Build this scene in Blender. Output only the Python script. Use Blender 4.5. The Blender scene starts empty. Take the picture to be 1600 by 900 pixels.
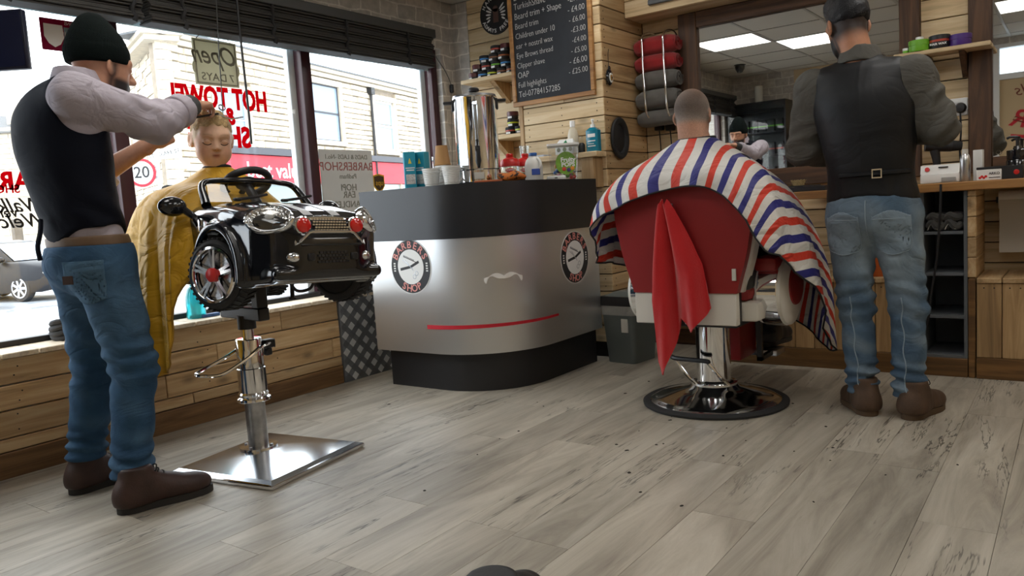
import bpy, bmesh, math, random
import numpy as np
from mathutils import Vector, Matrix
random.seed(7); np.random.seed(7)
S = bpy.context.scene
COL = S.collection
PI = math.pi

# ------------------------------------------------------------------ camera
FPX, CX, CY, CAMH = 1210.0, 800.0, 450.0, 0.96
def _dir(px, py):
    v = np.array([px-CX, -(py-CY), -FPX]); return v/np.linalg.norm(v)
_Y = _dir(1690, 268); _X = -_dir(-850, 430); _X = _X-_Y*(_X@_Y); _X /= np.linalg.norm(_X)
CR = np.array([_X, _Y, np.cross(_X, _Y)])           # camera -> world
CC = np.array([0, 0, CAMH])
cam = bpy.data.cameras.new('camera'); cam.sensor_width = 36; cam.lens = FPX/1600*36
cam.clip_start = 0.02; cam.clip_end = 300
camo = bpy.data.objects.new('camera', cam); COL.objects.link(camo)
mw = Matrix(CR.tolist()).to_4x4(); mw.translation = CC
camo.matrix_world = mw; S.camera = camo
# a pixel of the 1600x900 photograph is a direction; the second argument is the plane the thing stands on
def ray(px, py): return CR@np.array([px-CX, -(py-CY), -FPX])
def onz(px, py, z=0.0): r = ray(px, py); return CC+r*(z-CAMH)/r[2]
def onx(px, py, x): r = ray(px, py); return CC+r*x/r[0]
def ony(px, py, y): r = ray(px, py); return CC+r*y/r[1]

# ------------------------------------------------------------------ sky, exposure
W = bpy.data.worlds.new('sky'); S.world = W; W.use_nodes = True
nt = W.node_tree; bg = nt.nodes['Background']
tc = nt.nodes.new('ShaderNodeTexCoord'); nz = nt.nodes.new('ShaderNodeTexNoise'); nz.inputs['Scale'].default_value = 3.0
nz.inputs['Detail'].default_value = 5
rp = nt.nodes.new('ShaderNodeValToRGB')
rp.color_ramp.elements[0].position = .35; rp.color_ramp.elements[0].color = (.80, .87, .96, 1)
rp.color_ramp.elements[1].position = .65; rp.color_ramp.elements[1].color = (1, 1, 1, 1)
nt.links.new(tc.outputs['Generated'], nz.inputs['Vector']); nt.links.new(nz.outputs['Fac'], rp.inputs['Fac'])
nt.links.new(rp.outputs['Color'], bg.inputs['Color']); bg.inputs['Strength'].default_value = 4.6
S.view_settings.view_transform = 'Standard'; S.view_settings.look = 'None'
S.view_settings.exposure = 0.25; S.view_settings.gamma = 1.0; S.view_settings.use_curve_mapping = False
LED_STRENGTH = 5.5

# ------------------------------------------------------------------ materials
def _new(name):
    m = bpy.data.materials.new(name); m.use_nodes = True
    return m, m.node_tree, m.node_tree.nodes['Principled BSDF']
def hexc(h):
    c = [int(h[i:i+2], 16)/255 for i in (0, 2, 4)]
    return tuple(((x/12.92) if x <= .04045 else ((x+.055)/1.055)**2.4) for x in c)
def M(name, col, rough=.5, metal=0.0, var=0.0, vscale=6.0, bump=0.0, bscale=60.0, coat=0.0, aniso=None, sheen=0.0, spec=None, emit=0.0, rand=0.0, wr=0.0, wrs=11.0):
    if isinstance(col, str): col = hexc(col)
    m, t, p = _new(name); n, l = t.nodes, t.links
    p.inputs['Base Color'].default_value = (*col, 1); p.inputs['Roughness'].default_value = rough
    p.inputs['Metallic'].default_value = metal; p.inputs['Coat Weight'].default_value = coat
    p.inputs['Sheen Weight'].default_value = sheen
    if spec is not None: p.inputs['Specular IOR Level'].default_value = spec
    if emit: p.inputs['Emission Color'].default_value = (*col, 1); p.inputs['Emission Strength'].default_value = emit
    if var or bump or rand:
        c = n.new('ShaderNodeTexCoord'); mp = n.new('ShaderNodeMapping'); l.new(c.outputs['Object'], mp.inputs['Vector'])
        if aniso: mp.inputs['Scale'].default_value = aniso
    last = None
    if var:
        z = n.new('ShaderNodeTexNoise'); z.inputs['Scale'].default_value = vscale; z.inputs['Detail'].default_value = 6
        l.new(mp.outputs['Vector'], z.inputs['Vector'])
        r = n.new('ShaderNodeMapRange'); r.inputs['From Min'].default_value = .3; r.inputs['From Max'].default_value = .7
        r.inputs['To Min'].default_value = 1-var; r.inputs['To Max'].default_value = 1+var
        l.new(z.outputs['Fac'], r.inputs['Value']); last = r.outputs['Result']
    if rand:
        oi = n.new('ShaderNodeObjectInfo'); r2 = n.new('ShaderNodeMapRange')
        r2.inputs['To Min'].default_value = 1-rand; r2.inputs['To Max'].default_value = 1+rand
        l.new(oi.outputs['Random'], r2.inputs['Value'])
        if last:
            mm = n.new('ShaderNodeMath'); mm.operation = 'MULTIPLY'; l.new(last, mm.inputs[0]); l.new(r2.outputs['Result'], mm.inputs[1]); last = mm.outputs[0]
        else: last = r2.outputs['Result']
    if last:
        v = n.new('ShaderNodeVectorMath'); v.operation = 'SCALE'; v.inputs[0].default_value = col
        l.new(last, v.inputs['Scale']); l.new(v.outputs['Vector'], p.inputs['Base Color'])
    if bump:
        z = n.new('ShaderNodeTexNoise'); z.inputs['Scale'].default_value = bscale; z.inputs['Detail'].default_value = 4
        l.new(mp.outputs['Vector'], z.inputs['Vector'])
        b = n.new('ShaderNodeBump'); b.inputs['Strength'].default_value = bump; b.inputs['Distance'].default_value = .004
        l.new(z.outputs['Fac'], b.inputs['Height']); l.new(b.outputs['Normal'], p.inputs['Normal'])
        if wr: creases(n, l, c.outputs['Object'], wr, wrs, b)
    return m
def creases(n, l, vec, wr, wrs, b):
    """soft cloth creases: a stretched, distorted noise under the weave"""
    mp = n.new('ShaderNodeMapping'); mp.inputs['Scale'].default_value = (1.0, .8, 1.5); mp.inputs['Rotation'].default_value = (.5, .35, .2); l.new(vec, mp.inputs['Vector'])
    z = n.new('ShaderNodeTexNoise'); z.inputs['Scale'].default_value = wrs; z.inputs['Detail'].default_value = 3; z.inputs['Roughness'].default_value = .45; z.inputs['Distortion'].default_value = 1.3; l.new(mp.outputs[0], z.inputs['Vector'])
    rg = n.new('ShaderNodeMath'); rg.operation = 'SUBTRACT'; rg.inputs[1].default_value = .5; l.new(z.outputs['Fac'], rg.inputs[0]); ab = n.new('ShaderNodeMath'); ab.operation = 'ABSOLUTE'; l.new(rg.outputs[0], ab.inputs[0])
    k = n.new('ShaderNodeBump'); k.inputs['Strength'].default_value = 1; k.inputs['Distance'].default_value = wr; l.new(ab.outputs[0], k.inputs['Height']); l.new(k.outputs['Normal'], b.inputs['Normal'])
def wood(name, c1, c2, axis, rough=.6, knots=.5, tone=.22, scale=1.0, bump=.25, dark=.62):
    """planks whose grain runs along the given local axis; every plank object gets its own cut of grain and tone"""
    c1, c2 = [hexc(c) if isinstance(c, str) else c for c in (c1, c2)]
    m, t, p = _new(name); n, l = t.nodes, t.links
    c = n.new('ShaderNodeTexCoord'); oi = n.new('ShaderNodeObjectInfo')
    off = n.new('ShaderNodeVectorMath'); off.operation = 'SCALE'; off.inputs[0].default_value = (13.1, 17.7, 9.3); l.new(oi.outputs['Random'], off.inputs['Scale'])
    ad = n.new('ShaderNodeVectorMath'); l.new(c.outputs['Object'], ad.inputs[0]); l.new(off.outputs['Vector'], ad.inputs[1])
    mp = n.new('ShaderNodeMapping'); sc = [22*scale]*3; sc[axis] = 1.3*scale; mp.inputs['Scale'].default_value = sc; l.new(ad.outputs['Vector'], mp.inputs['Vector'])
    z = n.new('ShaderNodeTexNoise'); z.inputs['Scale'].default_value = 1; z.inputs['Detail'].default_value = 8; z.inputs['Roughness'].default_value = .62; z.inputs['Distortion'].default_value = 1.1
    l.new(mp.outputs['Vector'], z.inputs['Vector'])
    r = n.new('ShaderNodeValToRGB'); e = r.color_ramp.elements
    e[0].position = .30; e[0].color = (*[x*dark for x in c2], 1); e[1].position = .72; e[1].color = (*c1, 1)
    q = e.new(.46); q.color = (*c2, 1)
    l.new(z.outputs['Fac'], r.inputs['Fac'])
    # knots: sparse dark spots
    m2 = n.new('ShaderNodeMapping'); s2 = [6.5*scale]*3; s2[axis] = 3.2*scale; m2.inputs['Scale'].default_value = s2; l.new(ad.outputs['Vector'], m2.inputs['Vector'])
    vo = n.new('ShaderNodeTexVoronoi'); vo.inputs['Scale'].default_value = 1; l.new(m2.outputs['Vector'], vo.inputs['Vector'])
    kr = n.new('ShaderNodeMapRange'); kr.inputs['From Min'].default_value = .04; kr.inputs['From Max'].default_value = .17
    kr.inputs['To Min'].default_value = 1-knots; kr.inputs['To Max'].default_value = 1; l.new(vo.outputs['Distance'], kr.inputs['Value'])
    tr = n.new('ShaderNodeMapRange'); tr.inputs['To Min'].default_value = 1-tone; tr.inputs['To Max'].default_value = 1+tone; l.new(oi.outputs['Random'], tr.inputs['Value'])
    mu = n.new('ShaderNodeMath'); mu.operation = 'MULTIPLY'; l.new(kr.outputs['Result'], mu.inputs[0]); l.new(tr.outputs['Result'], mu.inputs[1])
    v = n.new('ShaderNodeVectorMath'); v.operation = 'SCALE'; l.new(r.outputs['Color'], v.inputs[0]); l.new(mu.outputs[0], v.inputs['Scale'])
    l.new(v.outputs['Vector'], p.inputs['Base Color']); p.inputs['Roughness'].default_value = rough
    b = n.new('ShaderNodeBump'); b.inputs['Strength'].default_value = bump; b.inputs['Distance'].default_value = .003
    l.new(z.outputs['Fac'], b.inputs['Height']); l.new(b.outputs['Normal'], p.inputs['Normal'])
    return m
def glass(name, tint=(1, 1, 1), gloss=.06, rough=.0):
    m = bpy.data.materials.new(name); m.use_nodes = True; t = m.node_tree; n, l = t.nodes, t.links
    n.remove(n['Principled BSDF']); o = n['Material Output']
    a = n.new('ShaderNodeBsdfTransparent'); a.inputs['Color'].default_value = (*tint, 1)
    g = n.new('ShaderNodeBsdfGlossy'); g.inputs['Roughness'].default_value = rough
    x = n.new('ShaderNodeMixShader'); x.inputs['Fac'].default_value = gloss
    l.new(a.outputs[0], x.inputs[1]); l.new(g.outputs[0], x.inputs[2]); l.new(x.outputs[0], o.inputs['Surface'])
    return m
def vcol(name, rough=.55, bump=0.0, bscale=80, sheen=0, sss=0.0, spec=.4, var=0.0, vscale=40, wr=0.0, wrs=11.0):
    m, t, p = _new(name); n, l = t.nodes, t.links
    a = n.new('ShaderNodeAttribute'); a.attribute_name = 'Col'
    src = a.outputs['Color']
    c = n.new('ShaderNodeTexCoord')
    if var:
        z = n.new('ShaderNodeTexNoise'); z.inputs['Scale'].default_value = vscale; z.inputs['Detail'].default_value = 5; l.new(c.outputs['Object'], z.inputs['Vector'])
        r = n.new('ShaderNodeMapRange'); r.inputs['From Min'].default_value = .3; r.inputs['From Max'].default_value = .7
        r.inputs['To Min'].default_value = 1-var; r.inputs['To Max'].default_value = 1+var; l.new(z.outputs['Fac'], r.inputs['Value'])
        v = n.new('ShaderNodeVectorMath'); v.operation = 'SCALE'; l.new(src, v.inputs[0]); l.new(r.outputs['Result'], v.inputs['Scale']); src = v.outputs['Vector']
    l.new(src, p.inputs['Base Color']); p.inputs['Roughness'].default_value = rough; p.inputs['Sheen Weight'].default_value = sheen
    p.inputs['Specular IOR Level'].default_value = spec
    if sss: p.inputs['Subsurface Weight'].default_value = sss; p.inputs['Subsurface Radius'].default_value = (.012, .005, .003)
    if bump:
        z = n.new('ShaderNodeTexNoise'); z.inputs['Scale'].default_value = bscale; l.new(c.outputs['Object'], z.inputs['Vector'])
        b = n.new('ShaderNodeBump'); b.inputs['Strength'].default_value = bump; b.inputs['Distance'].default_value = .003
        l.new(z.outputs['Fac'], b.inputs['Height']); l.new(b.outputs['Normal'], p.inputs['Normal'])
        if wr: creases(n, l, c.outputs['Object'], wr, wrs, b)
    return m
def vinyl(name, col, k=.6):
    """thin vinyl or paper on a window: lit from the front and glowing with the daylight behind it"""
    if isinstance(col, str): col = hexc(col)
    m = bpy.data.materials.new(name); m.use_nodes = True; t = m.node_tree; n, l = t.nodes, t.links; n.remove(n['Principled BSDF'])
    a = n.new('ShaderNodeBsdfDiffuse'); b = n.new('ShaderNodeBsdfTranslucent'); x = n.new('ShaderNodeMixShader'); x.inputs['Fac'].default_value = k
    a.inputs['Color'].default_value = (*col, 1); b.inputs['Color'].default_value = (*col, 1)
    l.new(a.outputs[0], x.inputs[1]); l.new(b.outputs[0], x.inputs[2]); l.new(x.outputs[0], n['Material Output'].inputs['Surface']); return m
MT = {}
MT['plank_y'] = wood('pine_planks_along_y', 'cdb48c', 'b39267', 1, tone=.22)
MT['plank_x'] = wood('pine_planks_along_x', 'dcc9a6', 'c9af86', 0, tone=.15)
MT['plank_z'] = wood('pine_planks_upright', 'c9a97c', 'a5845a', 2, tone=.14)
MT['dark_x'] = wood('dark_stained_beam_x', '6b4a2e', '452d1a', 0, tone=.1, knots=.3)
MT['dark_z'] = wood('dark_stained_beam_z', '6b4a2e', '452d1a', 2, tone=.1, knots=.3)
MT['base_y'] = wood('old_skirting_y', '96734a', '6b4d2e', 1, tone=.12)
MT['base_x'] = wood('old_skirting_x', '8a6436', '624420', 0, tone=.12)
MT['top_x'] = wood('worktop_wood', 'b98a52', '94683a', 0, tone=.05, knots=.25, rough=.45)
MT['white_sill'] = wood('pale_sill_boards', 'f0e6d6', 'd8c7ac', 0, tone=.08, knots=.25, dark=.7)
MT['chrome'] = M('polished_chrome', (.82, .83, .85), .07, 1)
MT['steel'] = M('worn_steel', (.45, .46, .48), .28, 1, var=.25, vscale=25)
MT['black_gloss'] = M('black_gloss_plastic', (.006, .007, .01), .12, coat=.6)
MT['black'] = M('black_satin', (.012, .012, .014), .45)
MT['black_matt'] = M('black_matt', (.014, .014, .015), .8, bump=.2, bscale=200)
MT['rubber'] = M('tyre_rubber', (.018, .018, .019), .75, bump=.2, bscale=90)
MT['white'] = M('white_plastic', (.8, .8, .78), .4)
MT['offwhite'] = M('offwhite', (.62, .6, .54), .5)
MT['red'] = M('red_plastic', (.62, .03, .03), .35)
MT['paint_red'] = M('sign_red', hexc('c4172c'), .6)
MT['paint_black'] = M('sign_black', (.012, .012, .014), .6)
MT['chalk'] = M('chalk', (.58, .57, .55), .95)
MT['maroon'] = M('maroon_window_paint', hexc('3d1a22'), .4, var=.15)
MT['pvc'] = M('white_window_paint', (.78, .79, .8), .4)
MT['clear'] = glass('clear_plastic', (.93, .95, .96), .12)
MT['grey_wood'] = M('grey_painted_wood', hexc('5c6064'), .55, var=.15)
MT['mirror'] = M('mirror_silver', (.80, .80, .78), .012, 1)
MT['cream'] = M('cream_wall_paint', hexc('cbb592'), .8)

# ------------------------------------------------------------------ object helpers
WM = {}
def tag(o, label=None, cat=None, group=None, kind=None):
    if label: o['label'] = label
    if cat: o['category'] = cat
    if group: o['group'] = group
    if kind: o['kind'] = kind
    return o
def empty(name, loc, rz=0.0, label=None, cat=None, group=None, rot=None):
    o = bpy.data.objects.new(name, None); COL.objects.link(o); o.empty_display_size = .05
    m = Matrix.Translation(Vector([float(v) for v in loc]))@(rot.to_4x4() if rot is not None else Matrix.Rotation(rz, 4, 'Z'))
    o.matrix_basis = m; WM[o] = m
    return tag(o, label, cat, group)
def mk(name, V, F, mat, parent=None, ws=False, smooth=True, angle=.7, col=None, uv=None, loc=None, rz=0.0):
    """one mesh object; V in the parent's frame, or in world coordinates with ws=True"""
    V = np.asarray(V, dtype=np.float64).reshape(-1, 3)
    m0 = Matrix.Identity(4)
    if parent is not None:
        m0 = WM[parent]
        if ws:
            inv = np.array(m0.inverted()); V = V@inv[:3, :3].T+inv[:3, 3]
    me = bpy.data.meshes.new(name)
    if isinstance(F, np.ndarray):
        k = F.shape[1]; me.vertices.add(len(V)); me.vertices.foreach_set('co', V.astype(np.float32).ravel())
        me.loops.add(F.size); me.loops.foreach_set('vertex_index', F.astype(np.int32).ravel())
        me.polygons.add(len(F)); me.polygons.foreach_set('loop_start', np.arange(0, F.size, k, dtype=np.int32))
        me.update(calc_edges=True); me.validate()
    else:
        me.from_pydata(V.tolist(), [], F); me.update()
    if smooth:
        me.polygons.foreach_set('use_smooth', np.ones(len(me.polygons), dtype=bool))
        if angle < 3: me.set_sharp_from_angle(angle=angle)
    if col is not None:
        a = me.color_attributes.new('Col', 'FLOAT_COLOR', 'POINT')
        c4 = np.ones((len(V), 4), np.float32); c4[:, :3] = col; a.data.foreach_set('color', c4.ravel())
    if uv is not None:
        ul = me.uv_layers.new(name='UVMap'); li = np.zeros(len(me.loops), np.int32); me.loops.foreach_get('vertex_index', li)
        ul.data.foreach_set('uv', np.asarray(uv, np.float32)[li].ravel())
    for mm in (mat if isinstance(mat, list) else [mat]): me.materials.append(MT[mm] if isinstance(mm, str) else mm)
    o = bpy.data.objects.new(name, me); COL.objects.link(o)
    if parent is not None: o.parent = parent; WM[o] = m0
    else: WM[o] = Matrix.Identity(4)
    return o
def recenter(o):
    """moves a top-level mesh object's origin to the base of its own box"""
    me = o.data; n = len(me.vertices); c = np.zeros(n*3, np.float32); me.vertices.foreach_get('co', c); c = c.reshape(-1, 3)
    b = np.array([(c[:, 0].min()+c[:, 0].max())/2, (c[:, 1].min()+c[:, 1].max())/2, c[:, 2].min()])
    me.vertices.foreach_set('co', (c-b).astype(np.float32).ravel()); me.update()
    o.location = b.tolist(); WM[o] = Matrix.Translation(Vector(b.tolist())); return o
def basis(o, right, up):
    r = Vector(right).normalized(); u = Vector(up).normalized(); n = r.cross(u)
    m = Matrix((r, u, n)).transposed().to_4x4(); m.translation = Vector([float(x) for x in o]); return m
def aim(a, b):
    """matrix at a whose +Z points to b"""
    a, b = Vector([float(x) for x in a]), Vector([float(x) for x in b]); d = (b-a)
    q = d.to_track_quat('Z', 'Y'); m = q.to_matrix().to_4x4(); m.translation = a; return m
def catmull(P, n):
    P = np.asarray(P, float)
    if len(P) < 3: return np.array([P[0]+(P[-1]-P[0])*t for t in np.linspace(0, 1, n)])
    Q = np.vstack([2*P[0]-P[1], P, 2*P[-1]-P[-2]]); out = []
    for t in np.linspace(0, len(P)-1-1e-9, n):
        i = int(t); u = t-i; a, b, c, d = Q[i], Q[i+1], Q[i+2], Q[i+3]
        out.append(.5*((2*b)+(-a+c)*u+(2*a-5*b+4*c-d)*u*u+(-a+3*b-3*c+d)*u**3))
    return np.array(out)
class G:
    """collects shapes; obj() links them as ONE mesh object"""
    def __init__(s): s.V = []; s.F = []
    def add(s, V, F, m=None):
        k = len(s.V)
        for v in V:
            v = Vector([float(x) for x in v]); s.V.append(tuple(m@v) if m is not None else tuple(v))
        s.F += [tuple(i+k for i in f) for f in F]; return s
    def box(s, a, b, m=None, bev=0.0):
        a, b = [min(x, y) for x, y in zip(a, b)], [max(x, y) for x, y in zip(a, b)]
        if bev <= 0:
            V = [(x, y, z) for x in (a[0], b[0]) for y in (a[1], b[1]) for z in (a[2], b[2])]
            return s.add(V, [(0, 1, 3, 2), (4, 6, 7, 5), (0, 4, 5, 1), (2, 3, 7, 6), (0, 2, 6, 4), (1, 5, 7, 3)], m)
        bm = bmesh.new(); bmesh.ops.create_cube(bm, size=1)
        for v in bm.verts: v.co = [(a[i]+b[i])/2+v.co[i]*(b[i]-a[i]) for i in range(3)]
        bev = min(bev, .49*min(b[i]-a[i] for i in range(3)))
        bmesh.ops.bevel(bm, geom=list(bm.edges), offset=bev, segments=2 if bev > .004 else 1, affect='EDGES', profile=.5)
        return s.bm(bm, m)
    def bm(s, bm, m=None):
        bm.verts.index_update(); s.add([v.co for v in bm.verts], [[v.index for v in f.verts] for f in bm.faces], m); bm.free(); return s
    def lathe(s, prof, seg=24, m=None, cap=True, sx=1.0, sy=1.0):
        V = []; F = []; n = len(prof)
        for r, z in prof:
            for k in range(seg):
                a = 2*PI*k/seg; V.append((r*math.cos(a)*sx, r*math.sin(a)*sy, z))
        for i in range(n-1):
            for k in range(seg):
                k2 = (k+1) % seg; F.append((i*seg+k, i*seg+k2, (i+1)*seg+k2, (i+1)*seg+k))
        if cap:
            if prof[0][0] > 1e-5: F.append(tuple(range(seg-1, -1, -1)))
            if prof[-1][0] > 1e-5: F.append(tuple((n-1)*seg+k for k in range(seg)))
        return s.add(V, F, m)
    def cyl(s, a, b, r, r2=None, seg=16):
        d = (Vector([float(x) for x in b])-Vector([float(x) for x in a])).length
        return s.lathe([(r, 0), (r if r2 is None else r2, d)], seg, aim(a, b))
    def tube(s, pts, r, seg=8, n=None, closed=False, m=None):
        P = np.asarray(pts, float)
        if n: P = catmull(P, n)
        R = np.full(len(P), r) if np.isscalar(r) else np.interp(np.linspace(0, 1, len(P)), np.linspace(0, 1, len(r)), r)
        V = []; F = []; N = len(P); up = None
        for i in range(N):
            t = (P[(i+1) % N]-P[i-1]) if closed else P[min(i+1, N-1)]-P[max(i-1, 0)]
            t = t/(np.linalg.norm(t)+1e-9)
            if up is None:
                up = np.array([0, 0, 1.0]) if abs(t[2]) < .9 else np.array([1.0, 0, 0])
            u = up-t*(up@t); u /= np.linalg.norm(u)+1e-9; up = u; w = np.cross(t, u)
            for k in range(seg):
                a = 2*PI*k/seg; V.append(P[i]+R[i]*(math.cos(a)*u+math.sin(a)*w))
        for i in range(N if closed else N-1):
            j = (i+1) % N
            for k in range(seg):
                k2 = (k+1) % seg; F.append((i*seg+k, i*seg+k2, j*seg+k2, j*seg+k))
        if not closed: F += [tuple(range(seg-1, -1, -1)), tuple((N-1)*seg+k for k in range(seg))]
        return s.add(V, F, m)
    def prism(s, out, h, m=None):
        n = len(out); V = [(x, y, 0) for x, y in out]+[(x, y, h) for x, y in out]
        F = [tuple(range(n-1, -1, -1)), tuple(range(n, 2*n))]+[(i, (i+1) % n, n+(i+1) % n, n+i) for i in range(n)]
        return s.add(V, F, m)
    def ring(s, ro, ri, h, seg=40, m=None, sx=1.0, sy=1.0):
        return s.lathe([(ri, 0), (ro, 0), (ro, h), (ri, h), (ri, 0)], seg, m, cap=False, sx=sx, sy=sy)
    def sphere(s, c, r, seg=16, m=None):
        r = (r,)*3 if np.isscalar(r) else r; n = seg//2; V = []; F = []
        for i in range(n+1):
            a = PI*i/n
            for k in range(seg):
                b = 2*PI*k/seg; V.append((c[0]+r[0]*math.sin(a)*math.cos(b), c[1]+r[1]*math.sin(a)*math.sin(b), c[2]-r[2]*math.cos(a)))
        for i in range(n):
            for k in range(seg):
                k2 = (k+1) % seg; F.append((i*seg+k, i*seg+k2, (i+1)*seg+k2, (i+1)*seg+k))
        return s.add(V, F, m)
    def text(s, body, size, m, extrude=.0008, align='CENTER', shear=0.0, xs=1.0, offset=0.0, space=1.0):
        cu = bpy.data.curves.new('t', 'FONT'); cu.body = body; cu.size = size; cu.extrude = extrude; cu.align_x = align; cu.align_y = 'CENTER'
        cu.shear = shear; cu.offset = offset; cu.resolution_u = 3; cu.space_character = space
        ob = bpy.data.objects.new('t', cu); COL.objects.link(ob); dg = bpy.context.evaluated_depsgraph_get(); dg.update()
        me = bpy.data.meshes.new_from_object(ob.evaluated_get(dg))
        s.add([(v.co.x*xs, v.co.y, v.co.z) for v in me.vertices], [tuple(p.vertices) for p in me.polygons], m)
        bpy.data.objects.remove(ob); bpy.data.curves.remove(cu); bpy.data.meshes.remove(me); return s
    def grid(s, fn, nu, nv, wrap=False, th=0.0):
        """open sheet fn(u,v); with th it gets a back side that far below along its normal"""
        P = np.array([[fn(u, v) for v in np.linspace(0, 1, nv)] for u in np.linspace(0, 1, nu, endpoint=not wrap)], float)
        V, F = sheet(P, wrap, th); return s.add(V, F)
    def obj(s, name, mat, parent=None, ws=False, smooth=True, angle=.7, label=None, cat=None, group=None, kind=None, **k):
        o = mk(name, s.V, s.F, mat, parent, ws, smooth, angle, **k)
        if parent is None: recenter(o)
        return tag(o, label, cat, group, kind)
def sheet(P, wrap=False, th=0.0):
    nu, nv = P.shape[:2]; V = [tuple(p) for p in P.reshape(-1, 3)]; F = []
    for i in range(nu if wrap else nu-1):
        j = (i+1) % nu
        for k in range(nv-1): F.append((i*nv+k, j*nv+k, j*nv+k+1, i*nv+k+1))
    if th:
        du = (np.roll(P, -1, 0)-np.roll(P, 1, 0)) if wrap else np.gradient(P, axis=0); dv = np.gradient(P, axis=1)
        N = np.cross(du, dv); N /= np.linalg.norm(N, axis=2, keepdims=True)+1e-9; Q = P-N*th; n = nu*nv
        V += [tuple(p) for p in Q.reshape(-1, 3)]; F += [tuple(n+i for i in f[::-1]) for f in list(F)]
        for i in range(nu if wrap else nu-1):
            j = (i+1) % nu; F.append((i*nv, n+i*nv, n+j*nv, j*nv)); k = nv-1; F.append((i*nv+k, j*nv+k, n+j*nv+k, n+i*nv+k))
        if not wrap:
            for k in range(nv-1):
                F.append((k, k+1, n+k+1, n+k)); a = (nu-1)*nv; F.append((a+k, n+a+k, n+a+k+1, a+k+1))
    return V, F
def part(parent, name, mat, a, b, bev=0.0, ws=False, label=None, kind=None):
    return G().box(a, b, bev=bev).obj(name, mat, parent, ws, label=label, kind=kind)
def copy_tree(o, parent=None, mat=None):
    c = o.copy(); COL.objects.link(c); WM[c] = WM[o]
    if parent is not None: c.parent = parent; WM[c] = WM[parent]
    for ch in list(o.children): copy_tree(ch, c)
    return c
def place(o, loc, rz=0.0):
    o.matrix_basis = Matrix.Translation(Vector([float(x) for x in loc]))@Matrix.Rotation(rz, 4, 'Z'); WM[o] = o.matrix_basis.copy(); return o
_pc = {}
def plank(parent, x0, x1, y0, y1, z0, z1, mat, name='plank', bev=.003):
    """a board with eased edges, its own object; boards of one size share a mesh"""
    dx, dy, dz = [round(v, 3) for v in (x1-x0, y1-y0, z1-z0)]; key = (dx, dy, dz, mat, bev)
    if key not in _pc:
        g = G().box((-dx/2, -dy/2, -dz/2), (dx/2, dy/2, dz/2), bev=bev); me = bpy.data.meshes.new(name); me.from_pydata(g.V, [], g.F); me.update()
        me.materials.append(MT[mat]); _pc[key] = me
    o = bpy.data.objects.new(name, _pc[key]); COL.objects.link(o); o.location = ((x0+x1)/2, (y0+y1)/2, (z0+z1)/2)
    o.parent = parent
    if parent is not None: o.location = WM[parent].inverted()@o.location
    return o
# ------------------------------------------------------------------ implicit surfaces for bodies, clothes and the toy car's shell
f32 = np.float32
def smin(a, b, k): 
    if k <= 0: return np.minimum(a, b)
    h = np.clip(.5+.5*(b-a)/k, 0, 1); return b+(a-b)*h-k*h*(1-h)
def smax(a, b, k): return -smin(-a, -b, k)
def cap(P, a, b, r1, r2=None, sq=None):
    """tapered capsule; sq=(axis, factor) squashes the section along a world axis"""
    r2 = r1 if r2 is None else r2; a = np.asarray(a, f32); b = np.asarray(b, f32); ba = b-a; pa = P-a
    t = np.clip(pa@ba/max(float(ba@ba), 1e-9), 0, 1); d = pa-t[:, None]*ba
    if sq is not None: d = d.copy(); d[:, sq[0]] *= sq[1]
    return np.sqrt((d*d).sum(1))-(r1+(r2-r1)*t)
def ell(P, c, r, Rm=None):
    q = P-np.asarray(c, f32)
    if Rm is not None: q = q@np.asarray(Rm, f32)
    r = np.asarray(r, f32); k0 = np.sqrt(((q/r)**2).sum(1)); k1 = np.sqrt(((q/(r*r))**2).sum(1))+1e-9
    return k0*(k0-1)/k1
def rbox(P, c, h, r, Rm=None):
    q = P-np.asarray(c, f32)
    if Rm is not None: q = q@np.asarray(Rm, f32)
    q = np.abs(q)-(np.asarray(h, f32)-r); return np.sqrt((np.maximum(q, 0)**2).sum(1))+np.minimum(q.max(1), 0)-r
def stack(P, S, n=2.0):
    """upright stack of ovals: rows (z, cx, cy, rx, ry)"""
    S = np.asarray(S, float); zz = np.linspace(0, 1, 60); C = catmull(S, 60); z = P[:, 2]
    o = np.argsort(C[:, 0]); C = C[o]
    cx, cy, rx, ry = [np.interp(z, C[:, 0], C[:, i]).astype(f32) for i in (1, 2, 3, 4)]
    qx, qy = (P[:, 0]-cx)/rx, (P[:, 1]-cy)/ry
    k = (np.abs(qx)**n+np.abs(qy)**n)**(1/n); d = (k-1)*np.minimum(rx, ry)
    return np.maximum(d, np.maximum(C[0, 0]-z, z-C[-1, 0]))
def plane(P, p, n): n = np.asarray(n, f32); n = n/np.linalg.norm(n); return (P-np.asarray(p, f32))@n   # negative behind n
def wob(P, f, s=0.0):
    return (np.sin(P[:, 0]*f+s)*np.sin(P[:, 1]*f*1.13+s*2.1+1)+np.sin(P[:, 1]*f*.71+P[:, 2]*f*.9+s)+np.sin(P[:, 2]*f*1.37-P[:, 0]*f*.6+s*.7))/3
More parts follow.
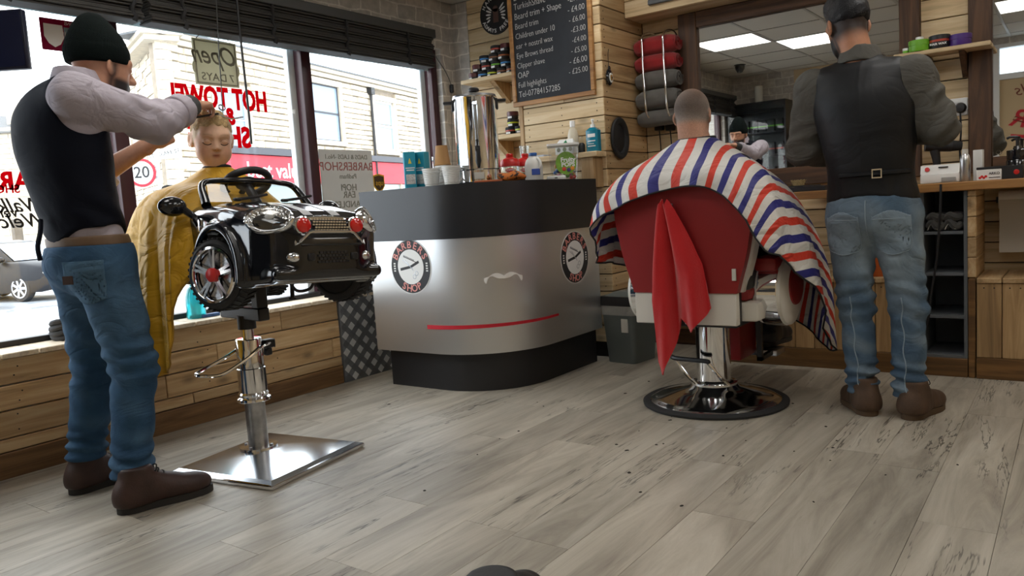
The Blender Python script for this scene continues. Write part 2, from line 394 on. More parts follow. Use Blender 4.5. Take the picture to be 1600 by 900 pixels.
def nets(fn, lo, hi, h, smooth=1):
    lo = np.asarray(lo, float); hi = np.asarray(hi, float); B = 4
    nb = np.ceil((hi-lo)/(h*B)).astype(int)+1; n = nb*B
    ax = [np.arange(nb[i])*B*h+lo[i]+(B-1)*h/2 for i in range(3)]
    Cn = np.stack(np.meshgrid(*ax, indexing='ij'), -1).reshape(-1, 3).astype(f32)
    d0 = fn(Cn); act = np.abs(d0) < h*B*1.9
    V = np.repeat(np.repeat(np.repeat(d0.reshape(nb), B, 0), B, 1), B, 2).astype(f32)
    off = np.stack(np.meshgrid(*[np.arange(B)]*3, indexing='ij'), -1).reshape(-1, 3)
    bi = np.stack(np.unravel_index(np.nonzero(act)[0], nb), -1)*B
    for c in range(0, len(bi), 6000):
        I = (bi[c:c+6000, None, :]+off[None]).reshape(-1, 3); V[I[:, 0], I[:, 1], I[:, 2]] = fn((I*h+lo).astype(f32))
    s = V < 0
    c8 = [s[i:n[0]-1+i, j:n[1]-1+j, k:n[2]-1+k] for i in (0, 1) for j in (0, 1) for k in (0, 1)]
    al = c8[0].copy(); an = c8[0].copy()
    for q in c8[1:]: al &= q; an |= q
    mask = an & ~al; ci = np.argwhere(mask); idx = np.full(mask.shape, -1, np.int32); idx[mask] = np.arange(len(ci))
    acc = np.zeros((len(ci), 3)); cnt = np.zeros(len(ci))
    cor = [(i, j, k) for i in (0, 1) for j in (0, 1) for k in (0, 1)]
    vals = {c: V[ci[:, 0]+c[0], ci[:, 1]+c[1], ci[:, 2]+c[2]] for c in cor}
    for a in cor:
        for ax_ in range(3):
            if a[ax_]: continue
            b = list(a); b[ax_] = 1; b = tuple(b); va, vb = vals[a], vals[b]; m = (va < 0) != (vb < 0)
            t = np.where(m, va/(va-vb+1e-12), 0); e = np.array(a, float)[None].repeat(len(ci), 0); e[:, ax_] += t
            acc[m] += e[m]; cnt[m] += 1
    X = (ci+acc/cnt[:, None])*h+lo
    F = []
    for ax_ in range(3):
        u, v = (ax_+1) % 3, (ax_+2) % 3
        a = np.take(s, range(0, n[ax_]-1), ax_); b = np.take(s, range(1, n[ax_]), ax_); E_ = np.argwhere(a != b)
        E_ = E_[(E_[:, u] > 0) & (E_[:, v] > 0) & (E_[:, u] < n[u]-1) & (E_[:, v] < n[v]-1)]
        if not len(E_): continue
        sg = a[E_[:, 0], E_[:, 1], E_[:, 2]]
        def g(du, dv): q = E_.copy(); q[:, u] += du; q[:, v] += dv; return idx[q[:, 0], q[:, 1], q[:, 2]]
        Q = np.stack([g(-1, -1), g(0, -1), g(0, 0), g(-1, 0)], 1); Q[~sg] = Q[~sg][:, ::-1]; F.append(Q)
    F = np.concatenate(F); F = F[(F >= 0).all(1)]
    for _ in range(smooth):                       # light relaxing takes the voxel steps off
        A = np.zeros_like(X); w = np.zeros(len(X))
        for i in range(4):
            np.add.at(A, F[:, i], X[F[:, (i+1) % 4]]+X[F[:, (i+3) % 4]]); np.add.at(w, F[:, i], 2)
        X = X*.45+.55*A/np.maximum(w, 1)[:, None]
    return X, F
def sdf_obj(name, fn, lo, hi, h, mat, parent, ws=True, smooth=2, colfn=None, label=None):
    X, F = nets(fn, lo, hi, h, smooth)
    o = mk(name, X, F, mat, parent, ws=ws, angle=4, col=None if colfn is None else colfn(X.astype(f32)))
    if label: o['label'] = label
    return o
# ------------------------------------------------------------------ the room
XW, XI = -3.64, -3.49          # window wall face, face of the low cladding under it
YB, YF, XR, ZC = 4.70, -0.60, 1.90, 2.42
NX, NY, NL = -2.30, 4.15, -2.92   # boxed-out corner with the chalkboard: right side, front, left side
YA = 4.40                      # back of the jar alcove
XG = -3.72                     # window glass
def stone_paper():
    m, t, p = _new('faux_stone_wallpaper'); n, l = t.nodes, t.links
    c = n.new('ShaderNodeTexCoord'); g = n.new('ShaderNodeNewGeometry')
    s = n.new('ShaderNodeSeparateXYZ'); l.new(g.outputs['Position'], s.inputs[0])
    a = n.new('ShaderNodeMath'); l.new(s.outputs['X'], a.inputs[0]); l.new(s.outputs['Y'], a.inputs[1])
    k = n.new('ShaderNodeCombineXYZ'); l.new(a.outputs[0], k.inputs['X']); l.new(s.outputs['Z'], k.inputs['Y'])
    z = n.new('ShaderNodeTexNoise'); z.inputs['Scale'].default_value = 5; z.inputs['Detail'].default_value = 3; l.new(k.outputs[0], z.inputs['Vector'])
    w = n.new('ShaderNodeVectorMath'); w.operation = 'MULTIPLY_ADD'; w.inputs[1].default_value = (.075, .06, 0); l.new(z.outputs['Color'], w.inputs[0]); l.new(k.outputs[0], w.inputs[2])
    b = n.new('ShaderNodeTexBrick'); b.inputs['Scale'].default_value = 1; b.inputs['Brick Width'].default_value = .17; b.inputs['Row Height'].default_value = .095
    b.inputs['Mortar Size'].default_value = .006; b.inputs['Mortar Smooth'].default_value = .5
    b.inputs['Color1'].default_value = (*hexc('aca7a1'), 1); b.inputs['Color2'].default_value = (*hexc('c6bfb5'), 1); b.inputs['Mortar'].default_value = (*hexc('dad5cc'), 1)
    l.new(w.outputs[0], b.inputs['Vector'])
    z2 = n.new('ShaderNodeTexNoise'); z2.inputs['Scale'].default_value = 18; z2.inputs['Detail'].default_value = 6; l.new(k.outputs[0], z2.inputs['Vector'])
    r = n.new('ShaderNodeMapRange'); r.inputs['From Min'].default_value = .3; r.inputs['From Max'].default_value = .7; r.inputs['To Min'].default_value = .8; r.inputs['To Max'].default_value = 1.15; l.new(z2.outputs['Fac'], r.inputs['Value'])
    v = n.new('ShaderNodeVectorMath'); v.operation = 'SCALE'; l.new(b.outputs['Color'], v.inputs[0]); l.new(r.outputs['Result'], v.inputs['Scale']); l.new(v.outputs[0], p.inputs['Base Color'])
    p.inputs['Roughness'].default_value = .85
    return m
MT['stone_paper'] = stone_paper()
def floor_mat():
    m, t, p = _new('limed_oak_floor'); n, l = t.nodes, t.links
    c = n.new('ShaderNodeTexCoord'); oi = n.new('ShaderNodeObjectInfo')
    off = n.new('ShaderNodeVectorMath'); off.operation = 'SCALE'; off.inputs[0].default_value = (7.1, 23.7, 3.3); l.new(oi.outputs['Random'], off.inputs['Scale'])
    ad = n.new('ShaderNodeVectorMath'); l.new(c.outputs['Object'], ad.inputs[0]); l.new(off.outputs[0], ad.inputs[1])
    def nz(sx, sy, det=6, dist=.6, rough=.6):
        mp = n.new('ShaderNodeMapping'); mp.inputs['Scale'].default_value = (sx, sy, 1); l.new(ad.outputs[0], mp.inputs['Vector'])
        z = n.new('ShaderNodeTexNoise'); z.inputs['Scale'].default_value = 1; z.inputs['Detail'].default_value = det; z.inputs['Distortion'].default_value = dist; z.inputs['Roughness'].default_value = rough
        l.new(mp.outputs[0], z.inputs['Vector']); return z.outputs['Fac']
    r = n.new('ShaderNodeValToRGB'); e = r.color_ramp.elements
    e[0].position = .28; e[0].color = (*hexc('7f766a'), 1); e[1].position = .74; e[1].color = (*hexc('c3bcae'), 1)
    q = e.new(.5); q.color = (*hexc('a9a192'), 1); l.new(nz(9, 1.1, 9, .9, .68), r.inputs['Fac'])
    r2 = n.new('ShaderNodeMapRange'); r2.inputs['From Min'].default_value = .35; r2.inputs['From Max'].default_value = .65; r2.inputs['To Min'].default_value = .84; r2.inputs['To Max'].default_value = 1.1
    l.new(nz(2.2, .9, 3), r2.inputs['Value'])
    # hairline cracks along the grain: thin band of a stretched noise, present only in patches
    d = n.new('ShaderNodeMath'); d.operation = 'SUBTRACT'; d.inputs[1].default_value = .5; l.new(nz(7, .55, 5, .5, .7), d.inputs[0])
    ab = n.new('ShaderNodeMath'); ab.operation = 'ABSOLUTE'; l.new(d.outputs[0], ab.inputs[0])
    cr = n.new('ShaderNodeMapRange'); cr.inputs['From Min'].default_value = .0025; cr.inputs['From Max'].default_value = .012; cr.inputs['To Min'].default_value = 1; cr.inputs['To Max'].default_value = 0; l.new(ab.outputs[0], cr.inputs['Value'])
    ms = n.new('ShaderNodeMapRange'); ms.inputs['From Min'].default_value = .50; ms.inputs['From Max'].default_value = .60; l.new(nz(2.6, 1.6, 2), ms.inputs['Value'])
    mu = n.new('ShaderNodeMath'); mu.operation = 'MULTIPLY'; l.new(cr.outputs[0], mu.inputs[0]); l.new(ms.outputs[0], mu.inputs[1])
    k = n.new('ShaderNodeMath'); k.operation = 'MULTIPLY_ADD'; k.inputs[1].default_value = -.72; k.inputs[2].default_value = 1; l.new(mu.outputs[0], k.inputs[0])
    tr = n.new('ShaderNodeMapRange'); tr.inputs['To Min'].default_value = .93; tr.inputs['To Max'].default_value = 1.05; l.new(oi.outputs['Random'], tr.inputs['Value'])
    m1 = n.new('ShaderNodeMath'); m1.operation = 'MULTIPLY'; l.new(r2.outputs[0], m1.inputs[0]); l.new(k.outputs[0], m1.inputs[1])
    m2 = n.new('ShaderNodeMath'); m2.operation = 'MULTIPLY'; l.new(m1.outputs[0], m2.inputs[0]); l.new(tr.outputs[0], m2.inputs[1])
    v = n.new('ShaderNodeVectorMath'); v.operation = 'SCALE'; l.new(r.outputs['Color'], v.inputs[0]); l.new(m2.outputs[0], v.inputs['Scale']); l.new(v.outputs[0], p.inputs['Base Color'])
    p.inputs['Roughness'].default_value = .42
    return m
MT['floor'] = floor_mat()
fl = G().box((XW-.1, YF-.1, -.12), (XR+.1, YB+.1, -.006)).obj('floor', 'grey_wood', kind='structure')
row = 0; x = XI
while x < XR:
    y = YF-random.random()*1.1; x1 = min(x+.195, XR)
    while y < YB:
        y1 = y+1.22; a, b = max(y, YF), min(y1, YB)
        if b-a > .02: plank(fl, x+.0006, x1-.0006, a+.0006, b-.0006, -.006, 0, 'floor', bev=.0006)
        y = y1
    x += .195
# specks of swept-up hair on the floor behind the chair: uncountable scraps
g = G()
for i in range(38):
    px, py = (-1.35+random.gauss(0, .55), 2.95+random.gauss(0, .45)); r = random.uniform(.003, .011)
    g.lathe([(r, 0), (r*.6, .002)], 6, Matrix.Translation((px, py, .0001))@Matrix.Rotation(random.random()*6, 4, 'Z'), sx=1, sy=random.uniform(.4, .9))
g.obj('hair_clippings', M('hair_clippings', (.02, .017, .014), .9), smooth=False, label='dark hair clippings scattered on the floor behind the red barber chair', cat='hair', kind='stuff')

# window wall: low wall, head above the windows and the strip beside them, papered in faux stone
wl = G()
wl.box((-3.86, YF, -.12), (-3.5125, YA+.5, .485)).box((-3.86, YF, 2.10), (XW, YA+.5, ZC+.06)).box((-3.86, 4.25, .485), (XW, YA+.5, 2.10)).box((-3.86, YF, .485), (XW, -.28, 2.10))
wl = wl.obj('wall_left', 'stone_paper', kind='structure', smooth=False)
rows = [(.1085, .158), (.163, .271), (.277, .374), (.380, .484)]
for i, (z0, z1) in enumerate(rows):
    y = YF-[.35, .9, .1, .6][i]
    cuts = [[.9, 2.05], [.35, 1.92, 2.94], [.7, 2.2], [.2, 1.2, 2.6]][i]
    ys = [YF]+cuts+[3.0]
    for a, b in zip(ys, ys[1:]):
        if b-a > .02: plank(wl, -3.512, XI-random.random()*.003, a+.0012, b-.0012, z0, z1, 'plank_y')
y = YF
while y < YA:
    b = min(y+.139, YA); plank(wl, -3.735, XI+.012, y+.002, b-.002, .485, .506, 'white_sill', name='sill_board'); y += .142
bl = G().box((-3.51, YF, 0), (XI+.004, 3.0, .105), bev=.003).obj('baseboard_left', 'base_y', kind='structure')
# nail heads of the low cladding
def nails(parent, pts, axis, sgn):
    g = G()
    for p in pts:
        r = .0032; m = Matrix.Translation(Vector([float(v) for v in p]))@(Matrix.Rotation(PI/2, 4, 'Y') if axis == 0 else Matrix.Rotation(PI/2, 4, 'X'))
        g.lathe([(r, -.001), (r, .001)], 6, m)
    return g.obj('nail_heads', 'black_matt', parent, ws=True, kind='stuff', smooth=False)
nails(wl, [(XI+.0002, y+random.uniform(-.03, .03), z+random.uniform(-.01, .01)) for y in np.arange(-.4, 2.95, .42) for z in (.19, .245, .30, .35, .405, .455)], 0, 1)

# windows: maroon mullions with white outer beads, one pane between each pair
MT['window_glass'] = glass('window_glass', (.97, .985, .985), .035)
mul = [-.26, .84, 1.945, 3.09, 4.23]
win = empty('window_1', (XG, 2, .506)); tag(win, kind='structure')
for y in mul:
    G().box((-3.755, y-.035, .506), (-3.685, y+.035, 2.10), bev=.006).obj('mullion', 'maroon', win, ws=True)
    if y > 0: G().box((-3.80, y-.075, .506), (-3.757, y-.02, 2.10), bev=.004).obj('outer_bead', 'pvc', win, ws=True)
MT['film'] = None
def film():
    m, t, p = _new('leaf_pattern_window_film'); n, l = t.nodes, t.links
    c = n.new('ShaderNodeTexCoord'); v = n.new('ShaderNodeTexVoronoi'); v.inputs['Scale'].default_value = 9; l.new(c.outputs['Object'], v.inputs['Vector'])
    r = n.new('ShaderNodeValToRGB'); e = r.color_ramp.elements; e[0].color = (*hexc('86a6b4'), 1); e[1].color = (*hexc('c4d8de'), 1); e[0].position = .2; e[1].position = .6
    l.new(v.outputs['Distance'], r.inputs['Fac']); l.new(r.outputs['Color'], p.inputs['Base Color']); p.inputs['Transmission Weight'].default_value = .35; p.inputs['Roughness'].default_value = .5
    return m
MT['film'] = film()
for a, b in zip(mul, mul[1:]):
    G().box((XG-.003, a+.036, .53), (XG+.003, b-.036, 2.09)).obj('pane', 'window_glass', win, ws=True, smooth=False)
    G().box((XG+.0035, a+.036, 1.952), (XG+.0055, b-.036, 2.09)).obj('film_strip', 'film', win, ws=True, smooth=False)
    G().box((-3.75, a+.036, .506), (-3.69, b-.036, .532), bev=.003).obj('bottom_rail', 'black', win, ws=True)

# bamboo-like roller blind with valance
MT['blind'] = M('dark_woven_blind', hexc('34322f'), .75, var=.25, vscale=30, aniso=(1, .2, 12), bump=.3, bscale=30)
MT['valance'] = M('charcoal_valance', hexc('3a3b3a'), .5)
for a, b, lab in ((-.3, 2.02, 'dark woven pull-up blind bunched under the valance over the lettered panes'), (2.03, 4.03, 'dark woven pull-up blind bunched under the valance beside the stone wall end')):
    e = empty('window_blind', (-3.56, (a+b)/2, 1.92), label=lab, cat='blind', group='blinds over the shop window')
    G().box((-3.64, a, 2.115), (-3.475, b, 2.17), bev=.004).obj('valance', 'valance', e, ws=True)
    z = 1.925; k = 0
    while z < 2.112:
        d = .012*math.sin(k*1.3); G().box((-3.60+d*.5, a+.012, z), (-3.495+d, b-.012, z+.0105), bev=.0025).obj('slat', 'blind', e, ws=True); z += .0118; k += 1
    for y in np.arange(a+.18, b, .52):
        pts = [(-3.490+.006*math.sin(i*2.1), y+.006*math.sin(i*1.7), 1.915+i*.02) for i in range(11)]
        G().tube(pts, .011, 6, 24).obj('lift_tape', 'black_matt', e, ws=True)
def cord(pts, r, name, mat, label, cat='cord', n=20, group=None, parent=None):
    if parent is not None: return G().tube(pts, r, 6, n).obj(name, mat, parent, ws=True)
    return G().tube(pts, r, 6, n).obj(name, mat, label=label, cat=cat, group=group)
eb = e
cord([onx(338, 0, -3.47), onx(341, 60, -3.47), onx(346, 140, -3.47), onx(349, 190, -3.47)], .0025, 'hanging_cord', 'valance', '', parent=e)
cord([onx(370, 0, -3.46), onx(378, 80, -3.46), onx(388, 170, -3.46), onx(393, 225, -3.46)], .006, 'blind_wand', 'black', '', parent=e)
cord([onx(678, 85, -3.50), onx(695, 110, -3.56), onx(704, 130, -3.62), onx(705, 140, -3.62)], .003, 'hanging_cord', 'valance', '', parent=e)
e = G().box((-3.638, onx(705, 140, -3.63)[1]-.012, 1.80), (-3.61, onx(705, 140, -3.63)[1]+.012, 1.86), bev=.008).obj('cord_cleat', 'black', label='small black cord cleat on the stone papered wall', cat='cleat')
cord([onx(705, 145, -3.62), onx(706, 200, -3.62), onx(707, 262, -3.62)], .002, 'hanging_cord', 'valance', '', parent=eb)

# back wall, boxed corner, alcove: backing plus boards
RZ = [2.114-.1063*k for k in range(-3, 20)]
rowz = [(RZ[i+1]+.0025, min(RZ[i]-.0025, ZC)) for i in range(len(RZ)-1)]
wb = G().box((NX-.05, YB+.02, -.12), (XR+.1, YB+.2, ZC+.06)).obj('wall_back', 'black_matt', kind='structure', smooth=False)
for i, (a, b) in enumerate(rowz):
    if b-a < .02 or b < .12: continue
    cuts = [NX]+sorted(NX+c for c in ((.9+.31*(i % 3)), 2.1+.23*(i % 4), 3.3-.2*(i % 3)))+[XR]
    for c, d in zip(cuts, cuts[1:]): plank(wb, c+.001, d-.001, YB-random.random()*.003, YB+.022, a, b, 'plank_x')
wc = G().box((NL+.02, NY+.022, -.12), (NX-.022, YB+.2, ZC+.06)).obj('wall_corner', 'black_matt', kind='structure', smooth=False)
for i, (a, b) in enumerate(rowz):
    if b-a < .02: continue
    if i % 3 == 1:
        plank(wc, NL+.03, NL+.34, NY, NY+.022, a, b, 'plank_x'); plank(wc, NL+.342, NX-.003, NY, NY+.022, a, b, 'plank_x')
    else: plank(wc, NL+.03, NX-.003, NY-random.random()*.003, NY+.022, a, b, 'plank_x')
    plank(wc, NX-.022, NX+random.random()*.003, NY+.001, YB-.001, a, b, 'plank_y')
plank(wc, NL-.004, NL+.028, NY-.004, YA, 0, ZC, 'plank_z', name='upright_board')
nails(wc, [(x, NY-.003, z+dz) for z, _ in rowz for dz in (.03, .075) for x in (NL+.07, NL+.32, NX-.05)]+[], 1, -1)
nails(wc, [(NX+.003, y, z+dz) for z, _ in rowz for dz in (.03, .075) for y in (NY+.035, YB-.06)], 0, 1)
wa = G().box((-3.86, YA+.022, -.12), (NL+.02, YA+.2, ZC+.06)).obj('wall_alcove', 'stone_paper', kind='structure', smooth=False)
G().box((XW, YA, 0), (-3.50, YA+.022, ZC)).obj('papered_strip', 'stone_paper', wa, ws=True, smooth=False)
for i, (a, b) in enumerate(rowz):
    if b-a > .02: plank(wa, -3.498, NL-.005, YA, YA+.022, a, b, 'plank_x')
# overhead boxing along the mirror wall
hb = G().box((NX+.003, 4.48, 2.11), (XR, YB-.003, ZC)).obj('trim_1', 'dark_x', kind='structure', smooth=False)
plank(hb, NX+.003, XR, 4.46, 4.48, 2.083, 2.18, 'plank_x'); plank(hb, NX+.003, XR, 4.46, 4.48, 2.183, 2.30, 'plank_x'); plank(hb, NX+.003, XR, 4.46, 4.48, 2.303, ZC, 'plank_x')
plank(hb, NX+.003, XR, 4.48, YB-.003, 2.083, 2.11, 'plank_x')
# skirting along the back
G().box((NX+.005, YB-.02, 0), (-1.76, YB-.002, .1), bev=.003).obj('baseboard_back', 'dark_x', kind='structure')

# right wall and the wall behind the seats (both seen in the mirrors)
G().box((XR, YF, -.12), (XR+.15, YB+.2, ZC+.06)).obj('wall_right', 'cream', kind='structure', smooth=False)
wf = G().box((-3.86, YF-.2, -.12), (-2.88, YF, ZC+.06)).box((-2.88, YF-.2, -.12), (-.82, YF, ZC+.06)).box((-.82, YF-.2, -.12), (XR+.1, YF, .95)).box((-.82, YF-.2, 2.36), (XR+.1, YF, ZC+.06)).box((.9, YF-.2, .9), (XR+.1, YF, ZC))
wf = wf.obj('wall_front', 'stone_paper', kind='structure', smooth=False)
G().box((-2.86, YF, 0), (-.82, YF+.006, ZC)).obj('painted_panel', 'cream', wf, ws=True, smooth=False)

# suspended ceiling: tiles in a grid of bars, some of them light panels
GX, GY, PT = -2.45, 1.48, .61
ce = G().box((-3.86, YF-.2, ZC+.03), (XR+.1, YB+.2, ZC+.12)).obj('ceiling', 'pvc', kind='structure', smooth=False)
MT['tile'] = M('mineral_ceiling_tile', hexc('b9b4aa'), .9, rand=.04, bump=.15, bscale=150)
MT['tbar'] = M('ceiling_grid_bar', hexc('9a978f'), .5)
MT['led'] = M('led_diffuser', (1, .975, .93), .5, emit=LED_STRENGTH)
cells = {(-1, 0): 1, (0, -1): 1, (3, -1): 1, (5, 1): 1, (0, 3): 1, (3, 3): 1, (6, 3): 1, (3, 1): 1}
lights = {(-1, 0): 'led ceiling panel nearest the shop window', (0, -1): 'led ceiling panel next to the dome camera'}
for i in range(-3, 8):
    for j in range(-4, 6):
        x0, x1 = max(GX+i*PT, XW), min(GX+(i+1)*PT, XR); y0, y1 = max(GY+j*PT, YF), min(GY+(j+1)*PT, YB)
        if x1-x0 < .03 or y1-y0 < .03: continue
        if (i, j) in cells:
            e = empty('ceiling_light', ((x0+x1)/2, (y0+y1)/2, ZC), label=lights.get((i, j), 'square led panel set among the ceiling tiles'), cat='light', group='led ceiling panels')
            G().box((x0+.02, y0+.02, ZC-.002), (x1-.02, y1-.02, ZC+.02)).obj('diffuser', 'led', e, ws=True, smooth=False)
            G().box((x0+.012, y0+.012, ZC-.004), (x1-.012, y0+.02, ZC+.02)).box((x0+.012, y1-.02, ZC-.004), (x1-.012, y1-.012, ZC+.02)).box((x0+.012, y0+.02, ZC-.004), (x0+.02, y1-.02, ZC+.02)).box((x1-.02, y0+.02, ZC-.004), (x1-.012, y1-.02, ZC+.02)).obj('frame', 'pvc', e, ws=True, smooth=False)
        else: plank(ce, x0+.011, x1-.011, y0+.011, y1-.011, ZC+.004, ZC+.02, 'tile', name='tile', bev=.002)
for i in range(-2, 8):
    x = GX+i*PT
    if XW < x < XR: plank(ce, x-.012, x+.012, YF, YB, ZC, ZC+.012, 'tbar', name='grid_bar', bev=0)
for j in range(-4, 6):
    y = GY+j*PT
    if YF < y < YB: plank(ce, XW, XR, y-.012, y+.012, ZC, ZC+.011, 'tbar', name='grid_bar', bev=0)
# ------------------------------------------------------------------ the street outside (road 0.5 m below the shop floor)
ZR = -.50
def road_mat():
    m, t, p = _new('wet_tarmac'); n, l = t.nodes, t.links
    c = n.new('ShaderNodeTexCoord'); z = n.new('ShaderNodeTexNoise'); z.inputs['Scale'].default_value = .8; z.inputs['Detail'].default_value = 8; l.new(c.outputs['Object'], z.inputs['Vector'])
    r = n.new('ShaderNodeValToRGB'); e = r.color_ramp.elements; e[0].color = (*hexc('7d8288'), 1); e[1].color = (*hexc('b4bac0'), 1); e[0].position = .35; e[1].position = .65
    l.new(z.outputs['Fac'], r.inputs['Fac']); l.new(r.outputs['Color'], p.inputs['Base Color'])
    r2 = n.new('ShaderNodeMapRange'); r2.inputs['From Min'].default_value = .35; r2.inputs['From Max'].default_value = .65; r2.inputs['To Min'].default_value = .25; r2.inputs['To Max'].default_value = .55; l.new(z.outputs['Fac'], r2.inputs['Value']); l.new(r2.outputs[0], p.inputs['Roughness'])
    b = n.new('ShaderNodeBump'); z3 = n.new('ShaderNodeTexNoise'); z3.inputs['Scale'].default_value = 40; l.new(c.outputs['Object'], z3.inputs['Vector']); b.inputs['Strength'].default_value = .4; b.inputs['Distance'].default_value = .02
    l.new(z3.outputs['Fac'], b.inputs['Height']); l.new(b.outputs['Normal'], p.inputs['Normal'])
    return m
MT['road'] = road_mat()
G().box((-70, -30, ZR-.2), (-3.9, 60, ZR)).obj('road', 'road', kind='structure', smooth=False)
G().box((-6.0, -30, ZR), (-3.87, 60, ZR+.10), bev=.02).obj('pavement', M('pavement', hexc('9da0a3'), .5, var=.1), kind='structure', smooth=False)
MT['stone'] = M('sandstone_blocks', hexc('c6baa6'), .9, rand=.15, var=.15, vscale=3, bump=.8, bscale=9)
MT['stone_trim'] = M('dressed_stone', hexc('c9bda9'), .85, var=.1, bump=.2, bscale=12)
MT['mortar'] = M('stone_backing', hexc('9a8f80'), .95, var=.15)
MT['slate'] = M('roof_slate', hexc('5a5d60'), .6, var=.2)
MT['win_dark'] = M('far_window_glass', hexc('7f92a3'), .12, spec=.8)
MT['fascia_red'] = M('shop_fascia_red', hexc('d6182f'), .45)
MT['fascia_dark'] = M('shop_fascia_dark', hexc('3f4148'), .5)
MT['shop_glass'] = M('shop_window_glass', hexc('9fb1ae'), .15)
# building across the street. Local frame: x along its front (away from us), y out of the front toward the street, z up
FV = ray(1290, 292); FV = np.array([FV[0], FV[1]])/np.hypot(FV[0], FV[1])
DEPTH = 24.0; SIDE = -1
r0 = ray(281, 345); P0 = CC+r0*(DEPTH/FPX); P0[2] = ZR
sb = empty('stone_building', P0, label='two storey sandstone corner building with red shop fascia across the street', cat='building')
sb.matrix_basis = Matrix.Translation(Vector(P0.tolist()))@Matrix.Rotation(math.atan2(FV[1], FV[0]), 4, 'Z'); WM[sb] = sb.matrix_basis.copy()
MB_ = np.array(WM[sb]); IB = np.linalg.inv(MB_)
nrm = MB_[:3, 1]
if (CC-P0)@nrm < 0: fs = -1
else: fs = 1                                     # street side of the front is local y*fs
def onfront(px, py):                              # pixel -> (along, up) on the building's front
    r = ray(px, py); t = ((P0-CC)@nrm)/(r@nrm); p = CC+r*t; q = IB@np.array([*p, 1]); return q[0], q[2]
def fbox(g, x0, x1, z0, z1, d0, d1, bev=0): return g.box((x0, fs*d0, z0), (x1, fs*d1, z1), bev=bev)
L = onfront(720, 300)[0]+1.5
ztop = onfront(400, 84)[1]
zf1, zf0 = onfront(415, 244)[1], onfront(478, 286)[1]
wins = []
for (a, b, c, d) in ((336, 392, 139, 232), (486, 536, 130, 222), (585, 620, 157, 237)):
    x0, z1 = onfront(a, c); x1, z0 = onfront(b, d); z1 = (z1+onfront(b, c+(b-a)*.12)[1])/2
    wins.append((x0, x1, z0, z1))
fbox(G(), 0, L, 0, ztop, -.5, -.12).obj('wall', 'mortar', sb, smooth=False)
holes = [(a-.22, b+.22, c-.2, d+.25) for a, b, c, d in wins]
# coursed stones of the upper front; the nearest 300 as single stones, the others joined
stones = []; z = zf1+.28
k = 0
while z < ztop-.35:
    h = random.choice((.19, .22, .26)); x = -random.random()*.3
    while x < L:
        w = random.uniform(.36, .78); a, b = max(x, 0), min(x+w, L)
        if b-a > .08:
            ok = True
            for (p, q, r_, s_) in holes:
                if z+h > r_ and z < s_ and b > p and a < q:
                    if a < p-.08: b = min(b, p)
                    elif b > q+.08: a = max(a, q)
                    else: ok = False
            if ok and b-a > .08: stones.append((a+.008, b-.008, z+.008, z+h-.008, random.uniform(.0, .06)))
        x += w
    z += h
def rough_stone(a, b, c, d, pr):
    g = G(); i = .03
    V = [(a, -.14*fs, c), (b, -.14*fs, c), (b, -.14*fs, d), (a, -.14*fs, d), (a, -.02*fs, c), (b, -.02*fs, c), (b, -.02*fs, d), (a, -.02*fs, d),
         (a+i, pr*fs, c+i*.7), (b-i, (pr+random.uniform(-.02, .02))*fs, c+i*.7), (b-i, (pr+random.uniform(-.02, .02))*fs, d-i*.7), (a+i, pr*fs, d-i*.7)]
    F = [(0, 1, 5, 4), (1, 2, 6, 5), (2, 3, 7, 6), (3, 0, 4, 7), (4, 5, 9, 8), (5, 6, 10, 9), (6, 7, 11, 10), (7, 4, 8, 11), (8, 9, 10, 11)]
    return V, F
stones.sort(key=lambda s: s[0])
rest = G()
for i, s in enumerate(stones):
    V, F = rough_stone(*s)
    if i < 290: mk('stone', V, F, 'stone', sb, smooth=False)
    else: rest.add(V, F)
rest.obj('stones', 'stone', sb, smooth=False, kind='stuff')
# side wall at the corner, running back along the side street
d2 = ray(-70, 366); d2 = np.array([d2[0], d2[1], 0]); d2 /= np.linalg.norm(d2); d2l = IB[:3, :3]@d2
SM = Matrix(((d2l[0], -d2l[1], 0, 0), (d2l[1], d2l[0], 0, 0), (0, 0, 1, 0), (0, 0, 0, 1)))
cl = IB@np.array([*CC, 1]); SIDE = 1 if -d2l[1]*cl[0]+d2l[0]*cl[1] > 0 else -1
rest = G(); z = 0
while z < ztop-.3:
    h = random.choice((.16, .2, .23)); y = .0
    while y < 9:
        w = random.uniform(.3, .6); pr = random.random()*.05
        rest.box((y+.01, -.15, z+.01), (y+w-.01, .02+pr, z+h-.01), SM) if SIDE > 0 else rest.box((y+.01, -.02-pr, z+.01), (y+w-.01, .15, z+h-.01), SM); y += w
    z += h
rest.obj('side_stones', 'stone', sb, smooth=False, kind='stuff')
G().box((.6, -.5 if SIDE > 0 else .1, 0), (9.2, -.1 if SIDE > 0 else .5, ztop), SM).obj('side_wall', 'mortar', sb, smooth=False)
G().box((-.2, -.5, ztop-.3), (9.2, .5, ztop-.14), SM).box((-.3, -.6, ztop-.14), (9.2, .6, ztop), SM).obj('side_cornice', 'stone_trim', sb, smooth=False)
g = G(); fbox(g, -.15, L+.1, ztop-.32, ztop-.16, -.3, .12); fbox(g, -.25, L+.1, ztop-.14, ztop, -.3, .25); g.obj('cornice', 'stone_trim', sb, smooth=False)
z = 0; k = 0
while z < ztop-.33:
    h = .3; w1, w2_ = (.62, .32) if k % 2 else (.32, .62); g = G(); fbox(g, -.02, w1, z+.008, z+h-.008, -.2, .05); g.box((-.02, -.18, z+.008), (w2_, .18, z+h-.008), SM); g.obj('quoin', 'stone_trim', sb, smooth=False); z += h; k += 1
g = G(); fbox(g, -.3, L+.1, ztop, ztop+.06, -1.6, .3); g.obj('roof', 'slate', sb, smooth=False)
g = G(); fbox(g, .1, 1.1, ztop+.05, ztop+.55, -1.6, -.4); g.obj('chimney', 'stone_trim', sb, smooth=False)
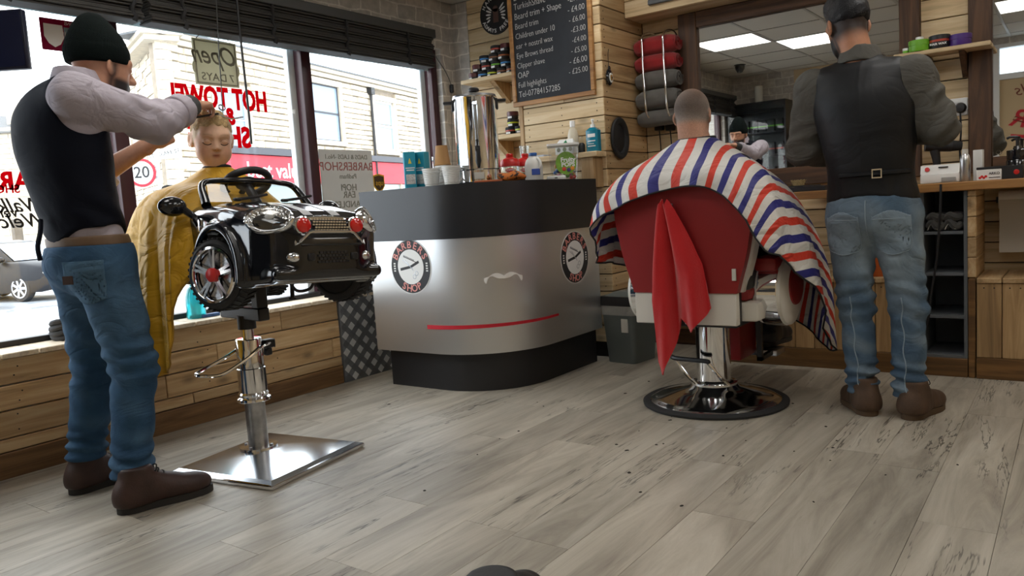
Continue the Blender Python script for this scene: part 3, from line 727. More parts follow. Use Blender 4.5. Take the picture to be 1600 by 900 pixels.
for i, (a, b, c, d) in enumerate(wins):
    sr = G(); fbox(sr, a-.2, b+.2, d, d+.22, -.12, .05); fbox(sr, a-.2, b+.2, c-.18, c, -.12, .09); fbox(sr, a-.2, a, c, d, -.12, .03); fbox(sr, b, b+.2, c, d, -.12, .03)
    w = sr.obj('window', 'stone_trim', sb, smooth=False)
    t = .05 if i < 2 else .09; fm = 'fascia_dark' if i == 1 else 'pvc'
    for z0, z1 in ((c, (c+d)/2), ((c+d)/2, d)):
        q = G(); fbox(q, a+t, b-t, z0+t, z1-t*.5, -.115, -.09); q.obj('pane', 'win_dark', w, smooth=False)
    q = G(); fbox(q, a, a+t, c, d, -.118, -.07); fbox(q, b-t, b, c, d, -.118, -.07); fbox(q, a, b, c, c+t, -.118, -.07); fbox(q, a, b, d-t, d, -.118, -.07); fbox(q, a, b, (c+d)/2-t/2, (c+d)/2+t/2, -.118, -.06); q.obj('sash', fm, w, smooth=False)
dx = onfront(580, 200)[0]
g = G().cyl((dx, fs*.12, 0), (dx, fs*.12, ztop-.4), .06, seg=8); fbox(g, dx-.14, dx+.14, ztop-.65, ztop-.35, .0, .25); g.obj('downpipe', 'black', sb)
# shop front under the stones
sx0 = onfront(335, 262)[0]
g = G(); fbox(g, sx0, L, zf0, zf1, -.1, .12); g.obj('fascia', 'fascia_red', sb, smooth=False)
g = G(); fbox(g, sx0-.1, L, zf1+.02, zf1+.26, -.1, .25); g.obj('fascia_cap', 'fascia_dark', sb, smooth=False)
ux, uz = onfront(428, 268)
rt = (1, 0, 0) if fs < 0 else (-1, 0, 0)
# which way reads left to right from the street
vr = MB_[:3, 0]@CR[0:3, 0] if False else 1
g = G().text('best value', .78, basis((ux, fs*.125, uz), (1, 0, 0) if (np.array(WM[sb])[:3, 0]@CR[:, 0]) > 0 else (-1, 0, 0), (0, 0, 1)), extrude=.01, offset=.006)
g.obj('fascia_lettering', 'white', sb, smooth=False)
g = G(); fbox(g, sx0, L, .5, zf0-.02, -.1, -.04); g.obj('shop_window', 'shop_glass', sb, smooth=False)
g = G(); fbox(g, sx0, L, 0, .5, -.1, .02)
for x in np.arange(sx0, L, 2.4): fbox(g, x, x+.14, .5, zf0, -.1, .03)
g.obj('shop_front', 'stone_trim', sb, smooth=False)
# ground floor stones left of the shop
g = G(); z = 0
while z < zf1+.28:
    h = random.choice((.19, .22, .26)); x = 0
    while x < sx0:
        w = random.uniform(.36, .78); b = min(x+w, sx0)
        if b-x > .08: g.add(*rough_stone(x+.008, b-.008, z+.008, z+h-.008, random.uniform(0, .06)))
        x += w
    z += h
g.obj('lower_stones', 'stone', sb, smooth=False, kind='stuff')
# second house further left, behind the taxi
r1 = ray(-40, 370); P1 = CC+r1*(52/FPX); P1[2] = ZR
lb = empty('stone_terrace', P1, math.atan2(CR[1, 0], CR[0, 0]), label='low sandstone terrace with slate roof behind the parked black taxi', cat='building')
G().box((-12, .15, 0), (6.2, 6, 8.6)).obj('wall', 'mortar', lb, smooth=False)
g = G(); z = 0
while z < 8.5:
    h = random.choice((.3, .36, .42)); x = -12
    while x < 6.2:
        w = random.uniform(.6, 1.3); g.box((x+.01, random.uniform(-.04, .02), z+.01), (min(x+w, 6.2)-.01, .2, z+h-.01)); x += w
    z += h
g.obj('stones', 'stone', lb, smooth=False, kind='stuff')
g = G().add([(-12.2, -.3, 8.5), (6.4, -.3, 8.5), (6.4, 3, 10.1), (-12.2, 3, 10.1), (-12.2, 6.3, 8.5), (6.4, 6.3, 8.5)], [(0, 1, 2, 3), (3, 2, 5, 4), (0, 4, 5, 1), (0, 3, 4), (1, 5, 2)])
g.obj('roof', 'slate', lb, smooth=False)
g = G().box((2.4, 1.2, 9.2), (3.6, 2.2, 10.9)); g.obj('chimney', 'stone_trim', lb, smooth=False)

# 20 mph sign on its post, street name plate
q = ray(222, 270); ps = CC+q*(20/FPX)
sg = empty('speed_limit_sign', (ps[0], ps[1], ZR), math.atan2(CR[1, 0], CR[0, 0]), label='round 20 speed limit sign with red ring on a grey post', cat='road sign')
hz = ps[2]-ZR; fm = Matrix.Translation((0, 0, hz))@Matrix.Rotation(PI/2, 4, 'X'); px_m = 20/FPX
G().cyl((.40, .05, 0), (.40, .05, hz+1.0), .05, seg=10).box((0, .02, hz+.1), (.42, .06, hz+.16)).box((0, .02, hz-.16), (.42, .06, hz-.1)).obj('post', M('galvanised_post', (.35, .37, .38), .5), sg)
G().lathe([(.30, 0), (.30, .015)], 36, fm).obj('disc', 'white', sg)
G().ring(.365, .295, .02, 36, fm).obj('red_ring', 'paint_red', sg)
G().text('20', .42, Matrix.Translation((0, -.02, hz))@Matrix.Rotation(PI/2, 4, 'X'), extrude=.004, offset=.004).obj('numerals', 'paint_black', sg, smooth=False)
x0, z1 = onfront(246, 236); 
q = ray(257, 240); pn = CC+q*(22.9/FPX)
sp = empty('street_name_plate', pn, math.atan2(CR[1, 0], CR[0, 0]), label='white street name plate with black lettering on the stone corner', cat='sign')
G().box((-.50, 0, -.14), (.50, .03, .14), m=Matrix.Rotation(-.14, 4, 'Y')).obj('plate', 'white', sp, smooth=False)
G().text('ST. CLARE ST', .16, Matrix.Rotation(-.14, 4, 'Y')@Matrix.Translation((0, -.004, 0))@Matrix.Rotation(PI/2, 4, 'X'), extrude=.002).obj('lettering', 'paint_black', sp, smooth=False)

# parked black taxi (saloon): nose points to the right
CARD = 17.3
wl0 = onz(35, 472, ZR)
tx = empty('taxi', wl0, math.atan2(CR[1, 0], CR[0, 0])-.32, label='black saloon taxi with yellow door sticker parked across the road', cat='car')
# local: x forward (right in view), y away from us, origin under front wheel; near side y=0
def hull(sec, name, mat, parent):
    """loft of cross sections (x, half-width list with heights)"""
    n = len(sec[0][1]); V = []; F = []
    for x, pts in sec:
        for y, z in pts: V.append((x, y, z))
    for i in range(len(sec)-1):
        for k in range(n-1): F.append((i*n+k, i*n+k+1, (i+1)*n+k+1, (i+1)*n+k))
    F += [tuple(range(n))[::-1], tuple((len(sec)-1)*n+k for k in range(n))]
    return mk(name, V, F, mat, parent, angle=.9)
MT['car_black'] = M('taxi_black_paint', (.008, .009, .012), .35, spec=.25)
MT['car_glass'] = M('car_glass', hexc('aebccb'), .06, spec=1)
def sec(x, hw, zb, zs, inset=.04):
    return (x, [(-.02+(.86-hw), zb), (-.05+(.86-hw), (zb+zs)/2), (inset+(.86-hw), zs-.05), (inset+.06+(.86-hw), zs), (1.66-inset-(.86-hw), zs), (1.72-inset-(.86-hw), zs-.05), (1.77-(.86-hw), (zb+zs)/2), (1.74-(.86-hw), zb)])
hull([sec(-3.75, .70, .35, .85), sec(-3.6, .82, .26, .98), sec(-2.8, .86, .22, 1.0), sec(-1.2, .86, .2, .98), sec(.0, .86, .22, .92), sec(.62, .82, .22, .80), sec(.84, .70, .26, .66), sec(.9, .6, .3, .55)], 'body', 'car_black', tx)
hull([(-3.35, [(.12, .97), (.16, 1.0), (1.56, 1.0), (1.6, .97)]), (-2.75, [(.12, .97), (.30, 1.40), (1.42, 1.40), (1.6, .97)]), (-1.6, [(.1, .97), (.30, 1.45), (1.42, 1.45), (1.62, .97)]), (-1.05, [(.1, .97), (.28, 1.38), (1.44, 1.38), (1.62, .97)]), (-.35, [(.12, .93), (.16, .95), (1.56, .95), (1.6, .93)])], 'cabin', 'car_black', tx)
mk('windscreen', [(-1.0, .32, 1.37), (-1.0, 1.40, 1.37), (-.33, 1.52, .965), (-.33, .2, .965)], [(0, 1, 2, 3)], 'car_glass', tx, smooth=False)
mk('side_window', [(-1.75, .285, 1.37), (-1.12, .27, 1.33), (-.6, .115, .98), (-1.75, .09, .99)], [(0, 1, 2, 3)], 'car_glass', tx, smooth=False)
mk('side_window', [(-2.7, .285, 1.35), (-1.83, .285, 1.38), (-1.83, .085, .99), (-2.9, .10, .99)], [(0, 1, 2, 3)], 'car_glass', tx, smooth=False)
for wx in (0, -2.68):
    for wy in (-.03, 1.57):
        w = G().lathe([(.0, 0), (.22, 0), (.30, .01), (.325, .05), (.325, .15), (.30, .19), (0, .19)], 24, Matrix.Translation((wx, wy+.19, .325))@Matrix.Rotation(PI/2, 4, 'X')).obj('wheel', 'rubber', tx)
        if wy < 0:
            g = G().ring(.235, .205, .012, 24, Matrix.Translation((wx, wy-.001, .325))@Matrix.Rotation(PI/2, 4, 'X'))
            for k in range(7):
                a = 2*PI*k/7; g.box((0, -.012, -.028), (.21, .002, .028), Matrix.Translation((wx, wy-.002, .325))@Matrix.Rotation(a, 4, 'Y'))
            g.obj('alloy', 'chrome', w)
G().sphere((.70, .22, .66), (.16, .16, .07)).obj('headlight', 'white', tx); G().sphere((.70, 1.5, .66), (.16, .16, .07)).obj('headlight', 'white', tx)
G().box((.78, .35, .30), (.93, 1.35, .5), bev=.03).obj('grille', 'black', tx)
G().sphere((-.55, .0, 1.0), (.1, .12, .07)).obj('wing_mirror', 'car_black', tx)
st = G().box((-1.15, -.07, .50), (-.72, -.055, .95)).obj('door_sticker', M('sticker_yellow', hexc('f2d21c'), .4), tx, smooth=False)
G().box((-1.11, -.075, .54), (-.76, -.071, .91)).obj('sticker_panel', 'paint_black', st, smooth=False)
G().text('TAXI', .17, Matrix.Translation((-.935, -.078, .80))@Matrix.Rotation(PI/2, 4, 'X'), extrude=.002, offset=.004).obj('lettering', M('sticker_letter', hexc('f5e04a'), .5), st, smooth=False)
G().box((-1.08, -.078, .58), (-.79, -.0745, .68)).obj('sticker_strip', 'white', st, smooth=False)
g = G()
for x, y in ((onz(123, 372, ZR+.2)[0], 0),): pass
q = ray(28, 370); pp = CC+q*(25/FPX)
G().box((pp[0]-.12, pp[1]-.12, ZR), (pp[0]+.12, pp[1]+.12, ZR+2.1)).obj('gate_post', M('weathered_timber', hexc('6d655c'), .9, var=.2), label='weathered timber gate post behind the parked taxi', cat='post', smooth=False)
# ------------------------------------------------------------------ tread plate on the window wall
MT['alu'] = M('tread_plate_metal', hexc('74777b'), .42, .25, var=.12, vscale=8)
MT['alu_lit'] = M('tread_bars_lit', hexc('d5d6d6'), .35, .2)  # lighter copy of the plate metal: light caught by one diagonal, painted in
tp = empty('tread_plate', (-3.478, 3.5, 0), label='grey metal tread plate fixed to the wall between cladding and counter', cat='metal plate')
G().box((-3.5085, 3.004, 0.0005), (-3.480, 4.14, .555), bev=.002).obj('plate', 'alu', tp, ws=True)
g = G(); g2 = G()
for i in range(21):
    for j in range(11):
        y, z, s = 3.03+i*.0525, .028+j*.0495, (1 if (i+j) % 2 else -1)
        if z > .535: continue
        m = Matrix.Translation((-3.479, y, z))@Matrix.Rotation(s*PI/4, 4, 'X')
        for k in range(5): (g if s > 0 else g2).box((-.001, -.019, -.0165+k*.0075), (.003, .019, -.0125+k*.0075), m)
g.obj('tread_bars', 'alu_lit', tp, ws=True, smooth=False, kind='stuff'); g2.obj('tread_bars', 'alu', tp, ws=True, smooth=False, kind='stuff')

# ------------------------------------------------------------------ reception counter with a rounded corner
CT = 1.10
def cpath(off, x0=-3.25, y1=4.03, rin=.40, n=18):
    """outer line of the counter in plan, offset outward"""
    P = [(x0, 3.085-off)]; cx, cy, r = -2.77, 3.485, rin+off
    P += [(cx+r*math.cos(a), cy+r*math.sin(a)) for a in np.linspace(-PI/2, 0, n)]
    return np.array(P+[(-2.37+off, y1)])
def cprism(g, off, z0, z1, x0=-3.25, y1=4.03, inner=.42):
    o = cpath(off, x0, y1); i = cpath(-inner, x0, y1, rin=.44)[::-1]
    out = [tuple(p) for p in o]+[tuple(p) for p in i]
    return g.prism(out, z1-z0, Matrix.Translation((0, 0, z0)))
def brushed():
    m, t, p = _new('brushed_steel_sheet'); n, l = t.nodes, t.links
    c = n.new('ShaderNodeTexCoord'); mp = n.new('ShaderNodeMapping'); mp.inputs['Scale'].default_value = (1.2, 1.2, 220); l.new(c.outputs['Object'], mp.inputs['Vector'])
    z = n.new('ShaderNodeTexNoise'); z.inputs['Scale'].default_value = 1.5; z.inputs['Detail'].default_value = 4; l.new(mp.outputs[0], z.inputs['Vector'])
    r = n.new('ShaderNodeMapRange'); r.inputs['To Min'].default_value = .27; r.inputs['To Max'].default_value = .42; l.new(z.outputs['Fac'], r.inputs['Value']); l.new(r.outputs[0], p.inputs['Roughness'])
    p.inputs['Base Color'].default_value = (.70, .71, .72, 1); p.inputs['Metallic'].default_value = .88; p.inputs['Anisotropic'].default_value = .7
    tg = n.new('ShaderNodeTangent'); tg.direction_type = 'RADIAL'; tg.axis = 'Z'; l.new(tg.outputs[0], p.inputs['Tangent'])
    return m
MT['brushed'] = brushed()
ct = empty('reception_counter', (-2.8, 3.5, 0), label='curved reception counter with brushed steel front and black top and plinth', cat='counter')
cprism(G(), 0, 0, .21, x0=-3.17).obj('plinth', 'black', ct, ws=True)
cprism(G(), .030, .212, .82, x0=-3.22).obj('core', 'black', ct, ws=True)
MT['counter_black'] = M('counter_black_laminate', (.012, .013, .016), .38)
cprism(G(), .055, .82, CT, x0=-3.265).obj('top_band', 'counter_black', ct, ws=True)
ob, ib = cpath(.046, -3.225), cpath(.032, -3.225)
out = [tuple(p) for p in ob]+[tuple(p) for p in ib[::-1]]
sheet_o = G().prism(out, .615, Matrix.Translation((0, 0, .208))).obj('steel_front', 'brushed', ct, ws=True)
# decals that follow the steel sheet: (s along the front, z)
_o = cpath(.0475, -3.225); _seg = np.r_[0, np.cumsum(np.hypot(*np.diff(_o, axis=0).T))]
def cpt(s, z, lift=0.0):
    x, y = np.interp(s, _seg, _o[:, 0]), np.interp(s, _seg, _o[:, 1])
    e = .01; t = np.array([np.interp(s+e, _seg, _o[:, 0])-np.interp(s-e, _seg, _o[:, 0]), np.interp(s+e, _seg, _o[:, 1])-np.interp(s-e, _seg, _o[:, 1])]); t /= np.linalg.norm(t)+1e-9
    return np.array([x+t[1]*lift, y-t[0]*lift, z])
def pix_s(px, py):
    best = None
    for s in np.linspace(0, _seg[-1], 700):
        p = cpt(s, .5); r = ray(px, py); k = (p[0]*CR[0, 2]+p[1]*CR[1, 2])   # depth-like match in plan
        a = math.atan2(r[1], r[0])-math.atan2(p[1], p[0])
        if best is None or abs(a) < best[0]: best = (abs(a), s, p)
    s, p = best[1], best[2]; r = ray(px, py); t = math.hypot(p[0], p[1])/math.hypot(r[0], r[1]); return s, CAMH+r[2]*t
def strip(name, mat, ss, zlo, zhi, parent, lift=.0012):
    V = []; F = []
    for s, a, b in zip(ss, zlo, zhi): V += [cpt(s, a, lift), cpt(s, b, lift)]
    for i in range(len(ss)-1): F.append((2*i, 2*i+2, 2*i+3, 2*i+1))
    return mk(name, V, F, mat, parent, ws=True, smooth=False)
(s0, z0), (s1, z1) = pix_s(668, 511), pix_s(873, 491)
ss = np.linspace(s0, s1, 30); u = np.linspace(0, 1, 30); zm = z0+(z1-z0)*u
strip('red_stripe', 'paint_red', ss, zm-.011+.004*u, zm+.012-.006*u, ct)
(sm, zm), (sa, _), (sb_, _) = pix_s(787, 432), pix_s(757, 437), pix_s(817, 437)
hwid = abs(sb_-sa)/2; ss = np.linspace(sm-hwid, sm+hwid, 41); t = np.abs((ss-sm)/hwid)
up = .004+.020*np.sin(np.clip(t*1.25, 0, 1)*PI)*(1-.35*t)-.006*(t > .8)*(t-.8)*5
lo = -.010+.008*t-.030*np.exp(-((t-.92)/.10)**2)+.012*np.exp(-((t-.6)/.2)**2)
strip('moustache_decal', M('moustache_vinyl', (.88, .87, .84), .5), ss, zm+lo, zm+up, ct)
MT['pink_letter'] = M('pink_print', hexc('d98e86'), .6)
MT['print_white'] = M('white_print', (.78, .78, .76), .5)
def barber_decal(parent, c, right, up, r):
    """round sticker: white rim, black ring lettered BARBERS / SHOP, razor, comb and scissors in the middle"""
    B = basis(c, right, up)
    d = G().lathe([(r, 0), (r, .0012)], 48, B).obj('round_decal', 'print_white', parent, ws=True)
    G().lathe([(r*.965, .0013), (r*.965, .0018)], 48, B).obj('black_ring', 'paint_black', d, ws=True)
    G().lathe([(r*.64, .0019), (r*.64, .0024)], 48, B).obj('centre_disc', 'print_white', d, ws=True)
    for word, a0, a1, flip in (('BARBERS', 152, 28, 1), ('SHOP', 242, 298, -1)):
        g = G()
        for i, ch in enumerate(word):
            a = math.radians(a0+(a1-a0)*i/(len(word)-1)); rr = r*.80
            g.text(ch, r*.36, B@Matrix.Translation((rr*math.cos(a), rr*math.sin(a), .0026))@Matrix.Rotation(a-PI/2 if flip > 0 else a+PI/2, 4, 'Z'), extrude=.0003, offset=r*.006, xs=1.05)
        g.obj('lettering', 'pink_letter', d, ws=True, smooth=False)
    g = G()
    for s in (-1, 1):
        for k in range(4): g.box((s*r*.8-r*.045, -r*.17+k*r*.09, .0019), (s*r*.8+r*.045, -r*.17+k*r*.09+r*.05, .0027), B)
    g.obj('pole_marks', 'print_white', d, ws=True, smooth=False)
    g = G().box((-r*.52, -r*.05, .0025), (-r*.02, r*.05, .003), B@Matrix.Rotation(.18, 4, 'Z')).box((-r*.02, -r*.05, .0025), (r*.46, r*.045, .003), B@Matrix.Rotation(.42, 4, 'Z'))
    g.box((-r*.38, r*.22, .0025), (r*.32, r*.245, .003), B@Matrix.Rotation(-.34, 4, 'Z')@Matrix.Translation((-r*.06, r*.02, 0)))
    for k in range(14): g.box((-r*.38+k*r*.04, r*.25, .0025), (-r*.38+k*r*.04+r*.018, r*.29, .003), B@Matrix.Rotation(-.34, 4, 'Z')@Matrix.Translation((-r*.06, r*.02, 0)))
    g.obj('razor_and_comb', 'paint_black', d, ws=True, smooth=False)
    g = G().box((-r*.45, -r*.012, .0031), (r*.15, r*.012, .0034), B@Matrix.Rotation(-.62, 4, 'Z')).box((-r*.35, -r*.012, .0031), (r*.2, r*.012, .0034), B@Matrix.Rotation(-.82, 4, 'Z')@Matrix.Translation((0, 0, 0)))
    for a, b in ((.28, -.24), (.17, -.36)): g.ring(r*.09, r*.065, .0004, 16, B@Matrix.Translation((r*a, r*b, .0031)))
    g.obj('scissors', 'steel', d, ws=True, smooth=False)
    return d
c1 = ony(642, 417, 3.0385); barber_decal(ct, (c1[0], 3.0383, c1[2]), (1, 0, 0), (0, 0, 1), .148)
c2 = onx(898, 402, -2.3235); barber_decal(ct, (-2.3233, c2[1], c2[2]), (0, 1, 0), (0, 0, 1), .150)

# ------------------------------------------------------------------ things on the counter
def atd(px, py, D, z):
    r = ray(px, py); p = CC+r*(D/FPX); return np.array([p[0], p[1], z])
def ang(p): return math.atan2(-p[1], -p[0])      # heading from p toward the camera
# hot-water urn
p = atd(746, 230, 4.26, CT)
ur = empty('water_urn', p, ang(p), label='tall polished steel hot water urn with black lid knob and tap', cat='urn')
G().lathe([(.112, 0), (.112, .075), (.118, .08), (.118, .455), (.122, .46), (.122, .468), (.0, .468)], 40).obj('body', 'chrome', ur)
G().lathe([(.105, -.0), (.116, .0), (.116, .012), (.112, .014)], 32).obj('base_ring', 'black', ur)
G().lathe([(.121, .468), (.117, .480), (.05, .492), (0, .493)], 40).obj('lid', 'steel', ur)
G().lathe([(.012, .49), (.012, .50), (.028, .503), (.030, .515), (.022, .523), (0, .525)], 20).obj('lid_knob', 'black', ur)
for s in (-1, 1):
    G().box((-.022, s*.112, .40), (.022, s*.128, .46), bev=.006).box((-.025, s*.12, .44), (.025, s*.172, .455), bev=.006).obj('handle', 'black', ur)
G().cyl((.128, 0, .15), (.128, 0, .42), .010, seg=10).obj('sight_tube', 'clear', ur)
G().box((.118, -.013, .22), (.131, -.009, .43)).box((.118, .009, .22), (.131, .013, .43)).box((.118, -.014, .415), (.136, .014, .435), bev=.003).obj('tube_guard', 'chrome', ur)
tp_ = G().box((.115, -.014, .15), (.15, .014, .20), bev=.005).lathe([(.012, 0), (.016, .05), (.007, .085)], 12, Matrix.Translation((.146, 0, .17))@Matrix.Rotation(PI, 4, 'X')).obj('tap', 'black', ur)
G().box((.132, -.006, .19), (.152, .006, .235), bev=.003).obj('tap_lever', 'black', tp_)
G().box((.1085, -.028, .025), (.1145, .028, .062), bev=.002).obj('rating_plate', 'offwhite', ur)
# blue snack cartons
MT['carton_blue'] = M('carton_blue', hexc('1d95b0'), .45); MT['carton_pic'] = M('carton_picture', (.62, .6, .57), .6, var=.35, vscale=90)
for px, rz, lab in ((640, .1, 'tall bright blue snack carton, the one nearer the window poster'), (660, -.55, 'tall bright blue snack carton turned edge-on beside its twin and the cups')):
    p = atd(px, 262, 4.42 if px < 650 else 4.47, CT); e = empty('snack_carton', p, ang(p)+rz, label=lab, cat='carton', group='blue snack cartons')
    G().box((-.030, -.032, 0), (.030, .032, .212), bev=.002).obj('box', 'carton_blue', e)
    G().box((.0302, -.026, .03), (.0308, .026, .085)).obj('picture_panel', 'carton_pic', e, smooth=False)
    G().prism([(-.010, 0), (.010, 0), (.004, .022), (0, .032), (-.004, .022)], .0006, Matrix(((0, 0, 1, .0302), (1, 0, 0, 0), (0, 1, 0, .145), (0, 0, 0, 1)))).obj('flame_mark', M('carton_yellow', hexc('e8d24a'), .5) if 'carton_yellow' not in bpy.data.materials else bpy.data.materials['carton_yellow'], e, smooth=False)
    G().box((.0302, -.026, .118), (.0307, .026, .124)).box((.0302, -.022, .105), (.0307, .022, .112)).obj('title_bars', 'print_white', e, smooth=False)
# ribbed cups with handles, paper cups, spoon
MT['cup_white'] = M('cup_white', (.74, .73, .69), .35)
def ribbed(px, py, D, hs, lab):
    p = atd(px, py, D, CT); e = empty('ribbed_cup', p, ang(p)+hs, label=lab, cat='cup', group='ribbed white cups')
    pr = [(0, 0), (.034, 0)]
    for k in range(10): z = .006+k*.0095; r = .036+.0013*k; pr += [(r, z), (r+.003, z+.003), (r+.003, z+.006), (r-.0005, z+.0085)]
    pr += [(.051, .104), (.048, .104), (.040, .02), (0, .015)]
    G().lathe(pr, 28, cap=False).obj('bowl', 'cup_white', e)
    G().tube([(0, .045, .085), (0, .072, .088), (0, .082, .06), (0, .066, .03), (0, .042, .022)], .0055, 8, 16).obj('handle', 'cup_white', e)
ribbed(674, 274, 4.29, .35, 'white ribbed cup with handle beside the blue cartons')
ribbed(705, 272, 4.16, .7, 'white ribbed cup with handle next to the water urn')
p = atd(691, 250, 4.40, CT); e = empty('paper_cup_stack', p, 0, label='stack of upturned brown paper cups with one tall cup on top', cat='cups')
for k in range(8): G().lathe([(.046, k*.0155), (.048, k*.0155+.004), (.0455, k*.0155+.014), (.03, k*.0155+.0155)], 28, cap=False).obj('cup_rim', 'cup_white', e)
G().lathe([(.0465, .124), (.048, .128), (.045, .134), (.033, .235), (.031, .235), (.031, .231), (0, .231)], 28, cap=False).obj('top_cup', M('kraft_paper', hexc('b28450'), .7, var=.06), e)
p = atd(676, 258, 4.40, CT); G().tube([p+np.array([0, 0, .0]), p+np.array([.004, 0, .10]), p+np.array([.002, .002, .15])], .003, 6, 10).sphere(p+np.array([.002, .002, .163]), (.009, .004, .016), 10).obj('teaspoon', 'chrome', label='steel teaspoon standing up beside the ribbed cup', cat='spoon')
# coffee jars
MT['jar_red'] = M('jar_red', hexc('c8231f'), .3); MT['coffee'] = M('coffee_powder', hexc('5a3a22'), .9, var=.3, vscale=60)
for px, D, lab, txt in ((797, 4.42, 'plastic jar with red stepped lid lettered COFFEE', True), (821, 4.50, 'plastic jar with red stepped lid half hidden behind the milk bottle', True)):
    p = atd(px, 262, D, CT); e = empty('coffee_jar', p, ang(p), label=lab, cat='jar', group='jars with red lids')
    G().lathe([(.0, 0), (.05, 0), (.054, .006), (.054, .095), (.048, .105), (.046, .105), (.051, .094), (.051, .008), (0, .004)], 28, cap=False).obj('jar', 'clear', e)
    G().lathe([(0, .006), (.050, .008), (.050, .055), (0, .058)], 24, cap=False).obj('contents', 'coffee', e)
    G().lathe([(.056, .095), (.057, .118), (.054, .122), (.048, .135), (.028, .142), (.020, .146), (.021, .162), (.017, .167), (0, .168)], 28).obj('lid', 'jar_red', e)
    if txt:
        b = G().prism([(.030*math.cos(a)*(1), .012*math.sin(a)) for a in np.linspace(0, 2*PI, 24, endpoint=False)], .001, basis((.0545, 0, .072), (0, 1, 0), (0, 0, 1))).obj('name_badge', 'jar_red', e, smooth=False)
        G().text('COFFEE', .016, basis((.0557, 0, .072), (0, 1, 0), (0, 0, 1)), extrude=.0003, offset=.0004).obj('lettering', 'print_white', b, smooth=False)
p = atd(776, 258, 4.45, CT); e = empty('sauce_bottle', p, 0, label='small red squeeze bottle between urn and coffee jar', cat='bottle')
G().lathe([(.0, 0), (.02, 0), (.022, .01), (.022, .10), (.014, .118)], 18).obj('body', 'jar_red', e); G().lathe([(.014, .118), (.014, .132), (.004, .160), (0, .161)], 14).obj('nozzle', 'red', e)
# milk bottle
p = atd(834, 264, 4.30, CT); e = empty('milk_bottle', p, ang(p), label='plastic milk bottle with blue cap and moulded handle', cat='bottle')
MT['milk'] = M('milk_plastic', (.72, .72, .68), .35)
G().lathe([(.0, 0), (.046, 0), (.05, .006), (.05, .085), (.044, .108), (.030, .128), (.02, .135), (.02, .142)], 28, sx=.85, sy=1.0).obj('bottle', 'milk', e)
G().tube([(.02, .022, .125), (.035, .036, .105), (.042, .038, .082), (.04, .03, .066)], .0085, 8, 14).obj('grip', 'milk', e)
G().lathe([(.021, .138), (.022, .152), (.020, .155), (0, .155)], 20).obj('cap', M('cap_blue', hexc('2a62b0'), .4), e)
G().box((.034, -.012, .032), (.0445, .034, .066), bev=.002).obj('blue_label', M('label_blue', hexc('3553a8'), .5), e, smooth=False)
# orange mottled neck duster: soft head with a flat wooden handle
p = atd(800, 282, 4.12, CT)
e = empty('neck_duster', p, ang(p), label='orange and black mottled duster lying on the counter edge', cat='duster')
def mott():
    m, t, pp = _new('orange_mottled'); n, l = t.nodes, t.links; c = n.new('ShaderNodeTexCoord'); v = n.new('ShaderNodeTexNoise'); v.inputs['Scale'].default_value = 55; v.inputs['Detail'].default_value = 3
    l.new(c.outputs['Object'], v.inputs['Vector']); r = n.new('ShaderNodeValToRGB'); e_ = r.color_ramp.elements; e_[0].position = .40; e_[0].color = (.02, .012, .008, 1); e_[1].position = .47; e_[1].color = (*hexc('c26a22'), 1)
    l.new(v.outputs['Fac'], r.inputs['Fac']); l.new(r.outputs['Color'], pp.inputs['Base Color']); pp.inputs['Roughness'].default_value = .6; return m
MT['mottled'] = mott()
g = G().sphere((0, 0, .026), (.040, .078, .026), 20); g.V = [(x, y, max(z, 0)+.006*math.sin(y*70)*(z > .01)) for x, y, z in g.V]; g.obj('head', 'mottled', e)
G().box((.016, -.20, .002), (.036, -.05, .014), bev=.005).obj('handle', M('orange_wood', hexc('a8552a'), .5), e)
# white clipper box and sweets tub
p = atd(869, 279, 4.38, CT); e = empty('card_reader', p, ang(p), label='small white handheld card reader lying beside the sweets tub', cat='device')
G().box((-.022, -.052, 0), (.022, .055, .024), bev=.008).obj('body', 'white', e); G().box((.0221, -.008, .009), (.0228, .008, .015)).obj('port', 'black', e, smooth=False)
p = atd(881, 254, 4.56, CT); e = empty('sweets_tub', p, ang(p), label='large clear tub of lollipops with green fruit label and white rim', cat='tub')
def rr(w, h, r, n=5):
    o = []
    for cx, cy, a0 in ((w-r, h-r, 0), (-w+r, h-r, PI/2), (-w+r, -h+r, PI), (w-r, -h+r, 1.5*PI)): o += [(cx+r*math.cos(a0+k*PI/2/n), cy+r*math.sin(a0+k*PI/2/n)) for k in range(n+1)]
    return o
def taper(g, w0, h0, w1, h1, z0, z1, r=.015):
    a, b = rr(w0, h0, r), rr(w1, h1, r); n = len(a); V = [(x, y, z0) for x, y in a]+[(x, y, z1) for x, y in b]
    return g.add(V, [tuple(range(n-1, -1, -1)), tuple(range(n, 2*n))]+[(i, (i+1) % n, n+(i+1) % n, n+i) for i in range(n)])
taper(G(), .068, .072, .085, .091, 0, .205).obj('tub', 'clear', e)
taper(G(), .088, .094, .088, .094, .200, .212).obj('rim', 'white', e)
for k in range(46):
    a, b, c = random.uniform(-.055, .055), random.uniform(-.06, .06), random.uniform(.014, .10)
    if k < 8: o = G().sphere((0, 0, 0), .0125, 10).obj('lollipop', M('sweet_%d' % k, ['#', 'd8452e', '7fb53a', 'e5a93a', 'b14a86', 'd9d3c2', '3f74b8', 'c23b3b', 'e6d98c'][k+1] if k < 8 else 'ffffff', .3), e); bank = globals().setdefault('_sw', []); bank.append(o); o.location = (a, b, c)
    else:
        o2 = _sw[k % 8].copy(); COL.objects.link(o2); o2.parent = e; o2.location = (a, b, c)
T = basis((.0795, .012, .098), (0, 1, 0), (-.08, 0, 1))
G().prism([(.060*math.cos(a), .066*math.sin(a)) for a in np.linspace(0, 2*PI, 32, endpoint=False)], .001, T).obj('green_label', M('label_green', hexc('6f9a2c'), .5, var=.25, vscale=40), e, smooth=False)
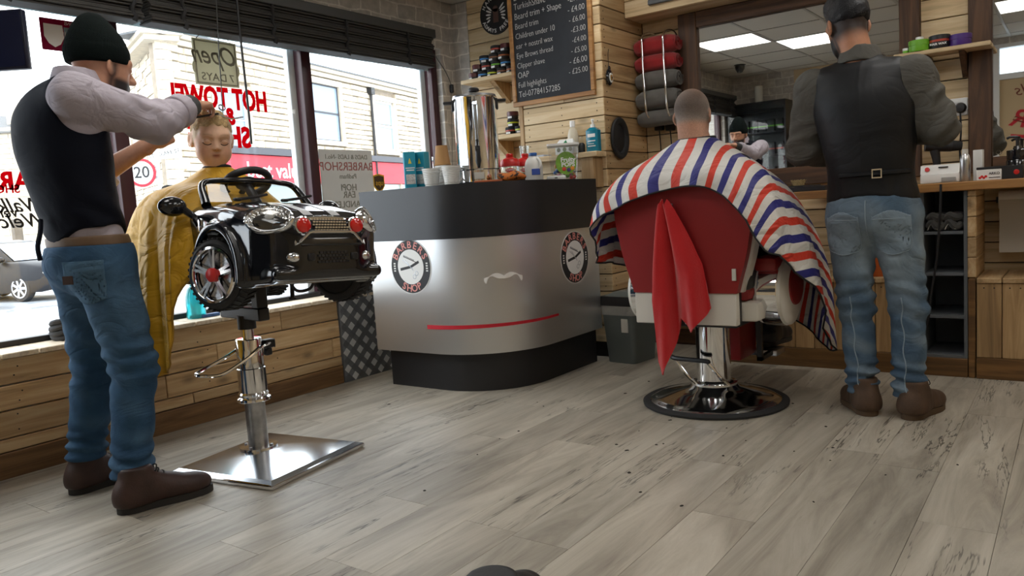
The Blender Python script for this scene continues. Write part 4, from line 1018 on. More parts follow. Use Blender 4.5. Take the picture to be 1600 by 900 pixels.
G().text('Fruity', .036, T@Matrix.Translation((.012, .018, .002)), extrude=.0004, offset=.0012).text('POPS', .034, T@Matrix.Translation((.012, -.010, .002)), extrude=.0004, offset=.0012).obj('lettering', 'print_white', e, smooth=False)
for i, (a, b, c) in enumerate(((-.012, -.034, 'c73a30'), (.014, -.040, '46306e'), (.036, -.032, 'd98a2c'))): G().sphere((0, 0, 0), (.012, .012, .002), 12, T@Matrix.Translation((a, b, .0015))).obj('fruit_print', M('fruit_print_%d' % i, c, .4), e)

# ------------------------------------------------------------------ ledge on the boxed corner and its bottles
LZ = 1.262
lg = empty('wall_ledge', (-2.6, NY-.06, LZ-.03), label='narrow wooden ledge fixed to the boarded corner under the chalkboard', cat='shelf')
G().box((NL+.05, NY-.125, LZ-.032), (NX+.0, NY-.001, LZ), bev=.003).obj('board', 'plank_x', lg, ws=True)
G().box((NX-.115, NY-.115, 1.05), (NX-.03, NY-.001, LZ-.033), bev=.003).obj('bracket', 'plank_z', lg, ws=True)
ly = NY-.065
def onl(px, py): q = ony(px, py, ly); return np.array([q[0], ly, LZ])
p = onl(819, 232); G().lathe([(0, .001), (.026, 0), (.034, .085), (.033, .085), (.0255, .003), (0, .003)], 20, Matrix.Translation(Vector(p.tolist())), cap=False).obj('plastic_tumbler', 'clear', label='clear plastic tumbler on the wooden ledge', cat='cup')
p = onl(841, 240); G().box((p[0]-.06, ly-.045, LZ), (p[0]+.07, ly+.045, LZ+.012), bev=.002).obj('magazine', M('magazine_cover', hexc('aeb7c6'), .4, var=.3, vscale=30), label='thin pale magazine lying flat on the wooden ledge', cat='magazine')
p = onl(892, 200); e = empty('lotion_bottle', p+np.array([0, .02, 0]), 0, label='clear bottle of cream lotion with white cap behind the white carton', cat='bottle')
G().lathe([(0, 0), (.030, 0), (.033, .008), (.033, .11), (.024, .145), (.014, .16), (.014, .165)], 22).obj('bottle', M('lotion', hexc('cfc6b2'), .3), e); G().lathe([(.017, .163), (.016, .2), (0, .2)], 18).obj('cap', 'white', e)
p = onl(888, 214); e = empty('tea_carton', p-np.array([0, .032, 0]), 0, label='white picture carton with a green triangle on the ledge', cat='carton')
G().box((-.066, -.022, 0), (.066, .024, .055), bev=.002).add([(-.066, -.022, .055), (.066, -.022, .055), (.066, .024, .055), (-.066, .024, .055), (-.045, 0, .09), (.05, 0, .09)], [(0, 1, 5, 4), (2, 3, 4, 5), (1, 2, 5), (3, 0, 4)]).obj('box', 'print_white', e, smooth=False)
G().prism([(-.026, 0), (.026, 0), (0, .036)], .001, basis((.005, -.0222, .052), (1, 0, 0), (0, .5, 1))).obj('green_triangle', M('print_green', hexc('1f7a4a'), .5), e, smooth=False)
for k in range(3): G().lathe([(.013, 0), (.013, .0006)], 14, basis((-.04+k*.042, -.0226, .028), (1, 0, 0), (0, 0, 1))).obj('picture_spot', M('print_spot_%d' % k, ['6d6a54', '7b8a60', '8a8578'][k], .6), e)
p = onl(905, 216); e = empty('spray_bottle', p+np.array([0, .025, 0]), 0, label='dark little spray bottle with clear cap behind the tub', cat='bottle')
G().lathe([(0, 0), (.02, 0), (.021, .05), (.012, .062)], 16).obj('bottle', 'black', e); G().lathe([(.013, .06), (.013, .10), (0, .102)], 14).obj('cap', 'clear', e)
p = onl(927, 212); e = empty('gel_bottle', p, 0, label='square blue gel bottle with white pump cap at the end of the ledge', cat='bottle')
def bluegel():
    m, t, pp = _new('blue_gel'); pp.inputs['Base Color'].default_value = (.01, .24, .36, 1); pp.inputs['Roughness'].default_value = .12; pp.inputs['Transmission Weight'].default_value = .25; return m
MT['bluegel'] = bluegel()
taper(G(), .041, .024, .041, .024, 0, .125, .010).obj('bottle', 'bluegel', e)
taper(G(), .041, .024, .020, .014, .125, .142, .010).obj('shoulder', 'bluegel', e)
G().lathe([(.015, .142), (.015, .160), (.006, .162), (.006, .180), (.010, .182), (.009, .192), (0, .193)], 16).obj('pump', 'white', e)
G().box((-.026, -.0250, .085), (.026, -.0242, .105)).box((-.026, -.0250, .03), (.026, -.0242, .036)).box((-.026, -.0250, .06), (.026, -.0242, .066)).box((-.026, -.0250, .045), (.016, -.0242, .048)).obj('label', 'print_white', e, smooth=False)

# ------------------------------------------------------------------ alcove shelves with hair-wax tubs
SZ = 1.835
for z, x0, lab in ((SZ, -3.40, 'upper alcove shelf stacked with hair wax tubs'), (1.44, -3.40, 'lower alcove shelf behind the water urn')):
    e = empty('alcove_shelf', (-3.16, 4.3, z-.024), label=lab, cat='shelf', group='alcove shelves')
    G().box((x0, 4.16, z-.024), (NL-.006, YA-.002, z), bev=.002).obj('board', 'plank_x', e, ws=True)
    G().add([(-3.20, YA-.002, z-.16), (-3.16, YA-.002, z-.16), (-3.20, YA-.002, z-.025), (-3.16, YA-.002, z-.025), (-3.20, 4.22, z-.025), (-3.16, 4.22, z-.025)], [(0, 1, 3, 2), (2, 3, 5, 4), (0, 4, 5, 1), (0, 2, 4), (1, 5, 3)]).obj('bracket', 'plank_z', e, ws=True, smooth=False)
BAND = dict(blue='3a86c8', brown='8a5a3c', red='b5402c', green='6dbb2f', lime='c3cc2a', maroon='5a2628', purple='4a2a78', orange='b3683a')
for k, v in BAND.items(): MT['band_'+k] = M('lid_band_'+k, v, .35)
def wax(name='wax_tub'):
    e = empty(name, (0, 0, 0))
    G().lathe([(0, 0), (.034, 0), (.036, .004), (.036, .022), (0, .022)], 22, cap=False).obj('pot', 'black', e)
    b = G().lathe([(.0375, .021), (.0375, .032), (0, .032)], 22, cap=False).obj('colour_band', 'band_blue', e)
    G().lathe([(.0385, .030), (.0385, .046), (.035, .049), (0, .049)], 22, cap=False).obj('lid', 'black_matt', e)
    G().box((-.016, -.0368, .005), (.016, -.0345, .017)).obj('label', 'print_white', e, smooth=False)
    return e
def wax_at(proto, p, band, rz, lab, grp):
    e = copy_tree(proto); place(e, p, rz); tag(e, lab, 'wax tub', grp)
    for ch in e.children:
        if ch.name.startswith('colour_band'): ch.data = ch.data.copy(); ch.data.materials.clear(); ch.data.materials.append(MT['band_'+band])
        if ch.name.startswith('lid') and band == 'maroon': ch.data = ch.data.copy(); ch.data.materials.clear(); ch.data.materials.append(MT['band_maroon'])
    return e
wp = wax(); WAXU = []
pyr = [['maroon', 'blue', 'lime', 'brown', 'orange'], ['maroon', 'red', 'green', 'blue'], ['blue', 'brown', 'orange'], ['red', 'maroon']]
rown = ['bottom', 'second', 'third', 'top']; seen = {}
for r, cols in enumerate(pyr):
    for c, band in enumerate(cols):
        off = [0, .035, .10, .20][r]
        p = (-3.34+off+c*.0795, 4.24, SZ+r*.0495)
        lab = 'black hair wax tub with %s band in the %s row of the upper alcove pyramid' % (band, rown[r])
        if p[0] < NL-.045: wax_at(wp, p, band, random.uniform(-.4, .4), lab, 'hair wax tubs on the upper alcove shelf')
for r, cols in enumerate([['red', 'lime'], ['lime'], ['maroon']]):
    for c, band in enumerate(cols):
        p = (-3.045+c*.077+(.02 if r else 0), 4.22, 1.44+r*.0495)
        wax_at(wp, p, band, .3*c, 'black hair wax tub with %s band, %s on the lower alcove shelf' % (band, ['standing', 'stacked second', 'stacked third'][r]), 'hair wax tubs on the lower alcove shelf')
for ch in list(wp.children): bpy.data.objects.remove(ch)
bpy.data.objects.remove(wp)
# round winged barber sign on the alcove wall
c = ony(775, 22, YA-.012); sg = empty('round_sign', (c[0], YA-.012, c[2]), label='round black sign with white wings and lettering above the wax tubs', cat='sign')
B = basis((0, 0, 0), (1, 0, 0), (0, 0, 1)); R_ = .135
G().lathe([(R_, -.008), (R_, .004)], 48, B).obj('disc', 'paint_black', sg)
for word, a0, a1, fl_ in (('HAND', 150, 95, 1), ('ALWAYS FREE', 205, 325, -1)):
    g = G()
    for i, ch in enumerate(word):
        a = math.radians(a0+(a1-a0)*i/(len(word)-1)); g.text(ch, .036, B@Matrix.Translation((R_*.82*math.cos(a), R_*.82*math.sin(a), .0045))@Matrix.Rotation(a-PI/2 if fl_ > 0 else a+PI/2, 4, 'Z'), extrude=.0004, offset=.0006)
    g.obj('lettering', 'print_white', sg, smooth=False)
for s in (-1, 1):
    g = G()
    for k in range(5):
        a = .75-.32*k; g.sphere((0, 0, 0), (.030-.003*k, .0065, .001), 10, B@Matrix.Translation((s*(.036+.002*k), .030-.014*k, .005))@Matrix.Rotation(s*a, 4, 'Z')@Matrix.Translation((s*.022, 0, 0)))
    g.obj('wing', 'print_white', sg)
G().box((-.022, -.055, .0045), (.022, .035, .0055), B).lathe([(.022, .0045), (.022, .0055)], 20, B@Matrix.Translation((0, .035, 0))).obj('clipper_emblem', M('emblem_brown', hexc('5b4038'), .6), sg)
# chalkboard
cb = empty('chalkboard', (-2.63, NY-.02, 1.60), label='chalk price list board in a light wooden frame', cat='chalkboard')
q0, q1 = ony(804, 166, NY-.01), ony(932, 150, NY-.01); x0, x1, zb, zt = q0[0], q1[0], 1.60, 2.38
G().box((x0+.02, NY-.016, zb+.02), (x1-.02, NY-.004, zt)).obj('slate', M('chalkboard_black', hexc('24272c'), .75, var=.25, vscale=7), cb, ws=True, smooth=False)
for nm, a, b in (('frame_bottom', (x0, zb), (x1, zb+.028)), ('frame_left', (x0, zb+.029), (x0+.028, zt)), ('frame_right', (x1-.028, zb+.029), (x1, zt)), ('frame_top', (x0, zt), (x1, zt+.028))):
    G().box((a[0], NY-.026, a[1]), (b[0], NY-.003, b[1]), bev=.003).obj(nm, 'top_x', cb, ws=True)
lines = [('Zero Fade', '- £10.00', 0), ('Bold Fade', '-£9.00', .02), ('TurkishShave', '- £7.00', 0), ('Beard trim + Shape', '-£7.00', 0), ('Beard trim', '- £4.00', 0), ('Children under 10', '- £6.00', 0), ('ear + nostril wax', '-£3.00', 0), ('Eye Brows thread', '-£4.00', 0), ('Clipper shave', '- £5.00', 0), ('OAP', '- £6.00', 0), ('Full highlights', '- £25.00', 0)]
zz = 2.335; W_ = x1-x0; tilt = .02
for i, (a, b, _) in enumerate(lines):
    sz = [.07, .072, .056, .056, .052, .05, .05, .048, .048, .055, .05][i]
    G().text(a, sz, basis((x0+.045, NY-.0175, zz), (1, 0, tilt), (0, 0, 1)), extrude=.0005, align='LEFT', xs=.80, offset=-.0008).obj('chalk_line', 'chalk', cb, ws=True, smooth=False)
    G().text(b, sz*.95, basis((x1-.045, NY-.0175, zz+.03), (1, 0, tilt), (0, 0, 1)), extrude=.0005, align='RIGHT', xs=.85, offset=-.0008).obj('chalk_price', 'chalk', cb, ws=True, smooth=False)
    zz -= .0605
G().text('Tel-07784157285', .054, basis((x0+.045, NY-.0175, 1.672), (1, 0, .02), (0, 0, 1)), extrude=.0005, align='LEFT', xs=.82, offset=-.0008).obj('chalk_line', 'chalk', cb, ws=True, smooth=False)
# ------------------------------------------------------------------ mirrors, worktop and fittings on the back wall
def framed_mirror(x0, x1, z0, z1, w, lab, wr=None):
    e = empty('wall_mirror', ((x0+x1)/2, 4.68, z0-.1), label=lab, cat='mirror')
    G().box((x0-.003, 4.680, z0-.003), (x1+.003, 4.694, z1+.003)).obj('glass', 'mirror', e, ws=True, smooth=False)
    G().box((x0-w, 4.652, .987), (x0, 4.696, 2.081), bev=.004).obj('frame_post', 'dark_z', e, ws=True)
    G().box((x1, 4.652, .987), (x1+(wr or w), 4.696, 2.081), bev=.004).obj('frame_post', 'dark_z', e, ws=True)
    G().box((x0+.001, 4.650, z1), (x1-.001, 4.696, 2.081), bev=.004).obj('frame_top', 'dark_x', e, ws=True)
    G().box((x0+.001, 4.650, .987), (x1-.001, 4.696, z0), bev=.004).obj('frame_bottom', 'dark_x', e, ws=True)
    return e
framed_mirror(-1.916, -.788, 1.092, 1.985, .118, 'wide wall mirror in dark stained timber frame facing the red chair', .100)
framed_mirror(-.366, .62, 1.062, 1.99, .105, 'wall mirror in dark timber frame right of the socket panel')
wt = empty('worktop', (-.6, 4.45, .905), label='long wooden worktop under the mirrors', cat='worktop')
for a, b in ((-1.238, .4), (.402, XR)): G().box((a, 4.235, .906), (b, YB-.002, .948), bev=.004).obj('board', 'top_x', wt, ws=True)
# cubby unit, boxed partition and bench boxes under the worktop
cu = empty('cubby_unit', (-.535, 4.45, 0), label='grey open cubby unit under the worktop with folded towels on top shelf', cat='shelf unit')
G().box((-.640, 4.27, .092), (-.622, 4.66, .904)).obj('side', 'grey_wood', cu, ws=True, smooth=False); G().box((-.452, 4.27, .092), (-.437, 4.66, .904)).obj('side', 'grey_wood', cu, ws=True, smooth=False)
G().box((-.622, 4.63, .092), (-.452, 4.66, .904)).obj('back', 'grey_wood', cu, ws=True, smooth=False)
for z in (.092, .288, .498, .700): G().box((-.621, 4.272, z), (-.453, 4.629, z+.014)).obj('shelf', 'grey_wood', cu, ws=True, smooth=False)
G().box((-.640, 4.262, 0), (-.437, 4.64, .091), bev=.002).obj('plinth', 'base_x', cu, ws=True)
MT['towel_dark'] = M('dark_towel', hexc('3c3b38'), .95, bump=.5, bscale=220, sheen=.3)
for k, (x, lab) in enumerate(((-.575, 'dark towel folded in the cubby, next to the unit side'), (-.500, 'dark towel with white hem folded in the cubby by the partition'))):
    g = G()
    for j in range(2): g.tube([(x-.03, 4.30, .735+j*.04), (x-.012, 4.29, .76+j*.03), (x+.012, 4.285, .735+j*.045), (x+.033, 4.30, .748+j*.035)], .018, 8, 18)
    g.box((x-.034, 4.30, .7145), (x+.034, 4.50, .80), bev=.02)
    e = empty('folded_towel', (x, 4.38, .7145), label=lab, cat='towel', group='towels in the cubby'); g.obj('cloth', 'towel_dark', e, ws=True)
    G().tube([(x-.034, 4.288, .722), (x-.014, 4.278, .752), (x+.010, 4.274, .726), (x+.034, 4.288, .740)], .003, 6, 16).obj('hem', 'offwhite', e, ws=True)
pt = empty('boxed_partition', (-.415, 4.45, 0), label='narrow boarded partition between cubby unit and corner bench', cat='partition')
G().box((-.434, 4.262, 0), (-.404, 4.285, .485), bev=.003).obj('front_post', 'base_x', pt, ws=True)
G().box((-.434, 4.285, 0), (-.404, YB-.004, .905)).obj('core', 'plank_z', pt, ws=True, smooth=False)
z = .49
while z < .9: b = min(z+.094, .905); plank(pt, -.436, -.400, 4.262, 4.66, z, b, 'plank_y'); z += .097
def bench(x0, x1, lab, n):
    e = empty('bench_box', ((x0+x1)/2, 4.45, 0), label=lab, cat='bench', group='plank bench boxes'); w = (x1-x0)/n
    for k in range(n):
        plank(e, x0+k*w+.0015, x0+(k+1)*w-.0015, 4.262, 4.284, .103, .462, 'plank_z', name='front_plank')
        plank(e, x0+k*w+.0015, x0+(k+1)*w-.0015, 4.255, 4.66, .463, .487, 'plank_y', name='top_plank')
    G().box((x0, 4.257, 0), (x1, 4.282, .102), bev=.002).obj('kickboard', 'base_x', e, ws=True)
    G().box((x0, 4.284, 0), (x1, 4.65, .462)).obj('carcass', 'black_matt', e, ws=True, smooth=False)
    nn = G()
    for k in range(n):
        for dx in (.3, .7): nn.lathe([(.0035, 0), (.0035, .001)], 6, Matrix.Translation((x0+(k+dx)*w, 4.262, .440))@Matrix.Rotation(PI/2, 4, 'X'))
    nn.obj('nail_heads', 'black_matt', e, ws=True, kind='stuff', smooth=False)
bench(-1.76, -.645, 'low plank bench box behind the red barber chair and standing barber', 11)
bench(-.400, XR-.01, 'low plank bench box beneath the hanging paper roll', 22)
q = ony(1370, 405, 4.36); e = empty('orange_bottle', (q[0]+.005, 4.36, .487), label='orange plastic bottle standing on the plank bench behind the barber', cat='bottle')
G().lathe([(0, 0), (.04, 0), (.043, .01), (.043, .13), (.02, .17), (.018, .18)], 20).obj('body', M('orange_plastic', hexc('b85a24'), .4), e); G().lathe([(.02, .178), (.02, .2), (0, .2)], 14).obj('cap', 'black', e)
# paper roll on the wall
pr = empty('paper_roll', (-.15, 4.655, .58), label='white paper couch roll hanging under the worktop', cat='paper roll')
G().cyl((-.335, 4.628, .845), (.02, 4.628, .845), .045, seg=24).obj('roll', 'print_white', pr, ws=True)
G().grid(lambda u, v: (-.33+.345*u, 4.580+.004*math.sin(v*5+u*3)-.006*v, .845-.262*v), 6, 12, th=.001).obj('hanging_sheet', M('tissue_paper', hexc('bdb8ae'), .9, bump=.1), pr, ws=True)
G().box((-.345, 4.60, .83), (-.338, 4.698, .86)).box((.025, 4.60, .83), (.032, 4.698, .86)).obj('bracket', 'black', pr, ws=True, smooth=False)
# things at the left end of the worktop
p = (-1.20, 4.40); e = empty('tool_tray', (-1.22, 4.38, .948), label='black tray of combs and scissors on the left end of the worktop', cat='tray')
G().box((-1.36, 4.26, .9485), (-1.08, 4.48, .956), bev=.002).box((-1.36, 4.26, .956), (-1.352, 4.48, .974)).box((-1.088, 4.26, .956), (-1.08, 4.48, .974)).box((-1.352, 4.26, .956), (-1.088, 4.268, .974)).obj('tray', 'black', e, ws=True, smooth=False)
e2 = empty('comb', (-1.2, 4.31, .975), label='black comb laid across the tool tray', cat='comb')
g = G().box((-1.33, 4.285, .975), (-1.11, 4.293, .981))
for k in range(40): g.box((-1.325+k*.0052, 4.293, .9755), (-1.3225+k*.0052, 4.315, .9795))
g.obj('comb_body', 'black', e2, ws=True, smooth=False)
e3 = empty('scissors', (-1.25, 4.36, .958), label='open steel scissors lying in the tool tray', cat='scissors')
for s in (-1, 1):
    m = Matrix.Translation((-1.25, 4.36, .968))@Matrix.Rotation(s*.16, 4, 'Z')
    G().add([(-.09, -.002, -.001), (.0, -.006, -.001), (.0, .006, -.001), (-.09, .002, .001)], [(0, 1, 2, 3)], m).box((0, -.003, -.002), (.05, .003, .002), m).ring(.016, .012, .004, 16, m@Matrix.Translation((.062, s*.006, -.002))).obj('blade', 'chrome', e3, ws=True)
q = ony(1247, 284, 4.45); e = empty('neck_brush', (q[0], 4.46, .948), label='barber neck brush with pale bristles standing on the worktop', cat='brush')
G().lathe([(.012, 0), (.020, .004), (.020, .012), (.014, .018), (.026, .03)], 18).obj('handle', 'black', e)
def bristle(u, v): a = 2*PI*u; r = .024+.016*v; return (r*math.cos(a)*(1+.08*math.sin(9*a)), r*math.sin(a), .03+v*.034+.004*math.sin(13*a)*v)
G().grid(bristle, 36, 6, wrap=True).lathe([(.0, .058), (.038, .062)], 18).obj('bristles', M('bristle', hexc('b8a173'), .8, var=.3, vscale=200), e)
# small shelf with tubs between the mirrors
ZS = 1.62
ws_ = empty('small_shelf', (-.575, 4.58, ZS-.022), label='small rustic shelf above the sockets between the mirrors', cat='shelf')
G().box((-.79, 4.50, ZS-.022), (-.36, 4.651, ZS), bev=.006).obj('board', 'plank_x', ws_, ws=True)
for x in (-.66, -.50): G().add([(x, 4.697, ZS-.14), (x+.025, 4.697, ZS-.14), (x, 4.697, ZS-.023), (x+.025, 4.697, ZS-.023), (x, 4.53, ZS-.023), (x+.025, 4.53, ZS-.023)], [(0, 1, 3, 2), (2, 3, 5, 4), (0, 4, 5, 1), (0, 2, 4), (1, 5, 3)]).obj('bracket', 'dark_z', ws_, ws=True, smooth=False)
MT['lime_tub'] = M('lime_plastic', hexc('6fae2e'), .35)
def tub(px, y, r, h, body, lid, lab, band=None, txt=None, z=ZS):
    q = ony(px, 70, y); e = empty('hair_product_tub', (q[0], y, z), label=lab, cat='tub', group='tubs on the small shelf')
    G().lathe([(0, 0), (r*.96, 0), (r, .004), (r, h*.55), (0, h*.55)], 26, cap=False).obj('pot', body, e)
    if band: G().lathe([(r*1.01, h*.5), (r*1.01, h*.68), (0, h*.68)], 26, cap=False).obj('band', band, e)
    G().lathe([(r*1.05, h*(.66 if band else .56)), (r*1.05, h*.96), (r, h), (0, h)], 26, cap=False).obj('lid', lid, e)
    if txt: G().text(txt, .015, basis((0, -r-.0012, h*.3), (1, 0, 0), (0, 0, 1)), extrude=.0004, offset=.0004).obj('lettering', 'print_white', e, smooth=False)
tub(1415, 4.545, .014, .028, 'lime_tub', 'white', 'tiny green pot at the mirror end of the small shelf')
tub(1436, 4.54, .047, .056, 'lime_tub', 'lime_tub', 'wide lime green hair product tub on the small shelf')
tub(1437, 4.615, .018, .085, 'offwhite', 'white', 'small white capped jar behind the lime green tub')
tub(1468, 4.55, .047, .066, 'black', 'black', 'black tub with red band lettered HAIR WAX', 'band_red', 'HAIR WAX')
tub(1501, 4.55, .048, .055, 'band_purple', 'band_purple', 'purple hair product tub on the small shelf')
# double socket with plugs
sk = empty('wall_socket', (-.575, 4.698, 1.31), label='white double wall socket with black plug between the mirrors', cat='socket')
a, b = ony(1460, 130, 4.69), ony(1516, 142, 4.69)
G().box((-.62, 4.688, 1.288), (-.476, 4.6985, 1.378), bev=.003).obj('plate', 'white', sk, ws=True)
G().box((-.60, 4.655, 1.305), (-.560, 4.688, 1.345), bev=.008).obj('white_plug', 'white', sk, ws=True)
pl = G().lathe([(.027, 0), (.027, .018), (.02, .03), (0, .032)], 24, Matrix.Translation((-.508, 4.688, 1.326))@Matrix.Rotation(PI/2, 4, 'X')).obj('black_plug', 'black', sk, ws=True)
for x in (-.585, -.535): G().box((x, 4.684, 1.352), (x+.016, 4.688, 1.368), bev=.002).obj('rocker', 'white', sk, ws=True)
cord([(-.508, 4.668, 1.30), (-.506, 4.672, 1.2), (-.512, 4.678, 1.1), (-.500, 4.66, 1.0), (-.52, 4.63, .960), (-.58, 4.62, .957), (-.62, 4.64, .957)], .0045, 'power_cable', 'black', 'black cable hanging from the plug down to the worktop', n=40)
g = G()
for k in range(5): g.tube([(-.545+.040*math.cos(t)+.004*k, 4.635+.025*math.sin(t)+.004*math.sin(k*2), .957+.010*k+.012*(1+math.sin(t+k*.7))) for t in np.linspace(0, 2*PI, 24, endpoint=False)], .0042, 6, closed=True)
g.obj('cable_coil', 'black', label='coiled black cable on the worktop behind the clipper station', cat='cable')
# hair dryer standing nozzle up
q = ony(1463, 235, 4.56); e = empty('hair_dryer', (q[0], 4.56, .948), .3, label='black hair dryer propped on the worktop behind the white clipper station', cat='hair dryer')
G().tube([(0, 0, .012), (.004, 0, .06), (.0, 0, .12), (-.008, 0, .17)], [.018, .017, .019, .024], 14, 14).obj('handle', 'black', e)
G().cyl((-.05, 0, .20), (.07, 0, .185), .034, .030, 20).obj('barrel', 'black', e); G().cyl((.07, 0, .185), (.115, 0, .18), .028, .022, 18).obj('nozzle', 'black_matt', e); G().box((-.03, -.024, 0), (.03, .024, .012), bev=.005).obj('foot', 'black', e)
# clipper station
a, b = ony(1437, 287, 4.33), ony(1500, 284, 4.33)
cs = empty('clipper_station', ((a[0]+b[0])/2, 4.38, .948), label='white electric station with red dial on the worktop', cat='appliance')
w = (b[0]-a[0])/2*.97
G().box((-w, -.055, 0), (w, .07, .046), bev=.006).obj('base', 'white', cs)
G().add([(-w, -.048, .046), (w, -.048, .046), (w, .065, .046), (-w, .065, .046), (-w, -.03, .088), (w, -.03, .088), (w, .055, .092), (-w, .055, .092)], [(0, 1, 5, 4), (1, 2, 6, 5), (2, 3, 7, 6), (3, 0, 4, 7), (4, 5, 6, 7)]).obj('top', 'white', cs, smooth=False)
G().lathe([(.011, 0), (.010, .008), (0, .008)], 18, basis((-w+.030, -.0405, .068), (1, 0, 0), (0, .4, 1))).obj('dial', 'red', cs)
G().text('WAX POT', .014, basis((.012, -.042, .074), (1, 0, 0), (0, .4, 1)), extrude=.0003).obj('lettering', 'paint_black', cs, smooth=False) if False else None
G().box((-.006, -.0425, .073), (.036, -.0385, .079)).obj('name_strip', 'paint_black', cs, smooth=False)
G().box((w*.1, -.060, .006), (w*.85, -.055, .026), bev=.002).obj('socket_front', M('appliance_grey', (.35, .35, .34), .4), cs)
# foil bottle and cartons
q = ony(1508, 255, 4.36); e = empty('aluminium_bottle', (q[0], 4.36, .948), label='brushed aluminium bottle standing beside the white station', cat='bottle')
G().lathe([(0, 0), (.021, 0), (.023, .004), (.023, .10), (.018, .125), (.012, .133)], 22).obj('bottle', M('brushed_aluminium', (.6, .6, .6), .3, 1), e); G().lathe([(.0135, .133), (.0135, .155), (0, .156)], 16).obj('cap', 'offwhite', e)
q = ony(1529, 250, 4.42); e = empty('white_carton', (q[0], 4.42, .948), -.1, label='tall plain white carton standing on the worktop', cat='carton')
G().box((-.020, -.02, 0), (.020, .02, .148), bev=.002).obj('box', 'white', e)
q = ony(1546, 272, 4.34); e = empty('soap_box', (q[0], 4.34, .948), label='low white box lettered ARKO with red fruit print', cat='box')
G().box((-.050, -.03, 0), (.050, .045, .05), bev=.002).obj('box', 'white', e); G().box((-.051, -.031, .0505), (.051, .046, .062), bev=.002).obj('lid', 'black', e)
G().text('ARKO', .016, basis((.022, -.0312, .03), (1, 0, 0), (0, 0, 1)), extrude=.0003, offset=.0003).box((.0, -.0312, .0095), (.046, -.0304, .013)).obj('lettering', 'paint_black', e, smooth=False)
for k in range(4): G().sphere((-.036+.008*k, -.0305, .012+.006*(k % 2)), (.006, .0015, .006), 10).obj('fruit_print', 'jar_red', e)
q = ony(1583, 275, 4.36); e = empty('black_carton', (q[0], 4.36, .948), label='black product carton beside the ARKO box', cat='carton'); G().box((-.045, -.03, 0), (.042, .04, .062), bev=.002).obj('box', 'black', e); G().sphere((.015, -.0305, .03), (.012, .001, .012), 12).obj('red_print', 'jar_red', e)
for k, (px, lab) in enumerate(((1590, 'black round pump bottle in front of the right mirror'),)):
    q = ony(px, 250, 4.52); e = empty('pump_bottle', (q[0], 4.52, .948), label=lab, cat='bottle')
    G().lathe([(0, 0), (.046, 0), (.048, .006), (.048, .085), (.044, .09), (.046, .095), (.046, .135), (.02, .14), (.016, .155)], 26).obj('bottle', 'black_gloss', e)
    G().lathe([(.008, .155), (.008, .19), (.012, .192), (.012, .2), (0, .201)], 14).tube([(0, 0, .198), (-.03, 0, .2), (-.045, 0, .193)], .006, 8, 8).obj('pump', 'black', e)
    G().box((-.022, -.0485, .03), (.022, -.0465, .05), bev=.001).obj('label', 'offwhite', e)
q = ony(1560, 238, 4.645); G().ring(.011, .0085, .004, 24, basis((q[0], 4.648, q[2]), (1, 0, 0), (0, 0, 1))).obj('hook_ring', 'chrome', label='small chrome ring on the right mirror frame', cat='ring')

# ------------------------------------------------------------------ towel rack in the corner
rk = empty('towel_rack', (-2.16, 4.66, 1.42), label='chrome wall rack of two bent hoops holding rolled towels', cat='towel rack')
for px0, px1, pxh in ((1004, 1018, 0), (1037, 1050, 1)):
    a = ony(px0, 60, 4.52)[0]; b = a
    zt = ony(px0+6, 53-5*pxh, 4.6)[2]
    G().tube([(a+.01, YB-.004, zt-.07), (a+.01, 4.69, zt-.02), (a+.005, 4.65, zt+.005), (a, 4.58, zt), (a, 4.515, zt-.035), (a, 4.505, zt-.12), (a+.008, 4.50, zt-.40), (a+.012, 4.51, zt-.50), (a+.02, 4.57, zt-.545), (a+.03, 4.66, zt-.545), (a+.03, YB-.004, zt-.53)], .0065, 10, 60).obj('hoop', 'chrome', rk, ws=True)
MT['towel_red'] = M('red_towelling', hexc('931a1e'), .95, bump=.6, bscale=250, sheen=.3, var=.12, vscale=20)
MT['towel_grey'] = M('grey_towelling', hexc('5d5b57'), .95, bump=.6, bscale=250, sheen=.3, var=.12, vscale=20)
zs = [(1.935, .055, 'towel_red'), (1.830, .052, 'towel_red'), (1.725, .056, 'towel_grey'), (1.605, .062, 'towel_grey'), (1.490, .050, 'towel_grey')]
nm = ['red towel rolled, topmost in the chrome rack', 'red towel rolled, second from the top of the chrome rack', 'grey towel rolled just under the red ones in the rack', 'grey towel rolled thickest in the chrome rack', 'grey towel rolled at the bottom of the chrome rack']
zoff = ony(1030, 130, 4.56)[2]-1.70
for (z, r, m), lab in zip(zs, nm):
    z += zoff; x0, x1 = -2.285, -2.015
    g = G(); n = 40; V = []; F = []; seg = 26
    xs = np.linspace(0, 1, 9)
    for i, u in enumerate(xs):
        rr_ = r*(1-.25*(abs(u-.5)*2)**6)
        for k in range(seg):
            a = 2*PI*k/seg; w_ = 1+.05*math.sin(3*a+u*4)+.03*math.sin(7*a)
            V.append((x0+(x1-x0)*u, 4.592+1.35*rr_*math.cos(a)*w_, z+rr_*math.sin(a)*w_))
    for i in range(8):
        for k in range(seg): F.append((i*seg+k, i*seg+(k+1) % seg, (i+1)*seg+(k+1) % seg, (i+1)*seg+k))
    e = empty('rolled_towel', ((x0+x1)/2, 4.59, z-r), label=lab, cat='towel', group='towels in the chrome rack')
    F += [tuple(range(seg))[::-1], tuple(8*seg+k for k in range(seg))]
    mk('roll', V, F, m, e, ws=True)
    sp = [(x1+.003, 4.592+1.3*r*(.15+.8*t/14)*math.cos(t), z+r*(.15+.8*t/14)*math.sin(t)) for t in np.linspace(0, 13, 50)]
    G().tube(sp, .005, 5).obj('spiral_edge', m, e, ws=True)
